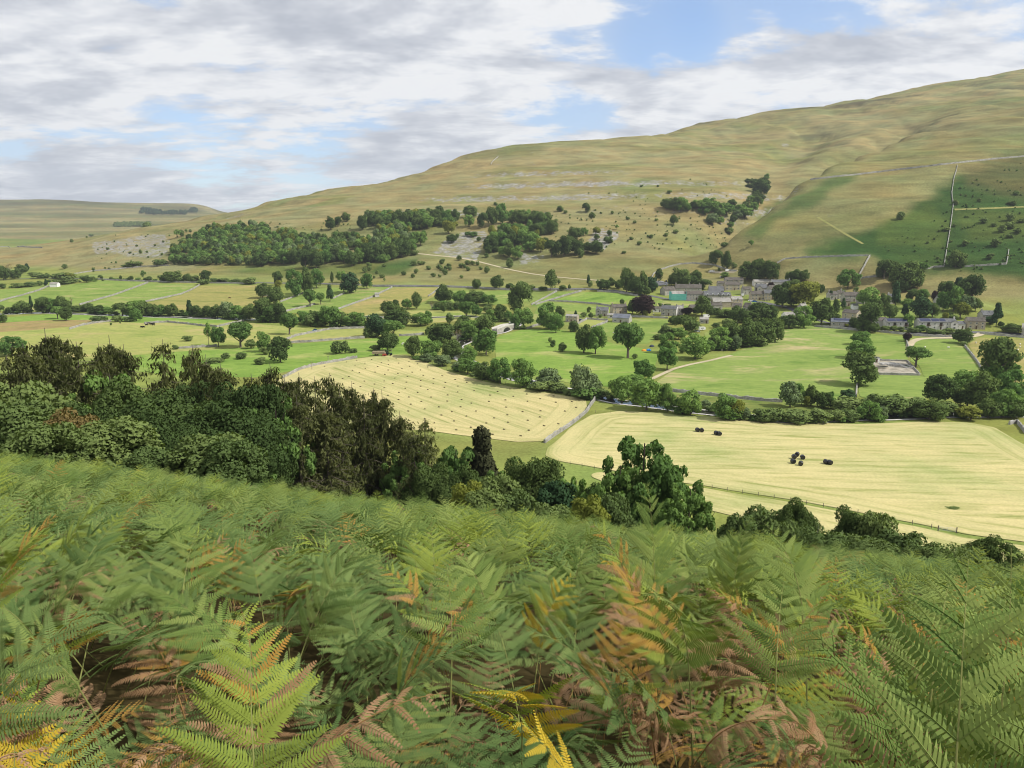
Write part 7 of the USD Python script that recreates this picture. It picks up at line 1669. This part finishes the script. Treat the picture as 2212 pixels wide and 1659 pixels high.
WRAP = mat("black_wrap", {"g": ("geometry", {}), "n": ("noise_texture", {"scale": 5.0, "detail": 3.0}), "b": ("bump", {"strength": 0.5, "distance": 0.04}), "p": ("principled_bsdf", {"base_color": (0.012, 0.012, 0.014), "roughness": 0.28, "specular_ior_level": 0.5})}, [("g.position", "n.vector"), ("n.fac", "b.height"), ("b.normal", "p.normal")])
rprof = [(0, -0.62), (0.42, -0.62), (0.56, -0.58), (0.645, -0.47), (0.66, 0), (0.645, 0.47), (0.56, 0.58), (0.42, 0.62), (0, 0.62)]
rb = trimesh.creation.revolve(np.array(rprof), sections=28); v = np.array(rb.vertices)
rbm = (np.stack([v[:, 0], v[:, 2], v[:, 1] + 0.64], 1), np.array(rb.faces))
groupb = "black wrapped bales on the pale field"
for k, (vx, vy, rz, lab) in enumerate([(1506.5, 933, 1.2, "leftmost of the upper pair of black wrapped bales"), (1516, 934, 0.9, "right one of the upper pair of black wrapped bales"), (1547, 940, 1.3, "left of two touching black bales by the upper pair"), (1554, 941.5, 1.1, "right of two touching black bales by the upper pair"),
                                      (1721.5, 986, 0.6, "topmost of the cluster of five black bales"), (1715, 991, 1.0, "left middle of the cluster of five black bales"), (1733.5, 992, 0.9, "right middle of the cluster of five black bales"), (1713, 1001, 1.2, "bottom left of the cluster of five black bales"), (1729.5, 1005.5, 0.7, "bottom right of the cluster of five black bales"),
                                      (1784, 1002, 1.4, "left of two touching black bales right of the cluster"), (1792.5, 1003.5, 1.2, "right of two touching black bales right of the cluster")]):
    p = GZ(vx, vy, 0.1); p[2] = float(height(p[0], p[1])) + 0.15
    R2 = np.array([[math.cos(rz), math.sin(rz), 0], [-math.sin(rz), math.cos(rz), 0], [0, 0, 1]])
    t = thing("wrapped_bale", lab, "wrapped bale", p, (rz - 1.0) * 1.4, groupb, scale=1.12)
    obj("wrap", rbm, WRAP, t, smooth=35)
tag(obj("weed_patch", (lambda m: (m[0] * [3.2, 2.2, 0.7] + GZ(2058, 1098, 0.1) * [1, 1, 0] + [0, 0, 0.1], m[1]))(crown_lobed(R_(601), -0.3, 0.6, 1.3, 16, 900, 0.08)), L_THORN), "small green weed patch in the lower right of the pale hay field", "weeds", kind="stuff")


def body_hull(balls):
    """One skin over bones: each bone the hull of two balls."""
    sp = lambda p, r: m3.Manifold.sphere(r, 10).translate(p)
    parts = [m3.Manifold.batch_hull([sp(a, ra), sp(b, rb_)]) for (a, ra), (b, rb_) in balls]
    out = parts[0]
    for p in parts[1:]:
        out = out + p
    m = out.to_mesh(); t = trimesh.Trimesh(m.vert_properties[:, :3], m.tri_verts); 
    return np.array(t.vertices), np.array(t.faces)


def beast(L, hgt, r, head, legr, up):
    z = hgt - r
    b = [(((-L / 2, 0, z), r), ((0, 0, z - 0.03), r * 1.08)), (((0, 0, z - 0.03), r * 1.08), ((L / 2, 0, z), r * 0.95)), (((L / 2, 0, z + r * 0.2), r * 0.6), ((L / 2 + head * 1.2, 0, z + up), head * 0.62)), (((L / 2 + head * 1.2, 0, z + up), head * 0.62), ((L / 2 + head * 2.3, 0, z + up - head * 0.6), head * 0.38))]
    for x, s in ((-L / 2, -1), (L / 2, 1)):
        for y in (-r * 0.55, r * 0.55):
            kx = x + (-0.10 * L if s < 0 else 0.02)
            b += [(((x, y, z - r * 0.3), legr * 2.0), ((kx, y, z * 0.48), legr * 1.1)), (((kx, y, z * 0.48), legr * 1.1), ((x + 0.02, y, legr), legr * 0.9))]
    b += [(((-L / 2 - r * 0.8, 0, z + r * 0.5), legr * 0.6), ((-L / 2 - r * 1.05, 0, z * 0.7), legr * 0.5))]
    for y in (-head * 0.5, head * 0.5):
        b += [(((L / 2 + head * 1.0, y, z + up + head * 0.45), head * 0.16), ((L / 2 + head * 0.9, y * 2.0, z + up + head * 0.5), head * 0.10))]
    return body_hull(b)


COWHIDE = plain("black_hide", (0.018, 0.016, 0.015), 0.7, 0.3, 4.0); COWB = plain("brown_hide", (0.10, 0.05, 0.03), 0.7, 0.3, 4.0); FLEECE = plain("fleece", (0.66, 0.63, 0.55), 0.95, 0.12, 8.0)
CLASS["cow"] = proto_kind("cow_body", [("body", beast(1.35, 1.42, 0.40, 0.27, 0.075, 0.18), COWHIDE)]); CLASS["browncow"] = proto_kind("brown_cow_body", [("body", beast(1.35, 1.42, 0.40, 0.27, 0.075, -0.2), COWB)])
CLASS["sheep"] = proto_kind("sheep_body", [("body", beast(0.66, 0.82, 0.29, 0.14, 0.045, 0.02), FLEECE)]); CLASS["graze"] = proto_kind("grazing_sheep_body", [("body", beast(0.66, 0.82, 0.29, 0.14, 0.045, -0.30), FLEECE)])
cows = [(321, 700.6, "left end of the upper line"), (325, 701.2, "second in the upper line"), (328, 702.2, "third in the upper line"), (331.5, 701, "upper of the right-hand pair"), (331.5, 703.6, "lower of the right-hand pair"), (317, 703.8, "just below the upper line's left end"), (306, 708.6, "left of the lower pair"), (310.5, 708.4, "right of the lower pair")]
for i, (vx, vy, w) in enumerate(cows):
    use(CLASS["cow"], "cow", place(vx, vy), brng.uniform(-0.5, 0.5) + (math.pi if i % 3 == 0 else 0), f"black cow in the yellowing meadow, {w}", "cow", "black cattle in the meadow")
use(CLASS["browncow"], "cow", place(496, 645), 0.2, "dark brown cow alone on the tan upper pasture", "cow")
for i, (vx, vy, w) in enumerate([(1998, 751.5, "nearest the farm track bend"), (2048.5, 752.5, "below the dark round tree, left of the slanting wall"), (2108, 742, "just right of the slanting wall's top"), (2185.5, 746.5, "upper left of the right-edge group"), (2203.5, 745.5, "uppermost at the right edge"), (2203.5, 751.5, "lowest pair at the right edge"), (2198.5, 757.5, "lowest at the right edge"),
                                 (1326, 720.5, "in the paddock below the blue-roofed barn"), (868.5, 745.5, "left one beside the tractor's round tree"), (871, 743.5, "right one beside the tractor's round tree"), (1412, 680.5, "in the grass below the netted house"), (1571, 756, "left one at the parched field's dry edge"), (1559, 758, "right one at the parched field's dry edge")]):
    use(CLASS["graze" if i % 3 else "sheep"], "sheep", place(vx, vy), brng.uniform(0, 6.28), f"white sheep {w}", "sheep", "sheep on the pastures", 1.25)
# poles
for vx, vb, vt, lab in ((674, 798, 781, "thin wooden pole by the pale wall of the left hay field"), (846, 760, 743, "pale wooden pole right of the tractor's round tree"), (709, 780, 768, "short pole behind the pale hay field wall"), (1607, 652, 636, "pole carrying the sign on the village green")):
    b = at1(vx, vb, 200.0); h_ = (vb - vt) / F * project(b)[2]
    t = thing("wooden_pole", lab, "pole", b)
    obj("shaft", tube([(0, 0, -0.3), (0, 0, h_)], [0.16, 0.11], 7), plain(f"pole_wood_{vx}", (0.30, 0.26, 0.2), 0.9, 0.2), t)
    obj("cross_arm", box(-0.6, 0.6, -0.06, 0.06, h_ - 0.7, h_ - 0.55), BROWN, t)
for i, vx in enumerate((1648, 1651.5, 1655, 1658.5, 1662)):
    b = at1(vx, 653, 200.0); t = thing("parasol", f"closed dark parasol before the inn, {['leftmost', 'second from left', 'middle one', 'fourth from left', 'rightmost'][i]} of five", "parasol", b)
    obj("canopy", tube([(0, 0, 1.0), (0, 0, 1.2), (0, 0, 2.4), (0, 0, 2.6)], [0.34, 0.32, 0.12, 0.03], 8), TENT["dark"], t); obj("pole", tube([(0, 0, 0), (0, 0, 1.05)], 0.03, 5), BROWN, t)
# fences with posts and wires along the lower edge of the pale field
POSTW = plain("fence_post", (0.20, 0.175, 0.135), 0.9, 0.25, 4.0); WIRE = plain("fence_wire", (0.22, 0.22, 0.21), 0.6, 0.1)


def fence(label, vp, gap=4.0):
    p = GZ(np.array(vp, float)[:, 0], np.array(vp, float)[:, 1], 0.0) if vp[0][1] > 858 else plan(vp)
    line = shapely.LineString(p[:, :2]); n = int(line.length / gap)
    xy = np.array([line.interpolate(s).coords[0] for s in np.linspace(0, line.length, n + 1)]); z = height(xy[:, 0], xy[:, 1])
    t = thing("wire_fence", label, "fence", (0, 0, 0))
    for (x, y), zz_ in zip(xy, z):
        obj("post", box(x - 0.06, x + 0.06, y - 0.06, y + 0.06, zz_ - 0.2, zz_ + 1.2), POSTW, t)
    for hw in (0.45, 0.8, 1.1):
        obj("wire", tube(np.column_stack([xy, z + hw]), 0.008, 3), WIRE, t)


fence("post and wire fence along the lower edge of the pale hay field", [(1538, 1056), (1659, 1075), (1810, 1101.5), (1974, 1133.5), (2012, 1141)])
fence("post and wire fence left of the tall ash below the pale field", [(1206, 1000), (1313, 1018.5), (1420, 1039)])
fence("wire fence along the river side of the left hay field", [(905, 776), (960, 797), (1050, 822), (1150, 840), (1250, 858)], 6.0)
fence("wire fence along the river side of the pale hay field", [(1286, 893), (1430, 890), (1560, 899), (1700, 909), (1850, 911)], 6.0)
for vx, vy, lab in ((2046, 1149, "pale metal field gate in the fence below the pale hay field"),):
    b = GZ(vx, vy, 0.0); b[2] = float(height(b[0], b[1]))
    t = thing("field_gate", lab, "gate", b, -0.28)
    for q in (0.3, 0.5, 0.72, 0.95, 1.2):
        obj("rail", tube([(-1.8, 0, q), (1.8, 0, q)], 0.03, 5), PAINT["silver"], t)
    for x in (-1.8, 0, 1.8):
        obj("upright", tube([(x, 0, 0.25), (x, 0, 1.22)], 0.03, 5), PAINT["silver"], t)
    for x in (-2.0, 2.0):
        obj("post", box(x - 0.1, x + 0.1, -0.1, 0.1, -0.2, 1.5), POSTW, t)

# walled yard with tanks in the green field
c4 = plan([(1882, 779), (1960, 781.5), (1987, 811), (1892, 809)], 1e9)[:4]
CONC = plain("pale_concrete", (0.33, 0.30, 0.24), 0.9, 0.45, 0.25)
level[0] += 1
v, f = drape(shapely.Polygon(c4[:, :2]), 3.0, 0.05 + 0.004 * level[0])
tag(obj("concrete_yard", (v, f), CONC), kind="structure")
mid = c4.mean(0)
t = obj("yard_wall", wall_mesh(np.vstack([c4, c4[:1]]), 1.1, 0.5, wrng, 1.0), WALL)
tag(t, "low stone wall round the concrete yard in the green field", "stone wall", None, "thing")
def yard(u, w):
    p = c4[0] * (1 - u) * (1 - w) + c4[1] * u * (1 - w) + c4[2] * u * w + c4[3] * (1 - u) * w
    return np.array([p[0], p[1], float(height(p[0], p[1])) + 0.25])
t = thing("round_tank", "round sunken tank in the concrete yard", "tank", yard(0.2, 0.55))
ring = m3.CrossSection.circle(3.4, 40) - m3.CrossSection.circle(3.0, 40)
m_ = ring.extrude(0.7).to_mesh(); obj("rim", (m_.vert_properties[:, :3], m_.tri_verts), CONC, t)
m_ = m3.CrossSection.circle(3.05, 40).extrude(0.25).to_mesh(); obj("water", (m_.vert_properties[:, :3], m_.tri_verts), WATER, t)
for k, (u, w, sx, sy, lab) in enumerate([(0.38, 0.28, 3.2, 2.2, "left of the concrete filter beds in the walled yard"), (0.50, 0.30, 2.6, 2.4, "middle concrete filter bed in the walled yard"), (0.62, 0.33, 2.2, 2.0, "right concrete filter bed in the walled yard"), (0.86, 0.45, 1.8, 4.0, "long settling channel at the yard's right side")]):
    t = thing("filter_bed", lab, "tank", yard(u, w))
    o = m3.CrossSection.square((sx * 2, sy * 2), True) - m3.CrossSection.square((sx * 2 - 0.5, sy * 2 - 0.5), True)
    m_ = o.extrude(0.8).to_mesh(); obj("rim", (m_.vert_properties[:, :3], m_.tri_verts), S_PALE, t); obj("bed", box(-sx + 0.22, sx - 0.22, -sy + 0.22, sy - 0.22, 0.0, 0.45), GRAVEL if k < 3 else WATER, t)
t = thing("white_hut", "small white control hut in the corner of the walled yard", "hut", yard(0.1, 0.14))
obj("wall", box(-1.5, 1.5, -1.3, 1.3, -0.2, 2.6), S_WHITE, t); obj("roof", box(-1.7, 1.7, -1.5, 1.5, 2.6, 2.78), R_SLATE, t); obj("door", box(-0.45, 0.45, -1.36, -1.28, 0, 2.0), BROWN, t)
# stone bridge over the river
bl, br_ = GZ(1068, 722, 0.0), GZ(1110, 711, 0.0)
bl[2], br_[2] = float(height(*bl[:2])), float(height(*br_[:2]))
bd = br_ - bl; bL = float(np.hypot(bd[0], bd[1])); byaw = math.atan2(bd[1], bd[0])
arch = shapely.Polygon([(-bL / 2, -0.8), (-bL / 2, 3.0), (-2, 3.7), (2, 3.7), (bL / 2, 3.0), (bL / 2, -0.8)]).difference(shapely.Polygon([(5.6 * math.cos(a), max(-0.9, 2.7 * math.sin(a))) for a in np.linspace(-0.35, math.pi + 0.35, 30)]))
t = thing("stone_bridge", "low stone arch bridge over the river behind the bright meadow", "bridge", ((bl + br_) / 2), byaw)
parts_ = []
for g in getattr(arch, "geoms", [arch]):
    e = trimesh.creation.extrude_polygon(g, 4.2); v = np.array(e.vertices); parts_.append((np.stack([v[:, 0], v[:, 2] - 2.1, v[:, 1]], 1), np.array(e.faces)[:, ::-1]))
obj("arch", cat(*parts_), S_GREY, t)
for y in (-2.0, 2.0):
    pp_ = shapely.Polygon([(-bL / 2, 2.95), (-2, 3.65), (2, 3.65), (bL / 2, 2.95), (bL / 2, 4.0), (2, 4.7), (-2, 4.7), (-bL / 2, 4.0)])
    e = trimesh.creation.extrude_polygon(pp_, 0.4); v = np.array(e.vertices); obj("parapet", (np.stack([v[:, 0], v[:, 2] + y - 0.2, v[:, 1]], 1), np.array(e.faces)[:, ::-1]), S_PALE, t)
